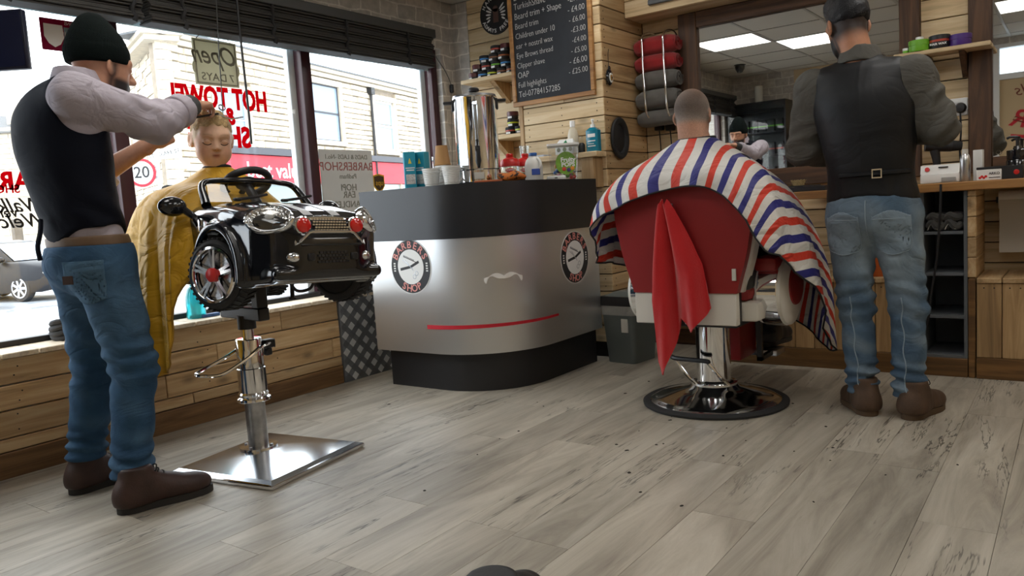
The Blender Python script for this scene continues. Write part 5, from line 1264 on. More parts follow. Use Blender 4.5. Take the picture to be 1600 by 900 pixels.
# black adaptors with cords
for px, lab in ((1033, 'black plug-in adaptor with cord below the towel rack'), (1050, 'black plug-in adaptor half hidden behind the seated customer')):
    q = ony(px, 197, YB); e = empty('power_adaptor', (q[0], YB-.02, q[2]-.03), label=lab, cat='adaptor', group='adaptors below the towel rack')
    G().box((-.026, -.03, 0), (.026, .016, .082), bev=.004).obj('body', 'black', e); G().tube([(0, -.01, 0), (.003, -.005, -.1), (.0, .0, -.25), (.01, .0, -.45)], .004, 6, 16).obj('cord', 'black', e)
# hat and evil-eye charm on the return face
q = onx(968, 216, NX+.012); ht = empty('oval_wall_dish', (NX+.004, q[1], q[2]), label='black oval dish hung flat on the boarded corner below the eye charm', cat='dish')
B = basis((0, 0, 0), (0, 1, 0), (0, 0, 1))
G().lathe([(.0, .002), (.118, .002), (.126, .012), (.120, .022), (.105, .024), (.088, .016), (.082, .006), (0, .005)], 44, B, sx=.86, sy=1.02, cap=False).obj('rim', M('hat_felt', (.012, .012, .013), .7, bump=.2, bscale=200), ht)
G().lathe([(.0815, .0062), (.06, .009), (0, .012)], 40, B, sx=.84, sy=1.0, cap=False).obj('inner_face', 'black', ht)
q = onx(954, 120, NX+.02); ee = empty('evil_eye_charm', (NX+.006, q[1], q[2]), label='black and white glass eye charm hanging on a string', cat='ornament')
G().lathe([(0, 0), (.040, .0), (.044, .006), (.036, .014), (0, .018)], 30, B, sx=.8, sy=1.15, cap=False).sphere((.008, 0, .052), (.006, .014, .014), 12).obj('body', 'black_gloss', ee)
G().lathe([(.026, .0165), (.026, .020), (0, .020)], 26, B@Matrix.Translation((0, -.006, 0)), sx=.8, sy=1.1, cap=False).obj('white_ring', 'white', ee)
G().lathe([(.015, .0205), (.015, .023), (0, .023)], 22, B@Matrix.Translation((0, -.006, 0)), sx=.8, sy=1.1, cap=False).obj('gold_ring', M('charm_gold', hexc('a5782a'), .4), ee)
G().lathe([(.006, .0235), (.006, .0255), (0, .0255)], 14, B@Matrix.Translation((0, -.006, 0)), cap=False).obj('pupil', 'paint_black', ee)
G().tube([(.004, 0, .06), (.003, .002, .13), (.003, .012, .165)], .0018, 5, 8).obj('string', 'black', ee)
# picture on the overhead boxing
q0, q1 = ony(1014, 12, 4.455), ony(1080, 0, 4.455)
pf = empty('picture_frame', ((q0[0]+.2), 4.45, 2.125), label='grey framed black and white picture on the overhead boxing', cat='picture')
x0 = q0[0]; G().box((x0+.03, 4.446, 2.155), (x0+.40, 4.456, 2.36)).obj('print', M('bw_print', (.55, .55, .55), .5, var=.6, vscale=14), pf, ws=True, smooth=False)
for nm_, a, b in (('frame_bottom', (x0, 2.125), (x0+.43, 2.154)), ('frame_left', (x0, 2.155), (x0+.029, 2.39)), ('frame_right', (x0+.401, 2.155), (x0+.43, 2.39)), ('frame_top', (x0+.03, 2.361), (x0+.40, 2.39))): G().box((a[0], 4.436, a[1]), (b[0], 4.458, b[1]), bev=.004).obj(nm_, 'grey_wood', pf, ws=True)

# ------------------------------------------------------------------ bin, cream panel
MT['bin_grey'] = M('bin_grey_plastic', hexc('5f6664'), .5)
p = onz(984, 560); bn = empty('pedal_bin', (-2.19, 4.14, 0), -.12, label='grey plastic bin with black swing collar and clear liner', cat='bin')
taper(G(), .098, .118, .118, .138, 0, .315, .03).obj('body', 'bin_grey', bn)
taper(G(), .1195, .1395, .122, .142, .290, .345, .03).obj('liner', M('bin_liner', hexc('9d9d98'), .35, var=.2, bump=.8, bscale=40), bn)
taper(G(), .124, .144, .122, .142, .3455, .400, .03).obj('collar', 'black', bn)
taper(G(), .105, .125, .06, .09, .4005, .422, .03).obj('flap', 'bin_grey', bn)
G().box((.03, -.1395, .19), (.075, -.1330, .27)).obj('sticker', 'offwhite', bn, smooth=False)
pn_ = empty('wall_heater', (-2.06, 4.69, .17), label='plain cream wall heater panel behind the grey bin', cat='heater')
G().box((-2.28, 4.60, .17), (-1.84, 4.66, .72), bev=.01).obj('panel', 'offwhite', pn_, ws=True); G().box((-2.2, 4.66, .3), (-1.92, 4.699, .6)).obj('mount', 'white', pn_, ws=True, smooth=False)
cord([onz(1258, 383, .60)*0+np.array([-1.20, 4.25, .60]), (-1.165, 4.245, .63), (-1.13, 4.245, .60), (-1.125, 4.245, .54), (-1.16, 4.245, .505), (-1.21, 4.25, .498)], .006, 'hose_loop', M('grey_hose', (.2, .17, .15), .5), 'curved brown hose loop in front of the boarded wall under the worktop', n=30)
cord([ony(1470, 288, 4.225), ony(1469, 330, 4.215), ony(1464, 400, 4.23), ony(1455, 460, 4.24), ony(1450, 500, 4.25), ony(1440, 530, 4.25)], .0055, 'dangling_cable', 'black', 'black cable dangling in front of the grey cubby unit', n=30)

# ------------------------------------------------------------------ the wall behind the seats, seen in the mirrors
MT['cab_black'] = M('display_cabinet_black', (.012, .012, .013), .3)
cab = empty('display_cabinet', (-3.2, YF+.15, 0), label='tall black display cabinet of hair products seen in the mirror', cat='cabinet')
cx0, cx1, cz = -3.60, -2.885, 2.06
G().box((cx0, YF+.003, 0), (cx0+.02, YF+.30, cz)).obj('side', 'cab_black', cab, ws=True, smooth=False); G().box((cx1-.02, YF+.003, 0), (cx1, YF+.30, cz)).obj('side', 'cab_black', cab, ws=True, smooth=False)
G().box((cx0, YF+.003, 0), (cx1, YF+.012, cz)).obj('back', 'cab_black', cab, ws=True, smooth=False); G().box((cx0+.02, YF+.012, cz-.10), (cx1-.02, YF+.30, cz)).obj('header', 'cab_black', cab, ws=True, smooth=False)
for k, z in enumerate((.05, .40, .75, 1.10, 1.40, 1.68)): G().box((cx0+.021, YF+.013, z), (cx1-.021, YF+.28, z+.015)).obj('shelf', 'cab_black', cab, ws=True, smooth=False)
G().box((cx0+.02, YF+.302, .05), (cx0+.355, YF+.306, cz-.02)).obj('door', glass('cabinet_glass', (.9, .92, .92), .03), cab, ws=True, smooth=False); G().box((cx0+.36, YF+.302, .05), (cx1-.02, YF+.306, cz-.02)).obj('door', bpy.data.materials['cabinet_glass'], cab, ws=True, smooth=False)
box0 = {}
for k, (z, c) in enumerate(((1.115, 'lime'), (1.415, 'red'), (1.695, 'green'))):
    for j in range(6):
        e = empty('product_box', (cx0+.085+j*.105, YF+.18, z), label='black product box with %s strip on the display cabinet shelf' % c, cat='box', group='%s strip boxes in the display cabinet' % c)
        if c not in box0: box0[c] = (G().box((-.043, -.04, 0), (.043, .04, .15), bev=.003).obj('box', 'cab_black', e), G().box((-.044, -.041, .06), (.044, .041, .075)).obj('strip', 'band_'+c, e, smooth=False))
        else:
            for s_ in box0[c]: o = s_.copy(); COL.objects.link(o); o.parent = e
G().lathe([(0, 0), (.05, 0), (.05, .20), (.047, .205), (0, .205)], 20).obj('air_freshener', 'offwhite', label='cream cylinder air freshener on top of the display cabinet', cat='air freshener').location = (-3.25, YF+.15, cz+.002)
rail = empty('coat_rail', (-2.2, YF+.02, 1.6), label='wooden coat rail on the cream wall behind the seats', cat='coat rail')
G().box((-2.84, YF+.008, 1.56), (-1.9, YF+.03, 1.68), bev=.003).obj('board', 'dark_x', rail, ws=True)
hk = []
for k in range(5): G().tube([(-2.7+.17*k, YF+.03, 1.63), (-2.7+.17*k, YF+.09, 1.60), (-2.7+.17*k, YF+.10, 1.64)], .008, 6, 10).obj('hook', 'black', rail, ws=True)
def coat(x, m, lab):
    e = empty('hanging_coat', (x, YF+.12, .70), label=lab, cat='coat', group='coats on the rail')
    def fn(u, v):
        a = 2*PI*u; w = .05+.16*min(1, v*1.6); d = .035+.05*v; rip = 1+.10*math.sin(5*a+v*3)
        return (x+w*math.cos(a)*rip, YF+.13+d*math.sin(a)*rip, 1.62-.85*v+.02*math.sin(3*a)*v)
    G().grid(fn, 40, 16, wrap=True).obj('cloth', m, e, ws=True)
    G().tube([fn(t, .0) for t in np.linspace(0, 1, 14, endpoint=False)], .012, 8, closed=True).obj('collar', m, e, ws=True)
coat(-2.66, M('coat_black', (.014, .014, .016), .9), 'black coat hanging from the coat rail'); coat(-2.22, M('coat_charcoal', (.03, .03, .033), .9), 'charcoal jacket hanging from the coat rail')
# frosted window and lettered panel right of it
w2 = empty('window_2', (0, YF-.05, .95)); tag(w2, kind='structure')
G().box((-.82, YF-.14, .95), (-.72, YF-.02, 2.36)).box((.84, YF-.14, .95), (.90, YF-.02, 2.36)).box((-.72, YF-.14, 2.32), (.84, YF-.02, 2.36)).box((-.72, YF-.14, 1.99), (.84, YF-.02, 2.05)).box((-.72, YF-.14, .95), (.84, YF-.02, 1.0)).obj('frame', 'pvc', w2, ws=True, smooth=False)
G().box((-.72, YF-.09, 2.05), (.84, YF-.08, 2.32)).obj('frosted_pane', glass('frosted_glass', (.7, .75, .78), .1, .5), w2, ws=True, smooth=False)
lp = empty('logo_panel', (0, YF-.06, 1.0), label='beige panel with red barber logo seen in the right mirror', cat='sign')
G().box((-.72, YF-.08, 1.0), (.84, YF-.06, 1.99)).obj('panel', 'cream', lp, ws=True, smooth=False)
LB = lambda x, z, rr_=0: basis((x, YF-.058, z), (-math.cos(rr_), 0, math.sin(rr_)), (math.sin(rr_), 0, math.cos(rr_)))
G().text('Dads & Lads', .17, LB(-.12, 1.86, 0), extrude=.001, shear=.35, offset=-.001, xs=1.05).obj('script_lettering', M('script_brown', hexc('7a3526'), .6), lp, ws=True, smooth=False)
g = G()
for i, ch in enumerate('BARBER'):
    t = (i-2.5)/2.5; g.text(ch, .26, LB(.08-.62*t*1.0, 1.68-.12*t*t, .28*t), extrude=.001, offset=.004)
g.obj('arched_lettering', 'paint_red', lp, ws=True, smooth=False)
g = G().tube([(-.62+1.3*t, YF-.056, 1.34-.10*(1-(2*t-1)**2)*.6+.05) for t in np.linspace(0, 1, 20)], .018, 6); g.obj('red_swoosh', 'paint_red', lp, ws=True)
G().tube([(-.60, YF-.056, 1.56), (-.30, YF-.056, 1.44), (-.28, YF-.056, 1.46), (-.58, YF-.056, 1.59)], .006, 6, closed=True).obj('razor_outline', M('razor_line', hexc('8a2a22'), .6), lp, ws=True)
# ceiling dome camera
q = (-3.52, .62); dc = empty('dome_camera', (q[0]+.35, q[1]-.2, ZC), label='small black dome camera on the ceiling', cat='camera')
G().lathe([(.055, -.004), (.055, -.03), (.05, -.05), (.03, -.085), (0, -.09)], 24).obj('dome', 'black_gloss', dc); G().lathe([(.065, 0), (.065, -.006), (.05, -.008)], 24).obj('collar', 'black', dc)
# wall screen at the window end
TV = np.array([CC+ray(px, py)*(3.0/FPX) for px, py in ((-80, 8), (28, 16), (44, 107), (-70, 100))])
tvc = TV.mean(0); tv = empty('wall_screen', (tvc[0], tvc[1], TV[:, 2].min()), label='dark flat screen hanging from the ceiling beside the window', cat='screen')
rgt = TV[2]-TV[3]; rgt[2] = 0; rgt /= np.linalg.norm(rgt); tr = TV[2]; bk = np.array([-rgt[1], rgt[0], 0])
zb, zt = TV[2][2], TV[1][2]
tm = Matrix(((rgt[0], bk[0], 0, tr[0]), (rgt[1], bk[1], 0, tr[1]), (0, 0, 1, zb), (0, 0, 0, 1)))
G().box((-.55, 0, 0), (0, .03, zt-zb), tm, bev=.005).obj('casing', M('screen_back', hexc('15182a'), .35), tv, ws=True)
G().box((-.545, -.002, .012), (-.008, .0, zt-zb-.008), tm).obj('display', M('screen_dark', hexc('1a1d33'), .15), tv, ws=True, smooth=False)
G().cyl(tuple(tm@Vector((-.28, .05, .1))), (*(tm@Vector((-.28, .05, 0)))[:2], ZC-.001), .018).box((-.33, .03, .05), (-.23, .06, .15), tm).obj('ceiling_bracket', 'black', tv, ws=True)

# ------------------------------------------------------------------ lettering and signs in the shop window (all read from outside)
XL = XG+.008
MT['vinyl_red'] = vinyl('red_window_vinyl', 'd0182c'); MT['vinyl_pale'] = vinyl('pale_window_vinyl', 'a7c0ca')
def wtext(body, px, py, size, mat, nm, parent, xs=1.0, shear=0.0, off=.0, x=XL, rot=0.0):
    q = onx(px, py, x); return G().text(body, size, basis((x, q[1], q[2]), (0, -math.cos(rot), -math.sin(rot)), (0, -math.sin(rot)*-1, math.cos(rot))), extrude=.0006, xs=xs, shear=shear, offset=off).obj(nm, mat, parent, ws=True, smooth=False)
sl = empty('window_lettering', (XL, 2.6, 1.2), label='red HOT TOWEL and SHAVE lettering on the window, reversed from inside', cat='lettering')
wtext('HOT TOWEL', 343, 155, .150, 'vinyl_red', 'word', sl, xs=.68, off=.007); wtext('&', 359, 183, .12, 'vinyl_red', 'word', sl, off=.006, xs=.85); wtext('SHAVE', 345, 215, .150, 'vinyl_red', 'word', sl, xs=.84, off=.007)
s2 = empty('window_lettering', (XL, 1.4, 1.0), label='red BARBER SHOP and black walk-ins lettering on the window beside the taxi view', cat='lettering')
wtext('BARBER', 1, 284, .105, 'vinyl_red', 'word', s2, xs=.95, off=.004); wtext('SHOP', 6, 296, .05, 'vinyl_red', 'word', s2, off=.001); wtext('Walk Ins', 12, 322, .085, 'paint_black', 'word', s2, shear=.35, off=.001); wtext('very', 8, 333, .06, 'paint_black', 'word', s2, shear=.25, off=.001); wtext('Welcome', 8, 347, .085, 'paint_black', 'word', s2, shear=.35, off=.001)
# open sign
MT['sign_cream'] = vinyl('open_sign_cream', 'c9c6b2', .45); MT['sign_grey'] = M('open_sign_grey', hexc('7c7a6c'), .6)
a, b = onx(300, 62, -3.69), onx(374, 134, -3.69)
os_ = empty('open_sign', (-3.69, (a[1]+b[1])/2, b[2]), label='cream Open 7 days sign hanging in the window, reversed from inside', cat='sign')
yc, zc_ = (a[1]+b[1])/2, (a[2]+b[2])/2; hw, hh = abs(b[1]-a[1])/2, abs(a[2]-b[2])/2+.012
G().box((-3.698, yc-hw, zc_-hh), (-3.690, yc+hw, zc_+hh)).obj('board', 'sign_cream', os_, ws=True, smooth=False)
G().box((-3.6995, yc-hw+.008, zc_-hh+.008), (-3.6885, yc+hw-.008, zc_-hh+.012)).box((-3.6995, yc-hw+.008, zc_+hh-.012), (-3.6885, yc+hw-.008, zc_+hh-.008)).box((-3.6995, yc-hw+.008, zc_-hh+.012), (-3.6885, yc-hw+.012, zc_+hh-.012)).box((-3.6995, yc+hw-.012, zc_-hh+.012), (-3.6885, yc+hw-.008, zc_+hh-.012)).obj('border', 'sign_grey', os_, ws=True, smooth=False)
for s in (-1, 1): G().sphere((-3.694, yc+s*hw, zc_-hh*.25), (.008, .012, .03), 10).obj('hand_mark', 'sign_cream', os_, ws=True)
OB = lambda z: basis((-3.6885, yc, z), (0, -1, 0), (0, 0, 1))
G().text('Open', .135, OB(zc_+.035), extrude=.0006, shear=.4, offset=.001, xs=.85).obj('script', 'sign_grey', os_, ws=True, smooth=False)
[G().text(w_, .055, basis((-3.6885, yc+dy_, zc_-.075), (0, -1, 0), (0, 0, 1)), extrude=.0006, offset=.0005, xs=1.1).obj('word', 'sign_grey', os_, ws=True, smooth=False) for w_, dy_ in (('7', .085), ('DAYS', -.02))]
G().tube([(-3.694, yc-hw*.8, zc_+hh), (-3.694, yc, zc_+hh+.10), (-3.694, yc+hw*.8, zc_+hh)], .002, 5).obj('string', 'black', os_, ws=True)
G().cyl((-3.694, yc, zc_+hh+.10), (-3.694, yc, 2.095), .002, seg=6).obj('hanger', 'black', os_, ws=True)
# poster behind the counter end
ps_ = empty('window_poster', (XL, 3.3, .9), label='white poster with pale red BARBERSHOP title on the window above the counter', cat='poster')
a, b = onx(497, 233, XL), onx(585, 300, XL)
y0, y1, z1, z0 = a[1], b[1], a[2], .80
G().box((XL, y0, z0), (XL+.002, y1, z1)).obj('paper', vinyl('poster_paper', 'c2beb8', .4), ps_, ws=True, smooth=False)
PB = lambda z: basis((XL+.003, (y0+y1)/2, z), (0, -1, 0), (0, 0, 1)); hgt = z1-1.06
for body, dz, sz, m in (('DADS & LADS -No.1', .045, .040, 'sign_grey'), ('BARBERSHOP', .105, .074, M('poster_red', hexc('a5605a'), .7)), ('Padiham', .165, .042, 'sign_grey'), ('HOPI', .235, .058, 'sign_grey'), ('EAR', .28, .058, 'sign_grey'), ('CANDLES', .34, .058, 'sign_grey')):
    G().text(body, sz, PB(z1-dz), extrude=.0004, offset=.0004).obj('poster_line', m, ps_, ws=True, smooth=False)
# football banner high on the left pane
a, b = onx(60, 26, XL), onx(128, 58, XL)
bn_ = empty('club_banner', (XL, (a[1]+b[1])/2, b[2]), label='claret champions banner with shield crest stuck high on the window', cat='banner')
z1, z0 = a[2], a[2]-.14; y0 = a[1]; y1 = y0+.30
G().box((XL, y0, z0), (XL+.002, y1, z1)).obj('strip', vinyl('claret', '7a2440', .5), bn_, ws=True, smooth=False)
G().box((XL+.002, y0+.10, z0+.038), (XL+.003, y1, z1-.032)).obj('pale_band', MT['vinyl_pale'], bn_, ws=True, smooth=False)
BB = lambda y, z: basis((XL+.0035, y, z), (0, -1, 0), (0, 0, 1))
G().text('CHAMPIONS', .042, BB((y0+.1+y1)/2, (z0+z1)/2+.003), extrude=.0004).obj('lettering', 'print_white', bn_, ws=True, smooth=False)
G().text('LEAGUE CHAMPIONS', .020, BB((y0+.1+y1)/2, z1-.015), extrude=.0004).text('2015/16', .03, BB((y0+.1+y1)/2, z0+.018), extrude=.0004).obj('small_lettering', 'print_white', bn_, ws=True, smooth=False)
sh = [(-.04, .045), (.04, .045), (.042, -.01), (.025, -.04), (0, -.055), (-.025, -.04), (-.042, -.01)]
cr_ = G().prism(sh, .001, BB(y0+.055, (z0+z1)/2)).obj('crest', 'print_white', bn_, ws=True, smooth=False)
G().prism([(-.018, -.01), (-.012, -.028), (0, -.034), (.012, -.028), (.018, -.01), (0, .012)], .001, BB(y0+.055, (z0+z1)/2)@Matrix.Translation((0, 0, .001))).box((-.03, .018, .001), (-.012, .03, .002), BB(y0+.055, (z0+z1)/2)).box((.012, .018, .001), (.03, .03, .002), BB(y0+.055, (z0+z1)/2)).obj('crest_marks', M('crest_gold', hexc('b8a04a'), .5), cr_, ws=True, smooth=False)
# parcel-shop shield sticker
q = onx(592, 286, XL); us = empty('shield_sticker', (XL, q[1], q[2]-.06), label='small yellow and brown shield sticker on the window behind the counter', cat='sticker')
SBm = basis((XL, q[1], q[2]), (0, -1, 0), (0, 0, 1)); shp = [(-.05, .05), (0, .06), (.05, .05), (.05, -.02), (.03, -.045), (0, -.06), (-.03, -.045), (-.05, -.02)]
G().prism(shp, .001, SBm@Matrix.Translation((0, 0, -.002))).obj('shield', M('shield_yellow', hexc('d8a92a'), .5), us, ws=True, smooth=False)
G().prism([(x*.82, y*.82) for x, y in shp], .001, SBm@Matrix.Translation((0, 0, -.004))).obj('brown_field', M('shield_brown', hexc('4a331f'), .5), us, ws=True, smooth=False)
G().text('ups', .05, SBm@Matrix.Translation((0, .0, -.006)), extrude=.0004, offset=.0006).obj('lettering', M('shield_letter', hexc('d8a92a'), .5), us, ws=True, smooth=False)
# things on the sill
sz = .5065
q = onx(118, 500, -3.62); e = empty('shaving_brush', (-3.62, onx(118, 520, -3.62)[1], sz), label='upright brush with cream bristles and black handle on the window sill', cat='brush')
G().lathe([(.026, 0), (.028, .006), (.016, .012), (.014, .05), (.024, .06), (.026, .066)], 20).obj('handle', 'black', e)
G().lathe([(.026, .066), (.038, .09), (.036, .125), (.02, .135), (0, .137)], 26).obj('bristles', M('cream_bristle', hexc('cfc6a8'), .8, var=.3, aniso=(60, 60, 2), vscale=3), e)
g = G()
q = onx(104, 515, -3.64)
for k in range(4): g.tube([(-3.64+.05*math.cos(t)*(1-.1*k), q[1]+.055*math.sin(t)*(1+.1*math.sin(k)), sz+.014+.021*k+.006*math.sin(2*t+k)) for t in np.linspace(0, 2*PI, 20, endpoint=False)], .013, 8, closed=True)
g.obj('grey_cloth_coil', M('grey_rag', hexc('4a4a4c'), .95, bump=.5, bscale=150), label='coiled grey hose cloth on the window sill behind the brush', cat='cloth')
q = onx(305, 470, -3.62); e = empty('turquoise_bottle', (-3.62, q[1], sz), label='turquoise translucent spray bottle on the window sill under the toy car', cat='bottle')
def turq():
    m, t, pp = _new('turquoise_liquid'); pp.inputs['Base Color'].default_value = (*hexc('2fb9c4'), 1); pp.inputs['Roughness'].default_value = .15; pp.inputs['Transmission Weight'].default_value = .55; return m
MT['turq'] = turq()
G().lathe([(0, 0), (.045, 0), (.048, .006), (.046, .05), (.048, .055), (.046, .11), (.035, .15), (.018, .165)], 24).obj('bottle', 'turq', e); G().lathe([(.02, .163), (.02, .195), (.012, .2), (0, .2)], 16).obj('cap', 'turq', e); G().box((-.035, -.008, .195), (.012, .008, .215), bev=.004).obj('trigger', 'turq', e)
q = onx(328, 490, -3.58); G().box((-3.60, q[1]-.05, sz), (-3.565, q[1]+.05, sz+.016), bev=.003).obj('blue_brush', M('blue_bristles', hexc('33588a'), .6, var=.4, vscale=60), label='small blue nail brush lying on the sill beside the turquoise bottle', cat='brush')
# ------------------------------------------------------------------ toy car on a hydraulic chair pedestal
STD = np.array([-2.702, 1.847, 0.0])
cc = empty('toy_car_chair', STD, label='black toy car mounted on a chrome pump pedestal as a child barber seat', cat='barber chair')
psi, roll = math.radians(-8), -.06
Lc = np.array([-math.sin(psi)*math.cos(roll), math.cos(psi)*math.cos(roll), math.sin(roll)]); Fc = np.array([math.cos(psi), math.sin(psi), 0]); Zc = np.cross(Fc, Lc)
Aw = CC+ray(339, 429)*(2.70/FPX); Oc = Aw+Lc*.27
CARM = Matrix([[Fc[i], Lc[i], Zc[i], Oc[i]] for i in range(3)]+[[0, 0, 0, 1]])
CMn = np.array(CARM)
def cw(V): V = np.asarray(V, float); return V@CMn[:3, :3].T+CMn[:3, 3]
def cobj(g, name, mat, parent=cc, **k):
    g.V = [tuple(CARM@Vector(v)) for v in g.V]; return g.obj(name, mat, parent, ws=True, **k)
# pedestal
br = math.radians(9)
g = G(); s_ = .262; bm_ = Matrix.Translation(Vector((STD[0]+.055, STD[1]+.01, 0)))@Matrix.Rotation(br, 4, 'Z')
g.add([(-s_, -s_, .0), (s_, -s_, .0), (s_, s_, .0), (-s_, s_, .0), (-s_, -s_, .018), (s_, -s_, .018), (s_, s_, .018), (-s_, s_, .018), (-s_+.02, -s_+.02, .028), (s_-.02, -s_+.02, .028), (s_-.02, s_-.02, .028), (-s_+.02, s_-.02, .028), (-.05, -.05, .058), (.05, -.05, .058), (.05, .05, .058), (-.05, .05, .058)],
      [(3, 2, 1, 0)]+[(a+i, a+(i+1) % 4, a+4+(i+1) % 4, a+4+i) for a in (0, 4, 8) for i in range(4)]+[(12, 13, 14, 15)], bm_)
g.obj('base_plate', M('polished_base', (.72, .76, .80), .16, 1, var=.08), cc, ws=True, angle=.25)
g = G().tube([tuple(bm_@Vector(p)) for p in ((-s_, -s_, .010), (s_, -s_, .010), (s_, s_, .010), (-s_, s_, .010))], .010, 8, closed=True); g.obj('base_trim', 'chrome', cc, ws=True)
X0, Y0 = STD[0]+.055, STD[1]+.01
pc = lambda *pr: G().lathe(list(pr), 28, Matrix.Translation((X0-.055, Y0-.01, 0)))
pc((.075, .055), (.075, .064), (.045, .066), (.042, .066)).obj('flange', 'chrome', cc, ws=True)
for k in range(4): G().lathe([(.007, 0), (.007, .006)], 6, Matrix.Translation((STD[0]+.058*math.cos(k*PI/2+.4), STD[1]+.058*math.sin(k*PI/2+.4), .064))).obj('bolt', 'steel', cc, ws=True)
pc((.040, .062), (.040, .255)).obj('lower_tube', 'steel', cc, ws=True)
pc((.062, .250), (.068, .254), (.066, .264), (.056, .270), (.060, .282), (.056, .290)).obj('collar_ring', 'chrome', cc, ws=True)
pc((.056, .288), (.056, .385), (.052, .388), (.052, .50), (.049, .506), (.02, .507)).obj('pump_cylinder', 'chrome', cc, ws=True)
pc((.024, .50), (.024, .56)).obj('piston', 'chrome', cc, ws=True)
pc((.036, .545), (.036, .60)).obj('socket', 'black', cc, ws=True)
pt0 = np.array([STD[0], STD[1], 0])
lv = lambda dx, dy, z: (STD[0]+dx, STD[1]+dy, z)
G().tube([lv(.03, .085, .475), lv(.055, .02, .470), lv(.06, -.06, .435), lv(.045, -.16, .395), lv(.02, -.22, .398), lv(-.01, -.235, .402), lv(-.035, -.2, .41), lv(-.05, -.06, .445), lv(-.055, .0, .47)], .0065, 8, 50).obj('pump_lever', 'chrome', cc, ws=True)
G().box(lv(.0, .05, .455), lv(.04, .10, .49), bev=.004).box(lv(.01, .055, .425), lv(.035, .085, .455), bev=.004).obj('valve_block', 'black', cc, ws=True)
# black steel cradle; runs across the car (its long bar lies roughly along the car's width)
cd = Matrix.Translation((STD[0], STD[1], 0))@Matrix.Rotation(psi, 4, 'Z')
ztop_ = Oc[2]-.03
cr1 = G().box((-.18, -.024, .585), (.15, .024, .635), cd, bev=.004)
cr1.obj('cradle_bar', 'black', cc, ws=True)
G().box((.098, -.023, .635), (.146, .023, ztop_), cd, bev=.003).obj('cradle_upright', 'black', cc, ws=True); G().box((-.178, -.022, .635), (-.134, .022, ztop_), cd, bev=.003).obj('cradle_upright', 'black', cc, ws=True)
G().box((-.28, -.145, -.045), (.0, .125, -.02), Matrix.Translation((STD[0]+.12, STD[1], Oc[2]))@Matrix.Rotation(psi, 4, 'Z')).obj('cradle_plate', 'black', cc, ws=True, smooth=False)
# shell, local frame: x forward from the front axle, y to the car's left, z up from the axle
def car_sdf(P):
    x, y, z = P[:, 0], P[:, 1], P[:, 2]
    # hull plan: narrows and rounds to the nose
    hw = np.interp(x, [-.86, -.78, -.5, -.1, .1, .2, .27, .315], [.17, .245, .265, .262, .262, .245, .205, .12]).astype(f32)
    zt = np.interp(x, [-.86, -.6, -.45, -.2, -.12, .0, .12, .22, .28, .315], [.20, .265, .27, .265, .262, .255, .238, .215, .185, .13]).astype(f32)
    zb = np.interp(x, [-.86, -.7, .1, .25, .315], [.02, -.045, -.045, -.035, .0]).astype(f32)
    crown = zt-.35*np.maximum(np.abs(y)-.10, 0)**2/.26
    ay = np.abs(y)
    d = smax(smax(ay-hw, z-crown, .05), zb-z, .03)
    d = smax(d, np.abs(x+.272)-.587, .03)
    # fender flares
    for wx in (0.0, -.60):
        fl = np.sqrt((x-wx)**2+(z+.0)**2); f = smax(smax(np.maximum(fl-.182, ay-.283), .18-ay, .03), -.045-z, .02); d = smin(d, f, .022)
    # bumper lip
    d = smin(d, rbox(P, (.255, 0, .0), (.055, .215, .022), .02), .02)
    # groove above the bumper
    d = np.maximum(d, -(np.maximum(np.abs(z-.108)-.006, .2-x)+.0)*1.0-.0 if False else -1e3)
    # wheel wells and cockpit
    for wx in (0.0, -.60):
        w = np.maximum(np.sqrt((x-wx)**2+z**2)-.152, .135-ay); d = smax(d, -w, .006)
    ck = rbox(P, (-.47, 0, .26), (.26, .185, .19), .06); d = smax(d, -ck, .015)
    return d
X_, F_ = nets(car_sdf, (-.92, -.33, -.12), (.40, .33, .36), .0055, 3)
mk('body_shell', cw(X_), F_, 'black_gloss', cc, ws=True, angle=4)
g = G().box((-.80, -.12, -.03), (.16, .12, .10)); cobj(g, 'chassis', 'black', smooth=False)
cobj(G().box((-.66, -.17, .10), (-.3, .17, .12)).box((-.72, -.17, .10), (-.66, .17, .36), bev=.02), 'seat', 'black_matt')
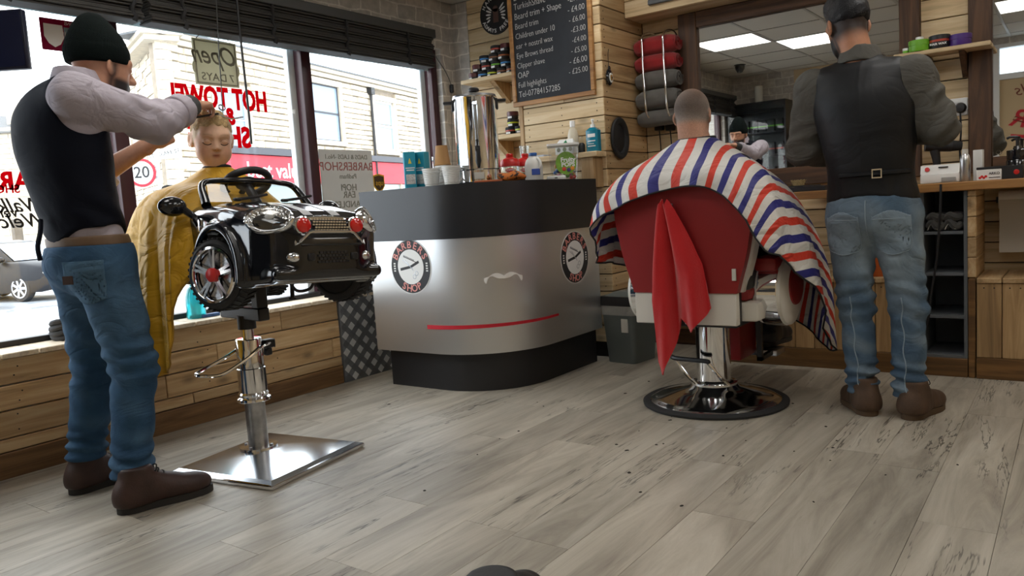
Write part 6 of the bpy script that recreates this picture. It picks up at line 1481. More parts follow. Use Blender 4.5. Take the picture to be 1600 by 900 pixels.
# wheels (front pair steered)
def wheel(x, y, steer, outer):
    m = Matrix.Translation((x, y, 0))@Matrix.Rotation(steer, 4, 'Z')@Matrix.Rotation(PI/2 if outer < 0 else -PI/2, 4, 'X')   # local +z of the lathe = outward
    w = cobj(G().lathe([(.05, -.05), (.105, -.055), (.120, -.045), (.1245, -.02), (.1245, .02), (.120, .042), (.108, .050), (.094, .046), (.09, .03), (.0, .03)], 44, m, cap=False), 'wheel', 'rubber')
    t = G()
    for k in range(36):
        a = 2*PI*k/36
        for r0, sg in ((-.022, 1), (.022, -1)): t.box((.1225, -.0045, r0-.02), (.128, .0045, r0+.02), m@Matrix.Rotation(a+sg*.06, 4, 'Z')@Matrix.Rotation(sg*.35, 4, 'X'))
    cobj(t, 'tread_blocks', 'rubber', w, smooth=False, kind='stuff')
    cobj(G().lathe([(0, -.051), (.09, -.051), (.095, -.056), (.10, -.056)], 36, m, cap=False), 'inner_disc', 'black', w)
    cobj(G().lathe([(.093, .035), (.101, .049), (.098, .056), (.090, .058), (.085, .050), (.083, .036)], 44, m, cap=False), 'rim', 'chrome', w)
    cobj(G().lathe([(0, .032), (.084, .032)], 36, m, cap=False), 'brake_disc', M('drilled_disc', (.5, .5, .52), .25, 1, var=.4, vscale=120) if 'drilled_disc' not in bpy.data.materials else bpy.data.materials['drilled_disc'], w)
    for k in range(5):
        g = G()
        for s in (-1, 1):
            mm = m@Matrix.Rotation(2*PI*k/5+s*.11+PI/10, 4, 'Z'); g.add([(.018, -.007, .050), (.092, -.004, .054), (.092, .004, .054), (.018, .007, .050), (.018, -.010, .036), (.092, -.007, .036), (.092, .007, .036), (.018, .010, .036)], [(0, 1, 2, 3), (0, 4, 5, 1), (1, 5, 6, 2), (2, 6, 7, 3), (3, 7, 4, 0)], mm)
        cobj(g, 'spoke', 'chrome', w, smooth=False)
    cobj(G().lathe([(.024, .048), (.024, .060), (.018, .064), (0, .065)], 24, m, cap=False), 'hub_cap', 'red', w)
SF = math.radians(20)
wheel(0, -.245, SF, -1); wheel(0, .245, SF, 1); wheel(-.60, -.25, 0, -1); wheel(-.60, .25, 0, 1)
# arches: dark lip rings
for wx in (0, -.60):
    for s in (-1, 1): cobj(G().tube([(wx+.172*math.cos(a), s*.268, .172*math.sin(a)) for a in np.linspace(-.1, PI+.1, 24)], .014, 8), 'wheel_arch', 'black')
# surface point of the shell: march inward from outside along a direction
def hit(p, d):
    p = np.array(p, float); d = np.array(d, float); d /= np.linalg.norm(d)
    for _ in range(60):
        v = float(car_sdf(p[None].astype(f32))[0])
        if v < .0008: break
        p = p+d*v*.7
    e = .004; n = np.array([float(car_sdf((p+e*np.eye(3)[i])[None].astype(f32))[0]-car_sdf((p-e*np.eye(3)[i])[None].astype(f32))[0]) for i in range(3)]); n /= np.linalg.norm(n)+1e-9
    return p, n
def lensfacing(p, n, up=(0, 0, 1)):
    z = Vector(n); x = Vector(up).cross(z).normalized(); y = z.cross(x); m = Matrix((x, y, z)).transposed().to_4x4(); m.translation = Vector(p.tolist()); return m
MT['lens'] = glass('lamp_lens', (.95, .96, .97), .16, .02)
def facets():
    m, t, pp = _new('faceted_reflector'); n, l = t.nodes, t.links; c = n.new('ShaderNodeTexCoord'); v = n.new('ShaderNodeTexVoronoi'); v.inputs['Scale'].default_value = 70; l.new(c.outputs['Object'], v.inputs['Vector'])
    b = n.new('ShaderNodeBump'); b.inputs['Strength'].default_value = 1; b.inputs['Distance'].default_value = .01; l.new(v.outputs['Distance'], b.inputs['Height']); l.new(b.outputs['Normal'], pp.inputs['Normal'])
    pp.inputs['Base Color'].default_value = (.8, .8, .8, 1); pp.inputs['Metallic'].default_value = 1; pp.inputs['Roughness'].default_value = .12; return m
MT['facets'] = facets()
for s in (-1, 1):
    p, n = hit((.45, s*.42, .30), (-.55, -s*.45, -.22)); p, n = hit((.5, s*.198, .185), (-1, 0, 0)); n = np.array([.62, s*.62, .40]); n /= np.linalg.norm(n)
    q = p-n*.012; m = lensfacing(q, n)
    h = cobj(G().lathe([(1.0, -.01), (1.02, .012), (.96, .018), (.93, .012)], 40, m@Matrix.Diagonal((.082, .052, 1, 1)), cap=False), 'headlight', 'chrome')
    cobj(G().lathe([(.94, .012), (.6, .002), (.25, -.002), (0, -.002)], 36, m@Matrix.Diagonal((.082, .052, 1, 1)), cap=False), 'reflector', 'facets', h)
    cobj(G().sphere((0, 0, 0), (.076, .047, .022), 24, m@Matrix.Translation((0, 0, .008))), 'lens', 'lens', h)
    cobj(G().sphere((0, 0, 0), (.016, .016, .012), 14, m@Matrix.Translation((.0, .012, .006))), 'bulb', 'white', h)
# grille: chrome frame, bars, two red lamps
GX_ = .302
def front_x(y, z): return hit((.6, y, z), (-1, 0, 0))[0][0]
g = G(); out = []
ys = np.linspace(-.135, .135, 24)
top = [(front_x(y, .19)+.004, y, .19-.01*(abs(y)/.135)**2) for y in ys]
bot = [(front_x(y, .135)+.004, y, .140-.045*max(0, (abs(y)-.085)/.05)) for y in ys]
cobj(G().tube([tuple(p) for p in top+bot[::-1]], .0055, 8, closed=True), 'grille_frame', 'chrome')
V = [tuple(p) for p in top]+[tuple(p) for p in bot]; n_ = len(ys)
V = [(x-.004, y, z) for x, y, z in V]
cobj(G().add(V, [(i, i+1, n_+i+1, n_+i) for i in range(n_-1)]), 'grille_backing', M('grille_dark', (.08, .08, .085), .4))
for r_ in range(5):
    z = .146+r_*.0095
    for j in range(12):
        y = -.062+j*.0113+(.0056 if r_ % 2 else 0)
        if abs(y) > .068: continue
        x = front_x(y, z)+.004; cobj(G().box((x-.003, y-.0045, z-.0028), (x+.004, y+.0045, z+.0028)), 'grille_bar', 'chrome', smooth=False)
for s in (-1, 1):
    x = front_x(s*.105, .165)+.004; m = Matrix.Translation((x, s*.105, .163))@Matrix.Rotation(PI/2+s*-.0, 4, 'Y')@Matrix.Rotation(0, 4, 'Z')
    h = cobj(G().lathe([(.030, -.006), (.031, .008), (.026, .010)], 28, m, cap=False), 'spot_lamp', 'chrome')
    cobj(G().lathe([(.027, .004), (.024, .016), (.012, .022), (0, .023)], 26, m, cap=False), 'red_lens', M('red_lens', (.75, .02, .015), .08, coat=1) if 'red_lens' not in bpy.data.materials else bpy.data.materials['red_lens'], h)
    p, n = hit((.6, s*.19, .055), (-1, -s*.15, 0)); m = lensfacing(p, n)
    cobj(G().sphere((0, 0, 0), (.024, .018, .014), 20, m), 'fog_lamp', 'chrome')
    x = front_x(s*.085, .055)+.002; cobj(G().box((x-.006, s*.085-.014, .042), (x+.004, s*.085+.014, .068), bev=.004), 'tow_cover', 'black')
for r_ in range(4):
    for j in range(9):
        y = -.055+j*.0138+(.0069 if r_ % 2 else 0); z = .038+r_*.0105
        if abs(y) > .06: continue
        x = front_x(y, z); cobj(G().box((x-.004, y-.0055, z-.004), (x+.003, y+.0055, z+.004)), 'lower_grille_bar', 'black', smooth=False)
cobj(G().box((front_x(0, .095)-.02, -.12, .092), (front_x(0, .095)+.001, .12, .100), bev=.003), 'number_plate_ledge', 'black')
# bonnet stripes and badge
def top_z(x, y): return hit((x, y, .6), (0, 0, -1))[0][2]
for s in (-1, 1):
    V = []; F = []
    for i, x in enumerate(np.linspace(.03, .255, 14)):
        for y in (s*.055-.018, s*.055+.018): V.append((x, y, top_z(x, y)+.0012))
    for i in range(13): F.append((2*i, 2*i+1, 2*i+3, 2*i+2))
    cobj(G().add(V, F), 'bonnet_stripe', M('stripe_white', (.62, .63, .64), .3) if 'stripe_white' not in bpy.data.materials else bpy.data.materials['stripe_white'])
z = top_z(.262, 0); cobj(G().sphere((.262, 0, z+.001), (.012, .014, .004), 14).sphere((.262, -.026, z), (.007, .018, .003), 12).sphere((.262, .026, z), (.007, .018, .003), 12), 'winged_badge', 'chrome')
# windscreen with frame and wipers
wb_, wt_ = -.135, -.215
fr = [(wb_-.045, -.215, .250), (wt_-.04, -.190, .335), (wt_-.01, -.10, .349), (wt_, 0, .352), (wt_-.01, .10, .349), (wt_-.04, .190, .335), (wb_-.045, .215, .250)]
ws = cobj(G().tube(fr, [.018, .013, .011, .011, .011, .013, .018], 10, 60), 'windscreen_frame', 'black_gloss')
V = [(wb_+.02-.06*abs(t)**2, t*.205, .262) for t in np.linspace(-1, 1, 15)]+[(wt_-.03*abs(t)**2, t*.182, .345-.010*t*t) for t in np.linspace(-1, 1, 15)]
cobj(G().add(V, [(i, i+1, 16+i, 15+i) for i in range(14)]), 'windscreen_pane', glass('car_screen', (.82, .84, .84), .10), ws)
for y0 in (-.09, .10): cobj(G().tube([(-.07, y0-.06, .268), (-.10, y0+.02, .279), (-.118, y0+.085, .292)], .0055, 6, 14).box((-.085, y0-.07, .262), (-.06, y0-.045, .274), bev=.004), 'wiper', 'black', ws)
# steering wheel (tilted), mirrors
sm_ = Matrix.Translation((-.285, .0, .345))@Matrix.Rotation(math.radians(-36), 4, 'Y')
sw = cobj(G().tube([tuple(sm_@Vector((.082*math.cos(a), .090*math.sin(a), 0))) for a in np.linspace(0, 2*PI, 40, endpoint=False)], .015, 10, closed=True), 'steering_wheel', 'black')
cobj(G().sphere((0, 0, 0), (.04, .045, .016), 16, sm_).box((-.012, -.08, -.008), (.012, .08, .006), sm_, bev=.004).box((-.075, -.012, -.008), (0, .012, .006), sm_, bev=.004), 'hub', 'black', sw)
cobj(G().cyl((-.285, 0, .34), (-.20, 0, .26), .018), 'column', 'black', sw)
for s in (-1, 1):
    mr = cobj(G().sphere((-.215, s*.325, .245), (.030, .052, .036), 22), 'wing_mirror', 'black_gloss')
    cobj(G().tube([(-.205, s*.29, .235), (-.18, s*.262, .205), (-.16, s*.25, .18)], [.014, .012, .018], 8, 10), 'stalk', 'black_gloss', mr)
    cobj(G().box((-.148, s*.262-.006, .150), (-.118, s*.262+.010, .200), bev=.006), 'side_vent', 'chrome')
    for a_ in range(3):
        for b_ in range(4):
            if (a_+b_) % 2 == 0: cobj(G().box((-.215-.028*b_, s*.2675-.001, .015+.028*a_), (-.215-.028*b_-.027, s*.2675+.001, .015+.028*a_+.027)), 'checker_square', 'print_white', smooth=False)
cobj(G().cyl((-.02, .03, -.04), (-.02, .03, -.10), .008).cyl((-.02, .03, -.10), (-.02, .03, -.107), .014).tube([(.02, .0, -.045), (.02, .03, -.075), (.02, .08, -.07), (.02, .10, -.045)], .006, 6, 14), 'steering_linkage', 'black')

# ------------------------------------------------------------------ red barber chair
CH = np.array([-1.375, 3.40, 0.0])
bc = empty('barber_chair', CH, label='red and white barber chair on a chrome disc base', cat='barber chair')
MT['red_vinyl'] = M('red_vinyl', hexc('8c1a1c'), .42, bump=.08, bscale=300)
MT['chair_white'] = M('chair_white_plastic', hexc('d9d5cb'), .38)
MT['base_chrome'] = M('dark_chrome_dome', (.55, .56, .58), .10, 1)
G().lathe([(.300, 0), (.330, .002), (.332, .012), (.318, .020), (.298, .020)], 64, cap=False).obj('rubber_ring', 'rubber', bc)
G().lathe([(.302, .014), (.296, .022), (.26, .034), (.18, .055), (.115, .075), (.105, .088), (.098, .090)], 64, cap=False).obj('dome_base', 'base_chrome', bc)
G().lathe([(.105, .085), (.105, .098), (.085, .102), (.078, .11), (.078, .385), (0, .385)], 40, cap=False).obj('column', 'chrome', bc)
lv_ = G().tube([(-.155, -.115, .225), (-.12, -.135, .222), (.02, -.15, .222), (.035, -.145, .215)], .011, 8, 16); lv_.obj('pump_bar', 'black', bc)
G().tube([(-.13, -.13, .215), (-.085, -.11, .14), (-.05, -.08, .095)], .007, 8, 10).obj('pump_arm', 'chrome', bc); G().tube([(.03, -.145, .215), (.075, -.11, .14), (.095, -.06, .10)], .007, 8, 10).obj('pump_arm', 'chrome', bc)
G().box((-.19, -.20, .385), (.19, .2, .412), bev=.004).obj('seat_frame', 'black', bc)
G().box((-.285, -.19, .413), (.285, .30, .50), bev=.02).obj('seat_base', 'chair_white', bc); G().box((-.25, -.20, .50), (.25, .29, .575), bev=.03).obj('seat_cushion', 'red_vinyl', bc)
# back: lower white panels left and right, then the red shield
for a, b, nm_ in ((-.255, -.10, 'back_skirt'), (-.02, .215, 'back_skirt')):
    G().box((a, -.262, .405), (b, -.222, .545), bev=.004).obj(nm_, 'chair_white', bc)
G().box((-.255, -.222, .40), (.215, -.20, .60)).obj('back_core', 'black', bc, smooth=False)
def back_outline(n=40, gx=0.0):
    zs_ = np.array([.545, .60, .70, .80, .87, .93, .985, 1.025, 1.04]); hw_ = np.array([.235, .250, .280, .300, .312, .312, .295, .235, .12])+gx
    C = catmull(np.stack([hw_, zs_], 1), n); L_ = [(-w-.02, z) for w, z in C]; R__ = [(w-.015, z) for w, z in C[::-1]]; return L_+R__
def slab(out, y0, y1, mat, nm_, lean=0.0):
    n = len(out); V = [(x, y0-lean*(z-.545), z) for x, z in out]+[(x, y1-lean*(z-.545), z) for x, z in out]
    F = [tuple(range(n)), tuple(range(2*n-1, n-1, -1))]+[(i, n+i, n+(i+1) % n, (i+1) % n) for i in range(n)]
    return mk(nm_, V, F, mat, bc, angle=.6)
slab(back_outline(), -.268, -.225, 'red_vinyl', 'back_panel', .02); slab(back_outline(gx=.012), -.224, -.16, 'chair_white', 'back_edge', .02); slab(back_outline(gx=-.03), -.159, -.10, 'red_vinyl', 'back_cushion', .02)
hk_ = G().box((-.105, -.288, .845), (-.045, -.2745, .935), bev=.002).tube([(-.075, -.286, .925), (-.075, -.305, .92), (-.075, -.308, .935)], .005, 6, 8); hk_.obj('steel_hook', 'steel', bc)
G().box((.205, -.278, .60), (.222, -.270, .65), bev=.001).obj('care_tag', 'offwhite', bc)
for s in (-1, 1):
    m = Matrix.Translation((s*.34, .03, .525))@Matrix.Rotation(s*PI/2, 4, 'Y')@Matrix.Rotation(PI/2 if s > 0 else -PI/2, 4, 'Z')
    arm = G().lathe([(.150, -.085), (.156, -.08), (.156, .0), (.150, .006)], 44, m, cap=False, sx=1.12, sy=1.0).obj('armrest', 'chrome', bc)
    G().lathe([(.154, .001), (.150, .016), (.12, .024), (0, .026)], 44, m, cap=False, sx=1.12, sy=1.0).obj('arm_face', 'chair_white', arm); G().lathe([(.095, .022), (.09, .031), (.05, .034), (0, .035)], 40, m@Matrix.Translation((.035, .02, 0)), cap=False, sx=1.1, sy=.95).obj('arm_inlay', 'red_vinyl', arm)
    G().lathe([(.152, -.082), (.147, -.10), (0, -.104)], 40, m, cap=False, sx=1.12, sy=1.0).obj('arm_inner', 'chair_white', arm)
    G().box((s*.235, -.13, .62), (s*.345, .22, .685), bev=.025).obj('arm_pad', 'red_vinyl', arm)
    G().box((s*.20, -.2, .545), (s*.25, .1, .66), bev=.02).obj('arm_bracket', 'black', arm)
G().box((-.16, .42, .14), (.16, .56, .17), bev=.006).obj('footrest', 'steel', bc); G().box((-.05, .22, .15), (.05, .45, .40), bev=.01).obj('footrest_bracket', 'red_vinyl', bc)
for s in (-1, 1): G().box((s*.13-.012, .25, .15), (s*.13+.012, .45, .17)).box((s*.13-.012, .25, .15), (s*.13+.012, .275, .40)).obj('footrest_strut', 'black', bc, smooth=False)
# red towel over the hook
MT['towel_bright'] = M('bright_red_towel', hexc('c0171b'), .95, bump=.7, bscale=320, sheen=.4)
tw = empty('hanging_towel', (CH[0]-.075, CH[1]-.31, .18), label='bright red towel hanging from the hook on the chair back', cat='towel')
def towel(u, v):
    # u across (0 left .. 1 right), v down; gathered at the hook, folds open below
    w = .018+.085*min(1, v/.6)**.8+.03*max(0, v-.5)
    L_ = np.interp(u, [0, .12, .3, .45, .7, .88, 1], [.70, .755, .62, .50, .56, .50, .46])
    x = -.075+(u-.42)*2*w+.055*v
    y = -.318-.026*math.sin(u*PI*3.2+.5)*min(1, v*2.2+.15)-.012*math.sin(u*21+v*4)*v
    z = .945-L_*v-.012*math.cos(u*9)*(1-v)
    return (x, y, z)
G().grid(towel, 44, 36, th=.006).obj('cloth', 'towel_bright', tw); 
o = [c for c in tw.children][0]; o.data.transform(Matrix.Translation(Vector((CH-np.array([CH[0]-.075, CH[1]-.31, .18])).tolist())))

# ------------------------------------------------------------------ people
MT['skin'] = vcol('skin', .5, bump=.12, bscale=140, sss=.06, var=.05, vscale=60)
MT['denim'] = vcol('denim', .9, bump=.35, bscale=420, sheen=0, var=.13, vscale=22, spec=.2, wr=.014, wrs=8)
def cloth(name, col, bump=.25, bscale=300, rough=.8, var=.08, sheen=.0, spec=.25, wr=.022, wrs=7.0): return M(name, col, rough, bump=bump, bscale=bscale, var=var, vscale=9, sheen=sheen, spec=spec, wr=wr, wrs=wrs)
def fold(t, P, f, s=0.0): return np.sin(t*f+3.2*wob(P, 21, s))*(.55+.6*wob(P, 15, s+2))
A3 = lambda *v: np.array(v, f32)
def frame(az, pitch=0.0, rl=0.0):
    """columns: right, forward, up of something facing azimuth az (degrees), looking down by pitch"""
    m = Matrix.Rotation(math.radians(az-90), 3, 'Z')@Matrix.Rotation(math.radians(-pitch), 3, 'X')@Matrix.Rotation(math.radians(rl), 3, 'Y'); return np.array(m, f32)
def lerp_col(a, b, t): return a[None]*(1-t[:, None])+b[None]*t[:, None]
def sstep(x, a, b): t = np.clip((x-a)/(b-a), 0, 1); return t*t*(3-2*t)
def head_sdf(Q, kid=False, closed=False):
    x, y, z = Q[:, 0], Q[:, 1], Q[:, 2]; S_ = A3(1, 1, 1); R2 = np.stack([np.abs(x), y, z], 1)
    if kid:
        d = ell(Q, (0, -.012, .032), (.080, .092, .086)); d = smin(d, ell(Q, (0, .030, -.025), (.064, .064, .078)), .04); d = smin(d, ell(Q, (0, .048, -.078), (.036, .036, .028)), .04)
        d = smin(d, ell(R2, (.036, .052, -.050), (.030, .032, .030)), .03)
        d = smin(d, cap(R2, (.012, .078, .026), (.044, .066, .030), .014), .02)
        d = smax(d, -ell(R2, (.033, .100, .006), (.021, .018, .013)), .016)
        d = smin(d, ell(R2, (.033, .075, .004), (.0175, .0150, .0135)), .003)
        d = smin(d, cap(Q, (0, .088, .004), (0, .101, -.018), .0075, .010), .012); d = smin(d, ell(R2, (.009, .097, -.022), (.007, .008, .006)), .006)
        d = smin(d, ell(Q, (0, .088, -.046), (.019, .010, .0065)), .007); d = smin(d, ell(Q, (0, .086, -.057), (.015, .010, .0065)), .006); d = smax(d, -ell(Q, (0, .101, -.0515), (.020, .008, .0018)), .002)
        d = smin(d, ell(Q, (0, .072, -.090), (.016, .015, .013)), .012)
    else:
        d = ell(Q, (0, -.014, .030), (.076, .096, .088)); d = smin(d, ell(Q, (0, .028, -.030), (.060, .066, .085)), .04); d = smin(d, ell(Q, (0, .045, -.080), (.044, .045, .034)), .04)
        d = smin(d, cap(R2, (.010, .088, .024), (.045, .072, .026), .013), .02)
        d = smax(d, -ell(R2, (.031, .104, .006), (.019, .020, .011)), .014); d = smin(d, ell(R2, (.031, .080, .005), (.015, .013, .012)), .003)
        d = smin(d, cap(Q, (0, .092, .010), (0, .117, -.024), .008, .0125), .012); d = smin(d, ell(R2, (.012, .104, -.028), (.009, .011, .008)), .008)
        d = smin(d, ell(Q, (0, .094, -.054), (.024, .010, .007)), .008); d = smin(d, ell(Q, (0, .091, -.066), (.020, .011, .008)), .008); d = smin(d, ell(Q, (0, .080, -.098), (.020, .016, .016)), .02)
    # ears
    ex = .082 if kid else .078; sz = .9 if kid else 1.0
    er = np.array(Matrix.Rotation(math.radians(28), 3, 'Z'), f32)
    e = ell(R2, (ex, -.006, -.006), (.0085, .021*sz, .033*sz), er); e = smin(e, ell(R2, (ex-.004, .004, -.028*sz), (.008, .011, .012)), .008)
    e = smax(e, -ell(R2, (ex+.009, .000, -.002), (.008, .011, .020), er), .005); d = smin(d, e, .008)
    return d
def finger(base, dirv, nrm, L, r, curl, spread=0.0):
    """joint positions of a finger leaving the palm at base, bending toward nrm by curl (radians per joint)"""
    p = np.array(base, float); d = np.array(dirv, float); n = np.array(nrm, float); pts = [p]; a = curl*.8
    for i, f in enumerate((.45, .31, .24)):
        dd = d*math.cos(a)+n*math.sin(a); p = p+dd*L*f; pts.append(p); a += curl
    return pts
def hand_sdf(side, curls, thumb, wristlen=.05):
    """hand in its own frame: y to the fingertips, x to the right, z out of the back of the hand; side +1 right hand"""
    pr = []
    xs = [-.030, -.010, .010, .029]; Ls = [.078, .088, .082, .064]; rs = [.0090, .0092, .0088, .0080]
    if side > 0: order = xs              # index on the thumb side (left when the back faces us)
    else: order = [-v for v in xs]
    fs_ = [finger((order[i], .088-.004*abs(i-1), -.002), ((order[i]*.5), 1, 0)/np.linalg.norm(((order[i]*.5), 1, 0)), (0, 0, -1), Ls[i], rs[i], curls[i]) for i in range(4)]
    def fn(P):
        d = rbox(P, (0, .048, -.002), (.040, .042, .0135), .013); d = smin(d, cap(P, (0, -wristlen, 0), (0, .012, 0), .026, .030, (2, 1.35)), .018)
        d = smin(d, ell(P, (-side*.026, .032, -.010), (.018, .034, .015)), .012)
        for i in range(4):
            f = None
            for a, b, k in zip(fs_[i], fs_[i][1:], (1, .94, .86)):
                c = cap(P, a, b, rs[i]*k, rs[i]*k*.93); f = c if f is None else smin(f, c, .003)
            d = smin(d, f, .0055)
        t = None
        for a, b, r in zip(thumb, thumb[1:], (.0125, .0105)):
            c = cap(P, a, b, r, r*.88); t = c if t is None else smin(t, c, .004)
        return smin(d, t, .009)
    return fn
def put_mesh(fn, lo, hi, h, Rm, c, smooth=2):
    X, F = nets(fn, lo, hi, h, smooth); return X@np.asarray(Rm, float).T+np.asarray(c, float), F
def fuse_obj(name, parts, mat, parent, cols):
    V = []; F = []; C = []; k = 0
    for (X, f), c in zip(parts, cols): V.append(X); F.append(f+k); C.append(c if c.ndim == 2 else np.repeat(c[None], len(X), 0)); k += len(X)
    return mk(name, np.concatenate(V), np.concatenate(F), mat, parent, ws=True, angle=4, col=np.concatenate(C))
def hframe(fwd, back):
    y = np.array(fwd, float); y /= np.linalg.norm(y); z = np.array(back, float); z -= y*(z@y); z /= np.linalg.norm(z); return np.stack([np.cross(y, z), y, z], 1)
def boot(parent, heel, az, mat, solemat, lace=True, L=.295, lift=0.0, sc=1.0):
    Rm = frame(az); k = L/.295
    def fn(P):
        d = cap(P, (0, .045, .055), (0, .06, .165), .050, .049); d = smin(d, cap(P, (0, .03, .045), (0, .21*k, .036), .041, .038, (0, .92)), .05)
        d = smin(d, ell(P, (.002, .225*k, .044), (.045, .070, .040)), .03); d = smin(d, ell(P, (0, .028, .06), (.040, .040, .055)), .02); d = smin(d, cap(P, (0, .09, .10), (0, .16*k, .065), .040, .036), .04)
        d = d+.0016*np.sin(P[:, 1]*95+P[:, 0]*30)*np.exp(-((P[:, 1]-.12)/.05)**2)
        return smax(smax(d, .022-P[:, 2], .004), P[:, 2]-.155, .006)
    X, F = nets(fn, (-.08, -.05, .0), (.08, .34*k, .19), .0055, 2)
    e = mk('boot', X@Rm.T.astype(float)+np.array([heel[0], heel[1], lift]), F, mat, parent, ws=True, angle=4)
    out = []
    for t in np.linspace(0, 2*PI, 40, endpoint=False):
        y = .142*k-.152*k*math.cos(t); w = np.interp(y, [-.012, .03, .10*k, .20*k, .26*k, .296*k], [.022, .044, .040, .050, .040, .012]); out.append((w*math.sin(t)/max(abs(math.sin(t)), .35) if abs(math.sin(t)) > .35 else w*math.sin(t)/.35, y))
    mm = Matrix(frame(az).tolist()).to_4x4(); mm.translation = Vector((heel[0], heel[1], lift))
    G().prism(out, .024, mm@Matrix.Translation((0, 0, .001))).obj('sole', solemat, parent, ws=True, angle=.5)
    if lace:
        g = G()
        for i in range(5):
            y, z = .115+.016*i, .136-.014*i; g.tube([(-.026, y-.01, z-.006), (-.01, y, z+.006), (.01, y+.004, z+.006), (.026, y-.008, z-.006)], .0026, 5, 8, m=mm)
        g.tube([(0, .11, .142), (.022, .125, .150), (.034, .12, .132), (.018, .115, .128)], .0024, 5, 12, m=mm); g.obj('laces', 'black_matt', parent, ws=True)
    return e
def legs_sdf(hipL, kneeL, ankL, hipR, kneeR, ankR, pel, pr, rt=(.093, .073, .063)):
    def fn(P):
        d = ell(P, pel, pr); z = P[:, 2]
        for h, k, a in ((hipL, kneeL, ankL), (hipR, kneeR, ankR)):
            l = smin(cap(P, h, k, rt[0], rt[1]), cap(P, k, a, rt[1]*.97, rt[2]), .03); d = smin(d, l, .035)
        for k, a, ph in ((kneeL, ankL, 0), (kneeR, ankR, 1.3)):
            r = np.sqrt((P[:, 0]-a[0])**2+(P[:, 1]-a[1])**2); near = (r < .16)
            az = np.arctan2(P[:, 1]-a[1], P[:, 0]-a[0])
            d = d+near*(.0085*np.sin(z*2*PI/.046+1.6*np.sin(az+ph)+ph+1.5*wob(P, 18, ph))*np.exp(-((z-a[2]-.05)/.07)**2)+.0065*np.sin(z*2*PI/.062+2.2*np.sin(az+ph)+2+2*wob(P, 16, ph))*np.exp(-((z-k[2]-.02)/.11)**2))
        d = d+.0045*wob(P, 34)+.0035*fold(z*.8+P[:, 1]*.5+P[:, 0]*.4, P, 62)*np.exp(-((z-.62)/.2)**2)+.0025*np.sin((z*.8+P[:, 0]*.7)*70)*np.exp(-((z-pel[2]+.12)/.08)**2)
        return d
    return fn
def patch(fn, inside, off): return lambda P: np.maximum(np.maximum(fn(P)-off, -(fn(P)-off+.006)), inside(P))

# ======================= barber at the toy car ==========================================================
LB_ = empty('person', (-2.86, 1.33, 0), label='barber in dark beanie and navy waistcoat cutting the child\'s hair', cat='person')
lx = -2.845
TL = [(.80, lx, 1.335, .150, .115), (.90, lx, 1.340, .165, .120), (1.0, lx, 1.325, .158, .115), (1.12, lx, 1.305, .165, .122), (1.26, lx, 1.290, .180, .134), (1.36, lx, 1.288, .182, .128), (1.44, lx, 1.305, .150, .098), (1.49, lx, 1.345, .085, .072), (1.535, lx, 1.37, .06, .06)]
sR, eR, wR, kR = A3(-2.675, 1.268, 1.415), A3(-2.685, 1.545, 1.345), A3(-2.775, 1.750, 1.432), A3(-2.825, 1.835, 1.468)
sL, eL, wL = A3(-2.985, 1.298, 1.405), A3(-3.02, 1.49, 1.185), A3(-2.925, 1.655, 1.30)
HL = A3(-2.845, 1.455, 1.555); HRl = frame(90, 11)
SKIN_L, SKIN_LD = A3(*hexc('c08f74')), A3(*hexc('8f5f47')); BEARD = A3(*hexc('241d1b'))
def lbody(P):
    d = stack(P, [(z, x, y, rx-.018, ry-.018) for z, x, y, rx, ry in TL]); d = smin(d, head_sdf((P-HL)@HRl), .01); d = smin(d, cap(P, HL+HRl@A3(0, -.02, -.06), (lx, 1.335, 1.40), .056, .062), .02)
    for s, e, w in ((sR, eR, wR), (sL, eL, wL)): d = smin(d, smin(cap(P, s, e, .050, .041), cap(P, e, w, .043, .029), .02), .02)
    return d
Xb, Fb = nets(lbody, (-3.14, 1.08, .78), (-2.55, 1.80, 1.76), .005, 2)
def lcol(X):
    Q = (X-HL)@HRl; c = np.repeat(SKIN_L[None], len(X), 0)
    bt = sstep(Q[:, 2], -.028, -.05)*sstep(Q[:, 1], -.01, .03)*(np.abs(Q[:, 0]) < .08); side = sstep(Q[:, 1], .035, .005)*sstep(Q[:, 1], -.015, .01)*sstep(Q[:, 2], .02, .0)*(Q[:, 2] > -.12)
    m = np.clip(np.maximum(bt, side*.9), 0, 1)*(np.linalg.norm(Q, axis=1) < .16); lips = np.exp(-((Q[:, 2]+.060)/.009)**2)*(Q[:, 1] > .085)*(np.abs(Q[:, 0]) < .022)
    c = c*(1-m[:, None])+BEARD[None]*m[:, None]; c = c*(1-lips[:, None])+A3(*hexc('8a4a42'))[None]*lips[:, None]
    brow = np.exp(-((Q[:, 2]-.026)/.005)**2)*(np.abs(np.abs(Q[:, 0])-.03) < .02)*(Q[:, 1] > .06); c = c*(1-.8*brow[:, None])+BEARD[None]*.8*brow[:, None]; return c
hm = hand_sdf(1, [.42, .62, .85, .98], [(-.034, .020, -.012), (-.050, .062, -.034), (-.030, .095, -.052)], .03)
Rh = hframe(kR-wR+A3(0, .03, -.012), (.35, -.25, 1)); ph = put_mesh(hm, (-.09, -.06, -.12), (.09, .20, .06), .0032, Rh, wR)
hm2 = hand_sdf(-1, [1.1, 1.2, 1.2, 1.2], [(.034, .020, -.012), (.050, .058, -.030), (.028, .082, -.050)], .03)
Rh2 = hframe((.15, .55, .75), (.75, -.6, .1)); ph2 = put_mesh(hm2, (-.09, -.06, -.12), (.09, .20, .06), .0032, Rh2, wL)
fuse_obj('body', [(Xb, Fb), ph, ph2], 'skin', LB_, [lcol(Xb.astype(f32)), SKIN_L, SKIN_L])
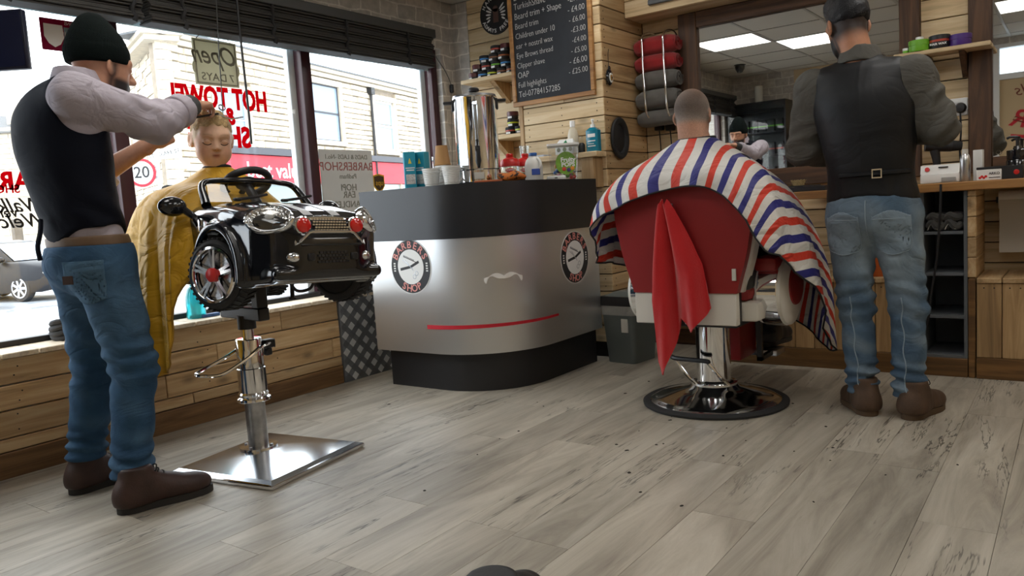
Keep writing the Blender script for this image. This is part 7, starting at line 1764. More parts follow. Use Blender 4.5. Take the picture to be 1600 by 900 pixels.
# shirt
def lshirt(P):
    d = stack(P, TL)+.006; d = smin(d, cap(P, sR, sL, .062), .03)
    ur = smin(cap(P, sR, eR, .078, .070), cap(P, eR, eR+(wR-eR)*.80, .069, .056), .03)
    ax_ = (eR-sR)/np.linalg.norm(eR-sR); t = (P-sR)@ax_; q = P-sR
    ur = ur+.0075*fold(t+.35*q[:, 2], P, 85)*sstep(t, .06, .2)+.005*fold(t*.4+q[:, 2], P, 80, 1.7)+.003*wob(P, 70)
    ur = smax(ur, plane(P, eR+(wR-eR)*.72, wR-eR), .006)
    ul = smin(cap(P, sL, eL, .064, .062), cap(P, eL, eL+(wL-eL)*.25, .062, .058), .03)+.003*wob(P, 60); ul = smax(ul, plane(P, eL+(wL-eL)*.18, wL-eL), .006)
    d = smin(d, ur, .03); d = smin(d, ul, .03)
    d = smax(d, P[:, 2]-(1.50+.15*(1.345-P[:, 1])), .008)
    return d+.0018*wob(P, 55)
MT['shirt_lilac'] = cloth('lilac_grey_shirt', hexc('b4acb6'), .15)
sdf_obj('shirt', lshirt, (-3.14, 1.08, .90), (-2.55, 1.80, 1.56), .0055, 'shirt_lilac', LB_)
cu_ = lambda P: np.maximum(np.maximum(cap(P, eR, wR, .066, .061), plane(P, eR+(wR-eR)*.74, wR-eR)), plane(P, eR+(wR-eR)*.52, eR-wR))
sdf_obj('rolled_cuff', lambda P: smax(cu_(P), -1.0-P[:, 2], .004)+.002*wob(P, 90), (-2.86, 1.58, 1.27), (-2.60, 1.82, 1.50), .005, 'shirt_lilac', LB_)
def collar(P):
    q = P-A3(lx, 1.358, 1.502); r = np.sqrt((q[:, 0]/1.0)**2+(q[:, 1])**2); return np.maximum(np.abs(r-.074+.35*(q[:, 2]))-.006, np.abs(q[:, 2]-.002-.12*-q[:, 1])-.032)
sdf_obj('collar', collar, (-2.96, 1.24, 1.44), (-2.73, 1.48, 1.57), .005, 'shirt_lilac', LB_)
def lvest(P):
    d = stack(P, [(z, x, y, rx+.006, ry+.006) for z, x, y, rx, ry in TL])
    d = smin(d, cap(P, sR+A3(-.05, 0, .01), sL+A3(.03, 0, .01), .070), .04)
    d = smax(d, -cap(P, sR+A3(.004, .03, -.03), sR+A3(.12, .06, -.03), .092), .012); d = smax(d, -cap(P, sL+A3(-.03, .04, -.03), sL+A3(-.12, .06, -.03), .080), .012)
    d = smax(d, -cap(P, (lx, 1.31, 1.525), (lx, 1.42, 1.525), .080), .01)
    hem = .968-.10*(1.33-P[:, 1])*(P[:, 1] < 1.33)+.02*np.sin(P[:, 0]*25)
    d = smax(d, hem-P[:, 2], .006)
    return d+.0022*wob(P, 32)+.0035*np.sin(P[:, 2]*60+P[:, 1]*45)*np.exp(-((P[:, 2]-1.03)/.06)**2)
MT['vest_navy'] = cloth('navy_waistcoat', hexc('0f131f'), .12, rough=.75, spec=.15, wr=.007, wrs=5)
sdf_obj('waistcoat', lvest, (-3.10, 1.08, .92), (-2.58, 1.50, 1.54), .0055, 'vest_navy', LB_)
G().tube([(-2.84, 1.186, 1.02), (-2.82, 1.172, .98), (-2.825, 1.160, .93), (-2.83, 1.165, .885)], .008, 6, 12).obj('waist_strap', 'vest_navy', LB_, ws=True)
# belt and jeans
def lbelt(P): d = stack(P, [(z, x, y, rx+.006, ry+.006) for z, x, y, rx, ry in TL]); return np.maximum(d, np.abs(P[:, 2]-.937+.0*P[:, 1])-.019)
sdf_obj('belt', lbelt, (-3.05, 1.18, .90), (-2.64, 1.50, .97), .0055, M('tan_belt', hexc('6b5440'), .6, var=.15), LB_)
lj0 = legs_sdf((-2.945, 1.345, .84), (-2.99, 1.375, .49), (-3.02, 1.315, .12), (-2.755, 1.335, .84), (-2.70, 1.372, .49), (-2.675, 1.31, .11), (lx, 1.335, .875), (.178, .142, .14), (.102, .078, .066))
def ljeans(P): return smax(smax(lj0(P), P[:, 2]-.925, .004), np.where(P[:, 0] < -2.86, .125, .112)-P[:, 2], .004)
D1, D2, D3 = A3(*hexc('32506c')), A3(*hexc('5b7790')), A3(*hexc('1e3149'))
def denim_col(light, ctr):
    def f(X):
        z = X[:, 2]; t = np.clip(.5*np.exp(-((z-.68)/.16)**2)+.25*np.sin(z*60+X[:, 0]*22)*np.exp(-((z-.2)/.2)**2)+.25*np.sin(X[:, 0]*19+z*13+X[:, 1]*31)*.6, -.4, 1)*light
        c = lerp_col(D1 if light < 1 else A3(*hexc('4f6478')), D2 if light < 1 else A3(*hexc('93a0a8')), np.clip(t, 0, 1)); dk = np.clip(-t, 0, 1)[:, None]; return c*(1-dk)+D3[None]*dk
    return f
sdf_obj('jeans', ljeans, (-3.16, 1.12, .07), (-2.54, 1.56, .95), .006, 'denim', LB_, colfn=denim_col(.8, lx))
_pc0 = A3(-2.70, 1.235, .80)
def inp(P): q = P-_pc0; u = q@A3(.70, .71, 0); w = q@A3(.71, -.70, 0); return np.maximum(np.maximum(np.abs(q[:, 2]+.0*u)-.075+.35*np.maximum(np.abs(u)-.02, 0)*(q[:, 2] < 0), np.abs(u)-.070), -w-.07)
sdf_obj('back_pocket', patch(ljeans, inp, .0050), (-2.86, 1.14, .68), (-2.58, 1.42, .92), .0045, 'denim', LB_, colfn=lambda X: np.repeat(A3(*hexc('4b6880'))[None], len(X), 0))
G().box((-.016, -.004, -.014), (.016, .004, .014), Matrix.Translation((-2.688, 1.182, .815))@Matrix.Rotation(.55, 4, 'Z')).obj('pocket_label', M('leather_label', hexc('3d261c'), .6), LB_, ws=True)
MT['boot_dark'] = M('dark_brown_leather', hexc('38231d'), .55, var=.3, vscale=18, bump=.2, bscale=160); MT['sole_dark'] = M('boot_sole', (.02, .018, .017), .7)
boot(LB_, (-2.655, 1.245), 74, 'boot_dark', 'sole_dark', L=.315); boot(LB_, (-3.03, 1.255), 88, 'boot_dark', 'sole_dark', L=.305)
# beanie
def beanie(P):
    Q = (P-HL)@HRl; top = ell(Q, (0, -.022, .052), (.088, .106, .100)); top = smin(top, ell(Q, (0, -.045, .130), (.042, .050, .050)), .05)
    zz = Q[:, 2]-.16*Q[:, 1]; d = smax(top, .010-zz, .006); cf = np.maximum(ell(Q, (0, -.020, .040), (.0925, .111, .108)), np.abs(zz-.036)-.030)
    d = smin(d, cf, .004); return d+.0012*np.sin(np.arctan2(Q[:, 0], Q[:, 1]+.02)*46)
MT['knit'] = M('dark_knit', hexc('0d1413'), .95, bump=.7, bscale=260, var=.15, vscale=60, spec=.1)
sdf_obj('beanie', beanie, (-2.98, 1.26, 1.48), (-2.70, 1.62, 1.80), .0045, 'knit', LB_)
bandf = lambda P: np.maximum(np.maximum(cap(P, eR, wR, .052, .0425), plane(P, wR, wR-eR)), plane(P, eR+(wR-eR)*.72, eR-wR))
sdf_obj('wristband', bandf, (-2.86, 1.62, 1.32), (-2.68, 1.80, 1.50), .004, M('charcoal_band', hexc('3a3b3d'), .5), LB_)
sc_ = empty('cutting_scissors', kR+A3(-.01, .06, -.05), label='steel scissors and black comb in the barber\'s hand above the child\'s head', cat='scissors')
kp = kR+A3(0, .045, -.045)
G().tube([kp+A3(0, -.03, 0), kp+A3(.02, .06, -.03), kp+A3(.03, .11, -.02)], .003, 6).ring(.015, .011, .004, 18, Matrix.Translation(Vector((kp+A3(.004, .03, .015)).tolist()))@Matrix.Rotation(1.1, 4, 'Y')).obj('blade', 'steel', sc_, ws=True)
G().box((-.012, -.09, -.004), (.012, .03, .004), Matrix.Translation(Vector((kp+A3(.02, -.03, -.018)).tolist()))@Matrix.Rotation(.2, 4, 'X'), bev=.003).obj('comb', 'black', sc_, ws=True)

# ======================= barber with his back to us ====================================================
RB_ = empty('person', (-.63, 3.5, 0), label='barber in black waistcoat and grey shirt standing with his back turned', cat='person')
rx0 = -.715
TR = [(.78, -.70, 3.50, .160, .118), (.88, -.70, 3.50, .172, .122), (.98, -.705, 3.495, .160, .115), (1.10, -.71, 3.49, .168, .122), (1.24, -.72, 3.49, .190, .132), (1.34, -.73, 3.49, .198, .126), (1.42, -.735, 3.50, .160, .095), (1.46, -.74, 3.52, .09, .07), (1.52, -.755, 3.535, .06, .06)]
qsL, qeL, qwL = A3(-.925, 3.50, 1.385), A3(-.985, 3.56, 1.135), A3(-.90, 3.78, 1.10)
qsR, qeR, qwR = A3(-.545, 3.50, 1.385), A3(-.462, 3.53, 1.175), A3(-.60, 3.74, 1.16)
HC = A3(-.795, 3.545, 1.625); HRr = frame(128, 20)
SKR = A3(*hexc('b07c5f'))
def rbody(P):
    d = stack(P, [(z, x, y, a-.018, b-.018) for z, x, y, a, b in TR]); d = smin(d, head_sdf((P-HC)@HRr), .01); d = smin(d, cap(P, HC+HRr@A3(0, -.025, -.05), (-.74, 3.51, 1.42), .057, .064), .02)
    for s, e, w in ((qsL, qeL, qwL), (qsR, qeR, qwR)): d = smin(d, smin(cap(P, s, e, .050, .042), cap(P, e, w, .044, .029), .02), .02)
    return d
Xb, Fb = nets(rbody, (-1.06, 3.34, .76), (-.36, 3.84, 1.78), .005, 2)
HAIRD = A3(*hexc('0e0e10'))
def rcol(X):
    Q = (X-HC)@HRr; c = np.repeat(SKR[None], len(X), 0)
    bt = sstep(Q[:, 2], -.022, -.05)*sstep(Q[:, 1], -.005, .03); sb_ = sstep(Q[:, 1], .04, .01)*sstep(Q[:, 1], -.012, .008)*sstep(Q[:, 2], .05, .03)*(Q[:, 2] > -.12); fade = sstep(Q[:, 2], -.105, -.045)*sstep(Q[:, 1], .045, .0)*.95
    m = np.clip(np.maximum(np.maximum(bt, sb_*.9), fade), 0, 1)*(np.linalg.norm(Q, axis=1) < .165); ear = (np.abs(Q[:, 0]) > .078); m = m*(~ear)
    c = c*(1-m[:, None])+HAIRD[None]*m[:, None]; return c
hL = hand_sdf(-1, [.7, .8, .9, .9], [(.034, .020, -.012), (.052, .060, -.026), (.036, .092, -.040)], .03); hR = hand_sdf(1, [.7, .8, .9, .9], [(-.034, .020, -.012), (-.052, .060, -.026), (-.036, .092, -.040)], .03)
p1_ = put_mesh(hL, (-.09, -.06, -.12), (.09, .20, .06), .004, hframe((.35, .9, -.1), (-.3, 0, 1)), qwL); p2_ = put_mesh(hR, (-.09, -.06, -.12), (.09, .20, .06), .004, hframe((-.5, .85, 0), (.3, 0, 1)), qwR)
fuse_obj('body', [(Xb, Fb), p1_, p2_], 'skin', RB_, [rcol(Xb.astype(f32)), SKR, SKR])
def rhair(P):
    Q = (P-HC)@HRr; d = ell(Q, (0, -.016, .030), (.0815, .1015, .096)); d = smin(d, ell(Q, (0, .030, .110), (.064, .075, .042)), .04); d = smax(d, np.interp(Q[:, 1], [-.1, -.03, .03, .09], [-.034, -.016, .026, .055]).astype(f32)+.004*wob(Q, 120)-Q[:, 2], .035)
    return d+.0035*np.sin(Q[:, 0]*150+Q[:, 1]*60)*sstep(Q[:, 2], .06, .12)+.003*wob(Q, 140)
sdf_obj('hair', rhair, (-.93, 3.40, 1.58), (-.66, 3.69, 1.80), .0045, M('black_hair', (.006, .006, .008), .5, bump=.9, bscale=160, spec=.3), RB_)
def rshirt(P):
    d = stack(P, TR)+.004; d = smin(d, cap(P, qsL, qsR, .064), .03)
    for s, e, w in ((qsL, qeL, qwL), (qsR, qeR, qwR)):
        a = smin(cap(P, s, e, .080, .072), cap(P, e, e+(w-e)*.85, .072, .052), .035); ax_ = (e-s)/np.linalg.norm(e-s); t = (P-s)@ax_; q = P-s
        a = a+.0075*fold(t+.5*q[:, 0]+.3*q[:, 1], P, 62, s[0]*9)*sstep(t, .0, .1)+.004*wob(P, 60); d = smin(d, smax(a, plane(P, e+(w-e)*.8, w-e), .006), .03)
    return smax(d, P[:, 2]-1.49, .008)
MT['shirt_grey'] = cloth('charcoal_shirt', hexc('53514c'), .2)
sdf_obj('shirt', rshirt, (-1.10, 3.33, .95), (-.33, 3.84, 1.54), .0055, 'shirt_grey', RB_)
def rcollar(P):
    q = P-A3(-.745, 3.525, 1.487); r = np.sqrt(q[:, 0]**2+q[:, 1]**2); return np.maximum(np.abs(r-.078+.3*q[:, 2])-.006, np.abs(q[:, 2]+.15*q[:, 1])-.034)
sdf_obj('collar', rcollar, (-.87, 3.41, 1.43), (-.63, 3.64, 1.55), .005, 'shirt_grey', RB_)
def rvest(P):
    d = stack(P, [(z, x, y, a+.008, b+.008) for z, x, y, a, b in TR]); d = smin(d, cap(P, qsR+A3(-.06, 0, .012), qsL+A3(.06, 0, .012), .070), .04)
    d = smax(d, -cap(P, qsR+A3(.0, .02, -.03), qsR+A3(.16, .04, -.05), .100), .012); d = smax(d, -cap(P, qsL+A3(-.0, .02, -.03), qsL+A3(-.16, .04, -.05), .100), .012)
    d = smax(d, -cap(P, (-.75, 3.50, 1.515), (-.76, 3.62, 1.515), .082), .01); d = smax(d, (.905+.012*np.cos((P[:, 0]+.70)*16))-P[:, 2], .006)
    s = np.minimum(np.abs(P[:, 0]+.60), np.abs(P[:, 0]+.80)); return d+.002*wob(P, 30)+.004*np.exp(-(s/.012)**2)*(P[:, 2] < 1.02)*np.sin((1.02-P[:, 2])*20)-.0022*np.exp(-((P[:, 0]+.715+.02*(P[:, 2]-1.2))/.004)**2)*(P[:, 1] < 3.45)
MT['vest_black'] = M('black_satin_waistcoat', hexc('0b0d11'), .5, bump=.1, bscale=400, var=.1, spec=.35, wr=.006, wrs=5)
sdf_obj('waistcoat', rvest, (-.99, 3.33, .87), (-.44, 3.66, 1.54), .0055, 'vest_black', RB_)
def yback(x, z):
    y = 3.2
    for _ in range(50):
        v = float(rvest(A3(x, y, z)[None])[0]); y += max(v, .0005)*.8
        if v < .001: break
    return y
st_ = [(x, yback(x, 1.005)-.004, 1.005+.01*(x+.62)) for x in np.linspace(-.80, -.55, 9)]
G().tube(st_, .010, 6, 24).obj('back_strap', 'vest_black', RB_, ws=True)
yb_ = yback(-.655, 1.0); G().box((-.673, yb_-.020, .985), (-.668, yb_-.012, 1.022)).box((-.640, yb_-.020, .985), (-.635, yb_-.012, 1.022)).box((-.668, yb_-.020, .985), (-.640, yb_-.012, .990)).box((-.668, yb_-.020, 1.017), (-.640, yb_-.012, 1.022)).obj('strap_buckle', 'chrome', RB_, ws=True, smooth=False)
rj0 = legs_sdf((-.790, 3.50, .80), (-.772, 3.50, .46), (-.742, 3.47, .10), (-.608, 3.50, .80), (-.572, 3.505, .46), (-.565, 3.475, .10), (-.70, 3.50, .855), (.185, .142, .13), (.094, .070, .061))
def rjeans(P): return smax(smax(rj0(P), P[:, 2]-.935, .004), .085-P[:, 2], .004)
sdf_obj('jeans', rjeans, (-.96, 3.30, .05), (-.44, 3.72, .97), .006, 'denim', RB_, colfn=denim_col(1.1, -.7))
for sx in (-.795, -.610):
    ip = lambda P, sx=sx: np.maximum(np.maximum(np.abs(P[:, 2]-.765)-.075-.018*np.cos((P[:, 0]-sx)*30), np.abs(P[:, 0]-sx)-.070), P[:, 1]-3.47)
    sdf_obj('back_pocket', patch(rjeans, ip, .0050), (sx-.10, 3.30, .64), (sx+.10, 3.50, .88), .0045, 'denim', RB_, colfn=lambda X: np.repeat(A3(*hexc('7b8b98'))[None], len(X), 0))
def yj(x, z, off=0.0):
    y = 3.2
    for _ in range(60):
        v = float(rjeans(A3(x, y, z)[None])[0]); y += max(v, .0005)*.7
        if v < .001: break
    return y
MT['stitch'] = M('pale_seam', hexc('8797a3'), .9)
for sx in (-.795, -.610):
    ol = [(-.066, .070), (-.066, -.055), (-.034, -.080), (0, -.088), (.034, -.080), (.066, -.055), (.066, .070)]
    G().tube([(sx+a, yj(sx+a, .765+b)-.0056, .765+b) for a, b in ol], .0016, 5, 40).tube([(sx+a, yj(sx+a, .822)-.0056, .822) for a in np.linspace(-.064, .064, 8)], .0016, 5).obj('pocket_stitching', 'stitch', RB_, ws=True)
G().tube([(-.70, yj(-.70, z)-.001, z) for z in np.linspace(.72, .90, 10)], .0025, 5).obj('centre_seam', 'stitch', RB_, ws=True)
for x0, x1 in ((-.780, -.742), (-.585, -.566)): G().tube([(x0+(x1-x0)*t+.004*math.sin(t*20), yj(x0+(x1-x0)*t, .5-.40*t)-.001, .5-.40*t) for t in np.linspace(0, 1, 24)], .0025, 5).obj('leg_seam', 'stitch', RB_, ws=True)
MT['boot_tan'] = M('brown_suede', hexc('4c3828'), .75, var=.2, vscale=20, bump=.2, bscale=200); MT['sole_tan'] = M('tan_sole', hexc('54402c'), .7)
boot(RB_, (-.700, 3.405), 122, 'boot_tan', 'sole_tan', L=.285); boot(RB_, (-.560, 3.405), 74, 'boot_tan', 'sole_tan', L=.285)

# ======================= customer in the chair =========================================================
CU_ = empty('person', (-1.40, 3.42, .40), label='grey-haired customer seated in the red chair under a striped cape', cat='person')
hc = A3(-1.432, 3.405, 1.325); hr = frame(94, 4); ux_ = -1.41
TC = [(.55, ux_, 3.42, .18, .14), (.65, ux_, 3.40, .185, .14), (.85, ux_, 3.37, .175, .13), (1.0, ux_, 3.36, .19, .13), (1.09, ux_, 3.36, .185, .115), (1.15, ux_, 3.37, .12, .085), (1.19, ux_, 3.375, .075, .07), (1.24, ux_-.01, 3.385, .06, .06)]
def cbody(P):
    d = stack(P, TC); d = smin(d, head_sdf((P-hc)@hr), .01); d = smin(d, cap(P, hc+hr@A3(0, -.028, -.05), (ux_, 3.38, 1.14), .062, .070), .025)
    for s in (-1, 1):
        sh, el_, wr = (ux_+s*.19, 3.37, 1.07), (ux_+s*.285, 3.42, .80), (ux_+s*.27, 3.66, .735); d = smin(d, smin(cap(P, sh, el_, .055, .046), cap(P, el_, wr, .044, .032), .02), .03)
        hp, kn, an = (ux_+s*.09, 3.44, .64), (ux_+s*.13, 3.86, .60), (ux_+s*.10, 3.93, .25); d = smin(d, smin(cap(P, hp, kn, .085, .062), cap(P, kn, an, .058, .044), .03), .04)
    return d
Xb, Fb = nets(cbody, (-1.80, 3.20, .18), (-1.02, 4.02, 1.48), .0055, 2)
SKC, HG, HG2 = A3(*hexc('b88a72')), A3(*hexc('4d4640')), A3(*hexc('8d857c'))
def ccol(X):
    Q = (X-hc)@hr; n = np.linalg.norm(Q, axis=1); c = np.repeat(SKC[None], len(X), 0)
    bald = np.exp(-(((Q[:, 0])/.055)**2+((Q[:, 1]-.03)/.080)**2))*sstep(Q[:, 2], .03, .07); hair = sstep(Q[:, 2], -.055, -.02)*sstep(Q[:, 1], .055, .02)*(1-.80*bald)*(np.abs(Q[:, 0]) < .0795)*(n < .17)
    tone = lerp_col(HG2, HG, sstep(Q[:, 2], -.04, .03)*(1-.45*sstep(np.abs(Q[:, 0]), .05, .08))); h = np.clip(hair*.92, 0, 1)[:, None]; c = c*(1-h)+tone*h
    cl = (X[:, 2] < 1.165)[:, None]; return np.where(cl, A3(.02, .02, .025)[None], c)
hcL = hand_sdf(-1, [.3, .3, .35, .4], [(.034, .02, -.012), (.055, .055, -.02), (.055, .085, -.03)], .03); hcR = hand_sdf(1, [.3, .3, .35, .4], [(-.034, .02, -.012), (-.055, .055, -.02), (-.055, .085, -.03)], .03)
parts_ = [(Xb, Fb)]+[put_mesh(f, (-.09, -.06, -.1), (.09, .2, .06), .0045, hframe((0, 1, -.1), (0, 0, 1)), (ux_+s*.27, 3.66, .735)) for f, s in ((hcL, -1), (hcR, 1))]
fuse_obj('body', parts_, vcol('customer_skin', .6, bump=.5, bscale=500, var=.22, vscale=260), CU_, [ccol(Xb.astype(f32)), SKC, SKC])
tr_ = legs_sdf((ux_-.09, 3.44, .64), (ux_-.13, 3.86, .61), (ux_-.10, 3.93, .24), (ux_+.09, 3.44, .64), (ux_+.13, 3.86, .61), (ux_+.10, 3.93, .24), (ux_, 3.42, .66), (.195, .155, .11), (.098, .078, .066))
sdf_obj('trousers', lambda P: smax(tr_(P), .22-P[:, 2], .004), (-1.66, 3.24, .18), (-1.14, 4.04, .80), .008, cloth('dark_trousers', (.02, .021, .025)), CU_)
sdf_obj('top', lambda P: smax(smin(stack(P, TC)-.012, np.minimum(cap(P, (ux_-.19, 3.37, 1.07), (ux_-.285, 3.42, .80), .068, .058), cap(P, (ux_+.19, 3.37, 1.07), (ux_+.285, 3.42, .80), .068, .058)), .03), P[:, 2]-1.20, .006), (-1.80, 3.18, .56), (-1.02, 3.62, 1.24), .008, cloth('dark_top', (.02, .02, .024)), CU_)
for s in (-1, 1): boot(CU_, (ux_+s*.11, 3.885), 90-s*8, 'black', 'sole_dark', lace=False, L=.28, lift=.172)

# ======================= child in the toy car ==========================================================
CK_ = empty('person', (-2.86, 1.90, .90), label='fair-haired toddler sitting in the toy car under a yellow cape', cat='person')
kc = A3(-2.882, 1.892, 1.318); kr = frame(-23, 16, -3); KS = .98
SKK = A3(*hexc('e0b598'))
nk = A3(-2.885, 1.905, 1.185)
def kbody(P):
    d = head_sdf((P-kc)@kr/KS, kid=True)*KS; d = smin(d, cap(P, kc+kr@A3(0, -.025, -.06), nk+A3(0, 0, -.03), .040, .046), .02)
    d = smin(d, stack(P, [(.89, -2.90, 1.905, .10, .12), (1.0, -2.90, 1.905, .085, .105), (1.10, -2.895, 1.905, .082, .115), (1.15, -2.89, 1.905, .06, .08), (1.19, -2.885, 1.905, .04, .045)]), .03)
    for s in (-1, 1):
        sh = A3(-2.885+.02*s*0, 1.905-s*.105, 1.10); el_ = sh+A3(.07, -s*.03, -.11); wr = el_+A3(.14, s*.03, .0); d = smin(d, smin(cap(P, sh, el_, .034, .028), cap(P, el_, wr, .027, .020), .015), .02)
        hp = A3(-2.88, 1.905-s*.06, .945); kn = hp+A3(.22, -s*.01, .02); an = kn+A3(.10, 0, -.08); d = smin(d, smin(cap(P, hp, kn, .052, .042), cap(P, kn, an, .04, .032), .02), .03)
    return d
Xb, Fb = nets(kbody, (-3.04, 1.72, .84), (-2.50, 2.10, 1.46), .0036, 2)
HK = A3(*hexc('c2a274'))
def kcol(X):
    Q = (X-kc)@kr/KS; x, y, z = Q.T; c = np.repeat(SKK[None], len(X), 0)
    line = .060+.008*np.cos(x*40)-3.0*np.maximum(np.abs(x)-.056, 0); line = np.where(y < .02, -.045+.5*np.maximum(y+.02, 0), np.minimum(line, .075))
    hair = sstep(z, line-.008, line+.012)*(np.abs(x) < .0835+.0*z)*sstep(np.abs(y-.0)+10*(z > .02), .0, .01); hair = hair*np.where((np.abs(x) > .078) & (z < .035) & (y > -.035), 0, 1)
    c = lerp_col(SKK, HK, np.zeros(len(X)))*(1-hair[:, None])+HK[None]*hair[:, None]
    lips = np.exp(-(((z+.0515)/.0085)**2+(x/.0150)**4))*(y > .075); c = c*(1-.75*lips[:, None])+A3(*hexc('b0564c'))[None]*.75*lips[:, None]; gap = np.exp(-(((z+.0515)/.0016)**2+(x/.0135)**4))*(y > .075); c = c*(1-.8*gap[:, None])+A3(*hexc('5a2420'))[None]*.8*gap[:, None]
    ck = np.exp(-(((np.abs(x)-.044)/.020)**2+((z+.036)/.020)**2))*(y > .02); c = c*(1-.30*ck[:, None])+A3(*hexc('cf7f68'))[None]*.30*ck[:, None]
    br_ = np.exp(-((z-.0295-.12*(.035-np.abs(np.abs(x)-.033)))/.0028)**2)*sstep(np.abs(np.abs(x)-.033), .021, .015)*(y > .04); c = c*(1-.45*br_[:, None])+A3(*hexc('8f6a48'))[None]*.45*br_[:, None]
    nn_ = np.exp(-(((np.abs(x)-.006)/.003)**2+((z+.0265)/.0022)**2))*(y > .09); c = c*(1-.7*nn_[:, None])+A3(.12, .04, .03)[None]*.7*nn_[:, None]
    cl = (X[:, 2] < 1.165)[:, None]; return np.where(cl, A3(.06, .07, .09)[None], c)
fuse_obj('body', [(Xb, Fb)], 'skin', CK_, [kcol(Xb.astype(f32))])
kw = lambda p: (kc+kr@(A3(*p)*KS)).astype(float)
def kface(x, z):                                  # front surface of the face at local x, z
    y = .13
    for _ in range(40):
        v = float(head_sdf(A3(x, y, z)[None], kid=True)[0]); y -= max(v, .0004)*.8
        if v < .0008: break
    return y
for s in (-1, 1):
    G().tube([kw((s*x, kface(s*x, z)+.0006, z)) for x, z in ((.018, -.0035), (.026, -.0080), (.034, -.0092), (.043, -.0072), (.050, -.0020))], .0017, 6, 14).obj('eyelashes', M('lash_brown', hexc('33221a'), .8) if 'lash_brown' not in bpy.data.materials else bpy.data.materials['lash_brown'], CK_, ws=True)
    G().tube([kw((s*x, kface(s*x, z)+.0002, z)) for x, z in ((.017, .004), (.025, .0125), (.034, .0145), (.045, .011))], .0009, 5, 12).obj('eyelid_crease', M('lid_crease', hexc('a5735c'), .8) if 'lid_crease' not in bpy.data.materials else bpy.data.materials['lid_crease'], CK_, ws=True)
def khair(P):
    Q = (P-kc)@kr/KS; x, y, z = Q.T; d = ell(Q, (0, -.013, .034), (.0822, .0945, .0895)); line = np.where(y > .02, .060+.008*np.cos(x*42)-.25*np.maximum(.055-y, 0)-3.0*np.maximum(np.abs(x)-.056, 0), np.interp(y, [-.10, -.03, .02], [-.045, -.005, .045]))
    d = smax(d, line-z, .008); return d*KS+.0022*np.sin(x*160+z*90)*sstep(z, .05, .08)+.0018*wob(Q, 170)
sdf_obj('hair', khair, (-3.02, 1.76, 1.26), (-2.74, 2.03, 1.46), .0036, M('fair_hair', hexc('b99b6c'), .7, bump=.9, bscale=260, var=.25, vscale=120), CK_)
# ------------------------------------------------------------------ capes
def cape(name, mat, ctr, keys, label, cat, nu=96, nv=34, rip=.012, edge=None, rot=0.0, nr=9, ph=0.0):
    """cloth draped round the neck: keys = {angle: [(x,y,z) neck..hem]} relative to ctr; UV is the flat cloth"""
    ks = sorted(keys); A = np.array(ks+[ks[0]+360], float); prof = np.array([catmull(keys[k], nv) for k in ks]+[catmull(keys[ks[0]], nv)])
    th = np.linspace(ks[0], ks[0]+360, nu, endpoint=False); P = np.zeros((nu, nv, 3)); n = len(ks)
    for i, t in enumerate(th):
        j = min(np.searchsorted(A, t, side='right')-1, n-1); u = (t-A[j])/(A[j+1]-A[j])
        a, b, c, d = prof[(j-1) % n], prof[j % n], prof[(j+1) % n], prof[(j+2) % n]
        P[i] = .5*((2*b)+(-a+c)*u+(2*a-5*b+4*c-d)*u*u+(-a+3*b-3*c+d)*u**3)
    v = np.linspace(0, 1, nv)
    for i, t in enumerate(th):
        rad = np.array([math.cos(math.radians(t)), math.sin(math.radians(t)), 0]); w = np.sin(math.radians(t)*nr+ph)+.5*math.sin(math.radians(t)*(2*nr+3)+1+ph)
        P[i] += rad[None]*(rip*w*np.clip(v-.25, 0, 1)**1.2)[:, None]
    s = np.concatenate([np.zeros((nu, 1)), np.cumsum(np.linalg.norm(np.diff(P, axis=1), axis=2), 1)], 1)+.08
    tr = np.radians(th)[:, None]+rot; UV = np.stack([s*np.cos(tr), s*np.sin(tr)], -1)
    P = P+np.asarray(ctr); e = empty(name, (ctr[0], ctr[1], P[:, :, 2].min()), label=label, cat=cat)
    V, F = sheet(P, True, .0025); mk('cloth', V, F, mat, e, ws=True, angle=4, uv=np.concatenate([UV.reshape(-1, 2)]*2))
    if edge: G().tube(P[:, -1], .0042, 6, closed=True).obj('hem_binding', edge, e, ws=True)
    return e, P
def stripes():
    m, t, p = _new('red_white_blue_stripes'); n, l = t.nodes, t.links; uv = n.new('ShaderNodeUVMap'); s = n.new('ShaderNodeSeparateXYZ'); l.new(uv.outputs[0], s.inputs[0])
    a = n.new('ShaderNodeMath'); a.operation = 'MULTIPLY'; a.inputs[1].default_value = 1/.150; l.new(s.outputs['X'], a.inputs[0]); f = n.new('ShaderNodeMath'); f.operation = 'FRACT'; l.new(a.outputs[0], f.inputs[0])
    r = n.new('ShaderNodeValToRGB'); r.color_ramp.interpolation = 'CONSTANT'; e = r.color_ramp.elements; W_ = (*hexc('d6d3cd'), 1)
    e[0].position = 0; e[0].color = (*hexc('cf3a26'), 1); e[1].position = .23; e[1].color = W_; q = e.new(.5); q.color = (*hexc('2a2a78'), 1); q = e.new(.73); q.color = W_
    l.new(f.outputs[0], r.inputs['Fac']); l.new(r.outputs['Color'], p.inputs['Base Color']); p.inputs['Roughness'].default_value = .6
    c = n.new('ShaderNodeTexCoord'); b = n.new('ShaderNodeBump'); b.inputs['Strength'].default_value = .0; l.new(b.outputs['Normal'], p.inputs['Normal']); creases(n, l, c.outputs['Object'], .03, 6, b)
    return m
MT['stripes'] = stripes()
nr_ = lambda a, r=.085, z=0.0: (r*math.cos(math.radians(a)), r*math.sin(math.radians(a)), z)
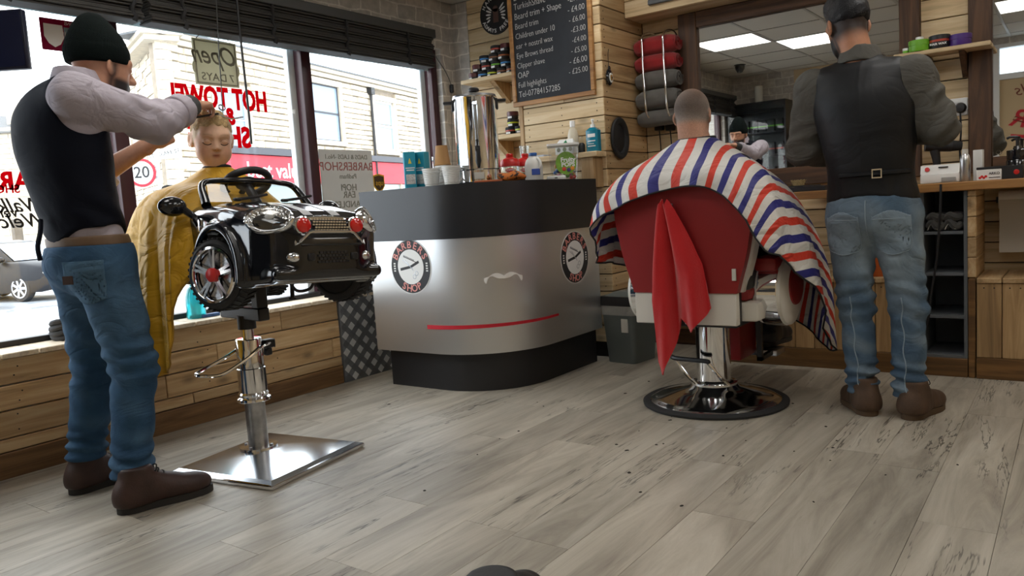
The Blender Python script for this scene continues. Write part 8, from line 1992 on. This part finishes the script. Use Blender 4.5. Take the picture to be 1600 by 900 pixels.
K = {270: [nr_(270), (0, -.15, -.055), (.0, -.235, -.115), (.0, -.290, -.165), (.0, -.304, -.215)],
     300: [nr_(300), (.11, -.15, -.06), (.18, -.24, -.115), (.225, -.31, -.175), (.23, -.322, -.25)],
     325: [nr_(325), (.18, -.11, -.075), (.30, -.20, -.14), (.385, -.295, -.30), (.395, -.318, -.47)],
     345: [nr_(345), (.22, -.05, -.09), (.35, -.10, -.18), (.425, -.17, -.36), (.435, -.20, -.53)],
     5: [nr_(5), (.24, .02, -.11), (.37, .02, -.25), (.46, .02, -.45), (.51, .02, -.70)],
     28: [nr_(28), (.23, .12, -.12), (.37, .19, -.28), (.465, .25, -.58), (.485, .28, -.95)],
     50: [nr_(50), (.19, .20, -.13), (.32, .32, -.32), (.42, .40, -.62), (.44, .42, -1.0)],
     90: [nr_(90), (0, .23, -.13), (0, .38, -.36), (0, .58, -.50), (0, .66, -.78)],
     130: [nr_(130), (-.18, .2, -.12), (-.30, .32, -.31), (-.40, .40, -.52), (-.44, .42, -.78)],
     155: [nr_(155), (-.22, .12, -.11), (-.34, .18, -.26), (-.42, .22, -.44), (-.45, .24, -.62)],
     180: [nr_(180), (-.23, .02, -.10), (-.35, .0, -.23), (-.42, -.03, -.40), (-.44, -.04, -.55)],
     205: [nr_(205), (-.22, -.06, -.09), (-.325, -.12, -.19), (-.39, -.19, -.35), (-.415, -.22, -.52)],
     232: [nr_(232), (-.16, -.13, -.07), (-.26, -.22, -.14), (-.335, -.285, -.24), (-.355, -.31, -.33)]}
cape('striped_cape', 'stripes', (-1.408, 3.375, 1.213), K, 'red, white and blue striped barber cape draped over the seated customer', 'cape', edge='black_matt', rip=.017, nr=13)
G().tube([(-1.408+.078*math.cos(a), 3.38+.076*math.sin(a), 1.215+.006*math.sin(a)) for a in np.linspace(0, 2*PI, 30, endpoint=False)], .010, 8, closed=True).obj('neck_strip', 'black_matt', label='black neck strip around the customer\'s collar', cat='neck strip')
MT['yellow'] = M('yellow_cape_cloth', hexc('d2a01e'), .55, bump=.1, bscale=300, var=.06, vscale=8, wr=.03, wrs=6)
K2 = {0: [nr_(0, .058), (.11, 0, -.05), (.18, 0, -.13), (.25, 0, -.18), (.30, 0, -.20)],
      35: [nr_(35, .058), (.09, .08, -.04), (.14, .14, -.12), (.18, .19, -.20), (.20, .21, -.26)],
      90: [nr_(90, .058), (0, .13, -.05), (0, .20, -.13), (0, .27, -.16), (0, .31, -.26)],
      150: [nr_(150, .058), (-.11, .08, -.05), (-.18, .12, -.12), (-.26, .16, -.17), (-.30, .18, -.30)],
      200: [nr_(200, .058), (-.12, -.05, -.05), (-.22, -.15, -.13), (-.27, -.30, -.32), (-.28, -.36, -.62)],
      240: [nr_(240, .058), (-.07, -.12, -.05), (-.12, -.28, -.135), (-.10, -.37, -.42), (-.05, -.40, -.80)],
      270: [nr_(270, .058), (.01, -.135, -.05), (.01, -.295, -.14), (.04, -.365, -.42), (.06, -.39, -.79)],
      298: [nr_(298, .058), (.06, -.115, -.05), (.10, -.28, -.135), (.145, -.350, -.38), (.165, -.375, -.72)],
      325: [nr_(325, .058), (.10, -.08, -.05), (.18, -.22, -.115), (.225, -.325, -.25), (.235, -.355, -.46)]}
cape('yellow_cape', 'yellow', (-2.880, 1.900, 1.198), K2, 'yellow child cape falling over the side of the toy car', 'cape', edge=M('yellow_hem', hexc('a87c16'), .6), rip=.026, nr=11, ph=.6)
G().tube([(-2.880+.050*math.cos(a), 1.900+.050*math.sin(a), 1.200+.004*math.cos(a)) for a in np.linspace(0, 2*PI, 26, endpoint=False)], .009, 8, closed=True).obj('neck_strip', 'black_matt', label='dark neck strip around the toddler\'s collar', cat='neck strip')
# black boot at the near edge of the floor
bmat = M('black_boot_leather', (.014, .013, .013), .5, bump=.2, bscale=80)
tb = onz(822, 886, .105); hd = np.array([tb[0], tb[1]]); hd /= np.linalg.norm(hd); az_ = math.degrees(math.atan2(hd[1], hd[0]))-18
hp_ = tb[:2]-.30*np.array([math.cos(math.radians(az_)), math.sin(math.radians(az_))])
be = empty('black_boot', (hp_[0], hp_[1], 0), label='black walking boot at the near edge of the floor', cat='boot')
def bigboot(P):
    d = cap(P, (0, .06, .07), (0, .06, .20), .056, .058); d = smin(d, cap(P, (0, .04, .055), (0, .24, .050), .050, .050, (0, .9)), .05); d = smin(d, ell(P, (0, .255, .058), (.058, .075, .052)), .03)
    d = smin(d, cap(P, (0, .10, .13), (0, .20, .085), .046, .044), .04); return smax(smax(d+.003*np.sin(P[:, 1]*70)*np.exp(-((P[:, 1]-.2)/.05)**2), .022-P[:, 2], .004), P[:, 2]-.20, .008)
Xq, Fq = nets(bigboot, (-.09, -.04, 0), (.09, .36, .24), .0055, 2); Rb = frame(az_).astype(float)
mk('upper', Xq@Rb.T+np.array([hp_[0], hp_[1], 0]), Fq, bmat, be, ws=True, angle=4)
mb = Matrix(frame(az_).tolist()).to_4x4(); mb.translation = Vector((hp_[0], hp_[1], 0))
G().prism([((.058 if math.cos(t) < .4 else .05)*math.sin(t), .165-.172*math.cos(t)) for t in np.linspace(0, 2*PI, 40, endpoint=False)], .026, mb).obj('sole', 'sole_dark', be, ws=True)
for k in range(5): G().tube([(-.03, .12+.02*k, .168-.016*k), (0, .13+.02*k, .182-.016*k), (.03, .12+.02*k, .168-.016*k)], .0035, 6, 8, m=mb).obj('lace', 'black_matt', be, ws=True)
bpy.context.view_layer.update()
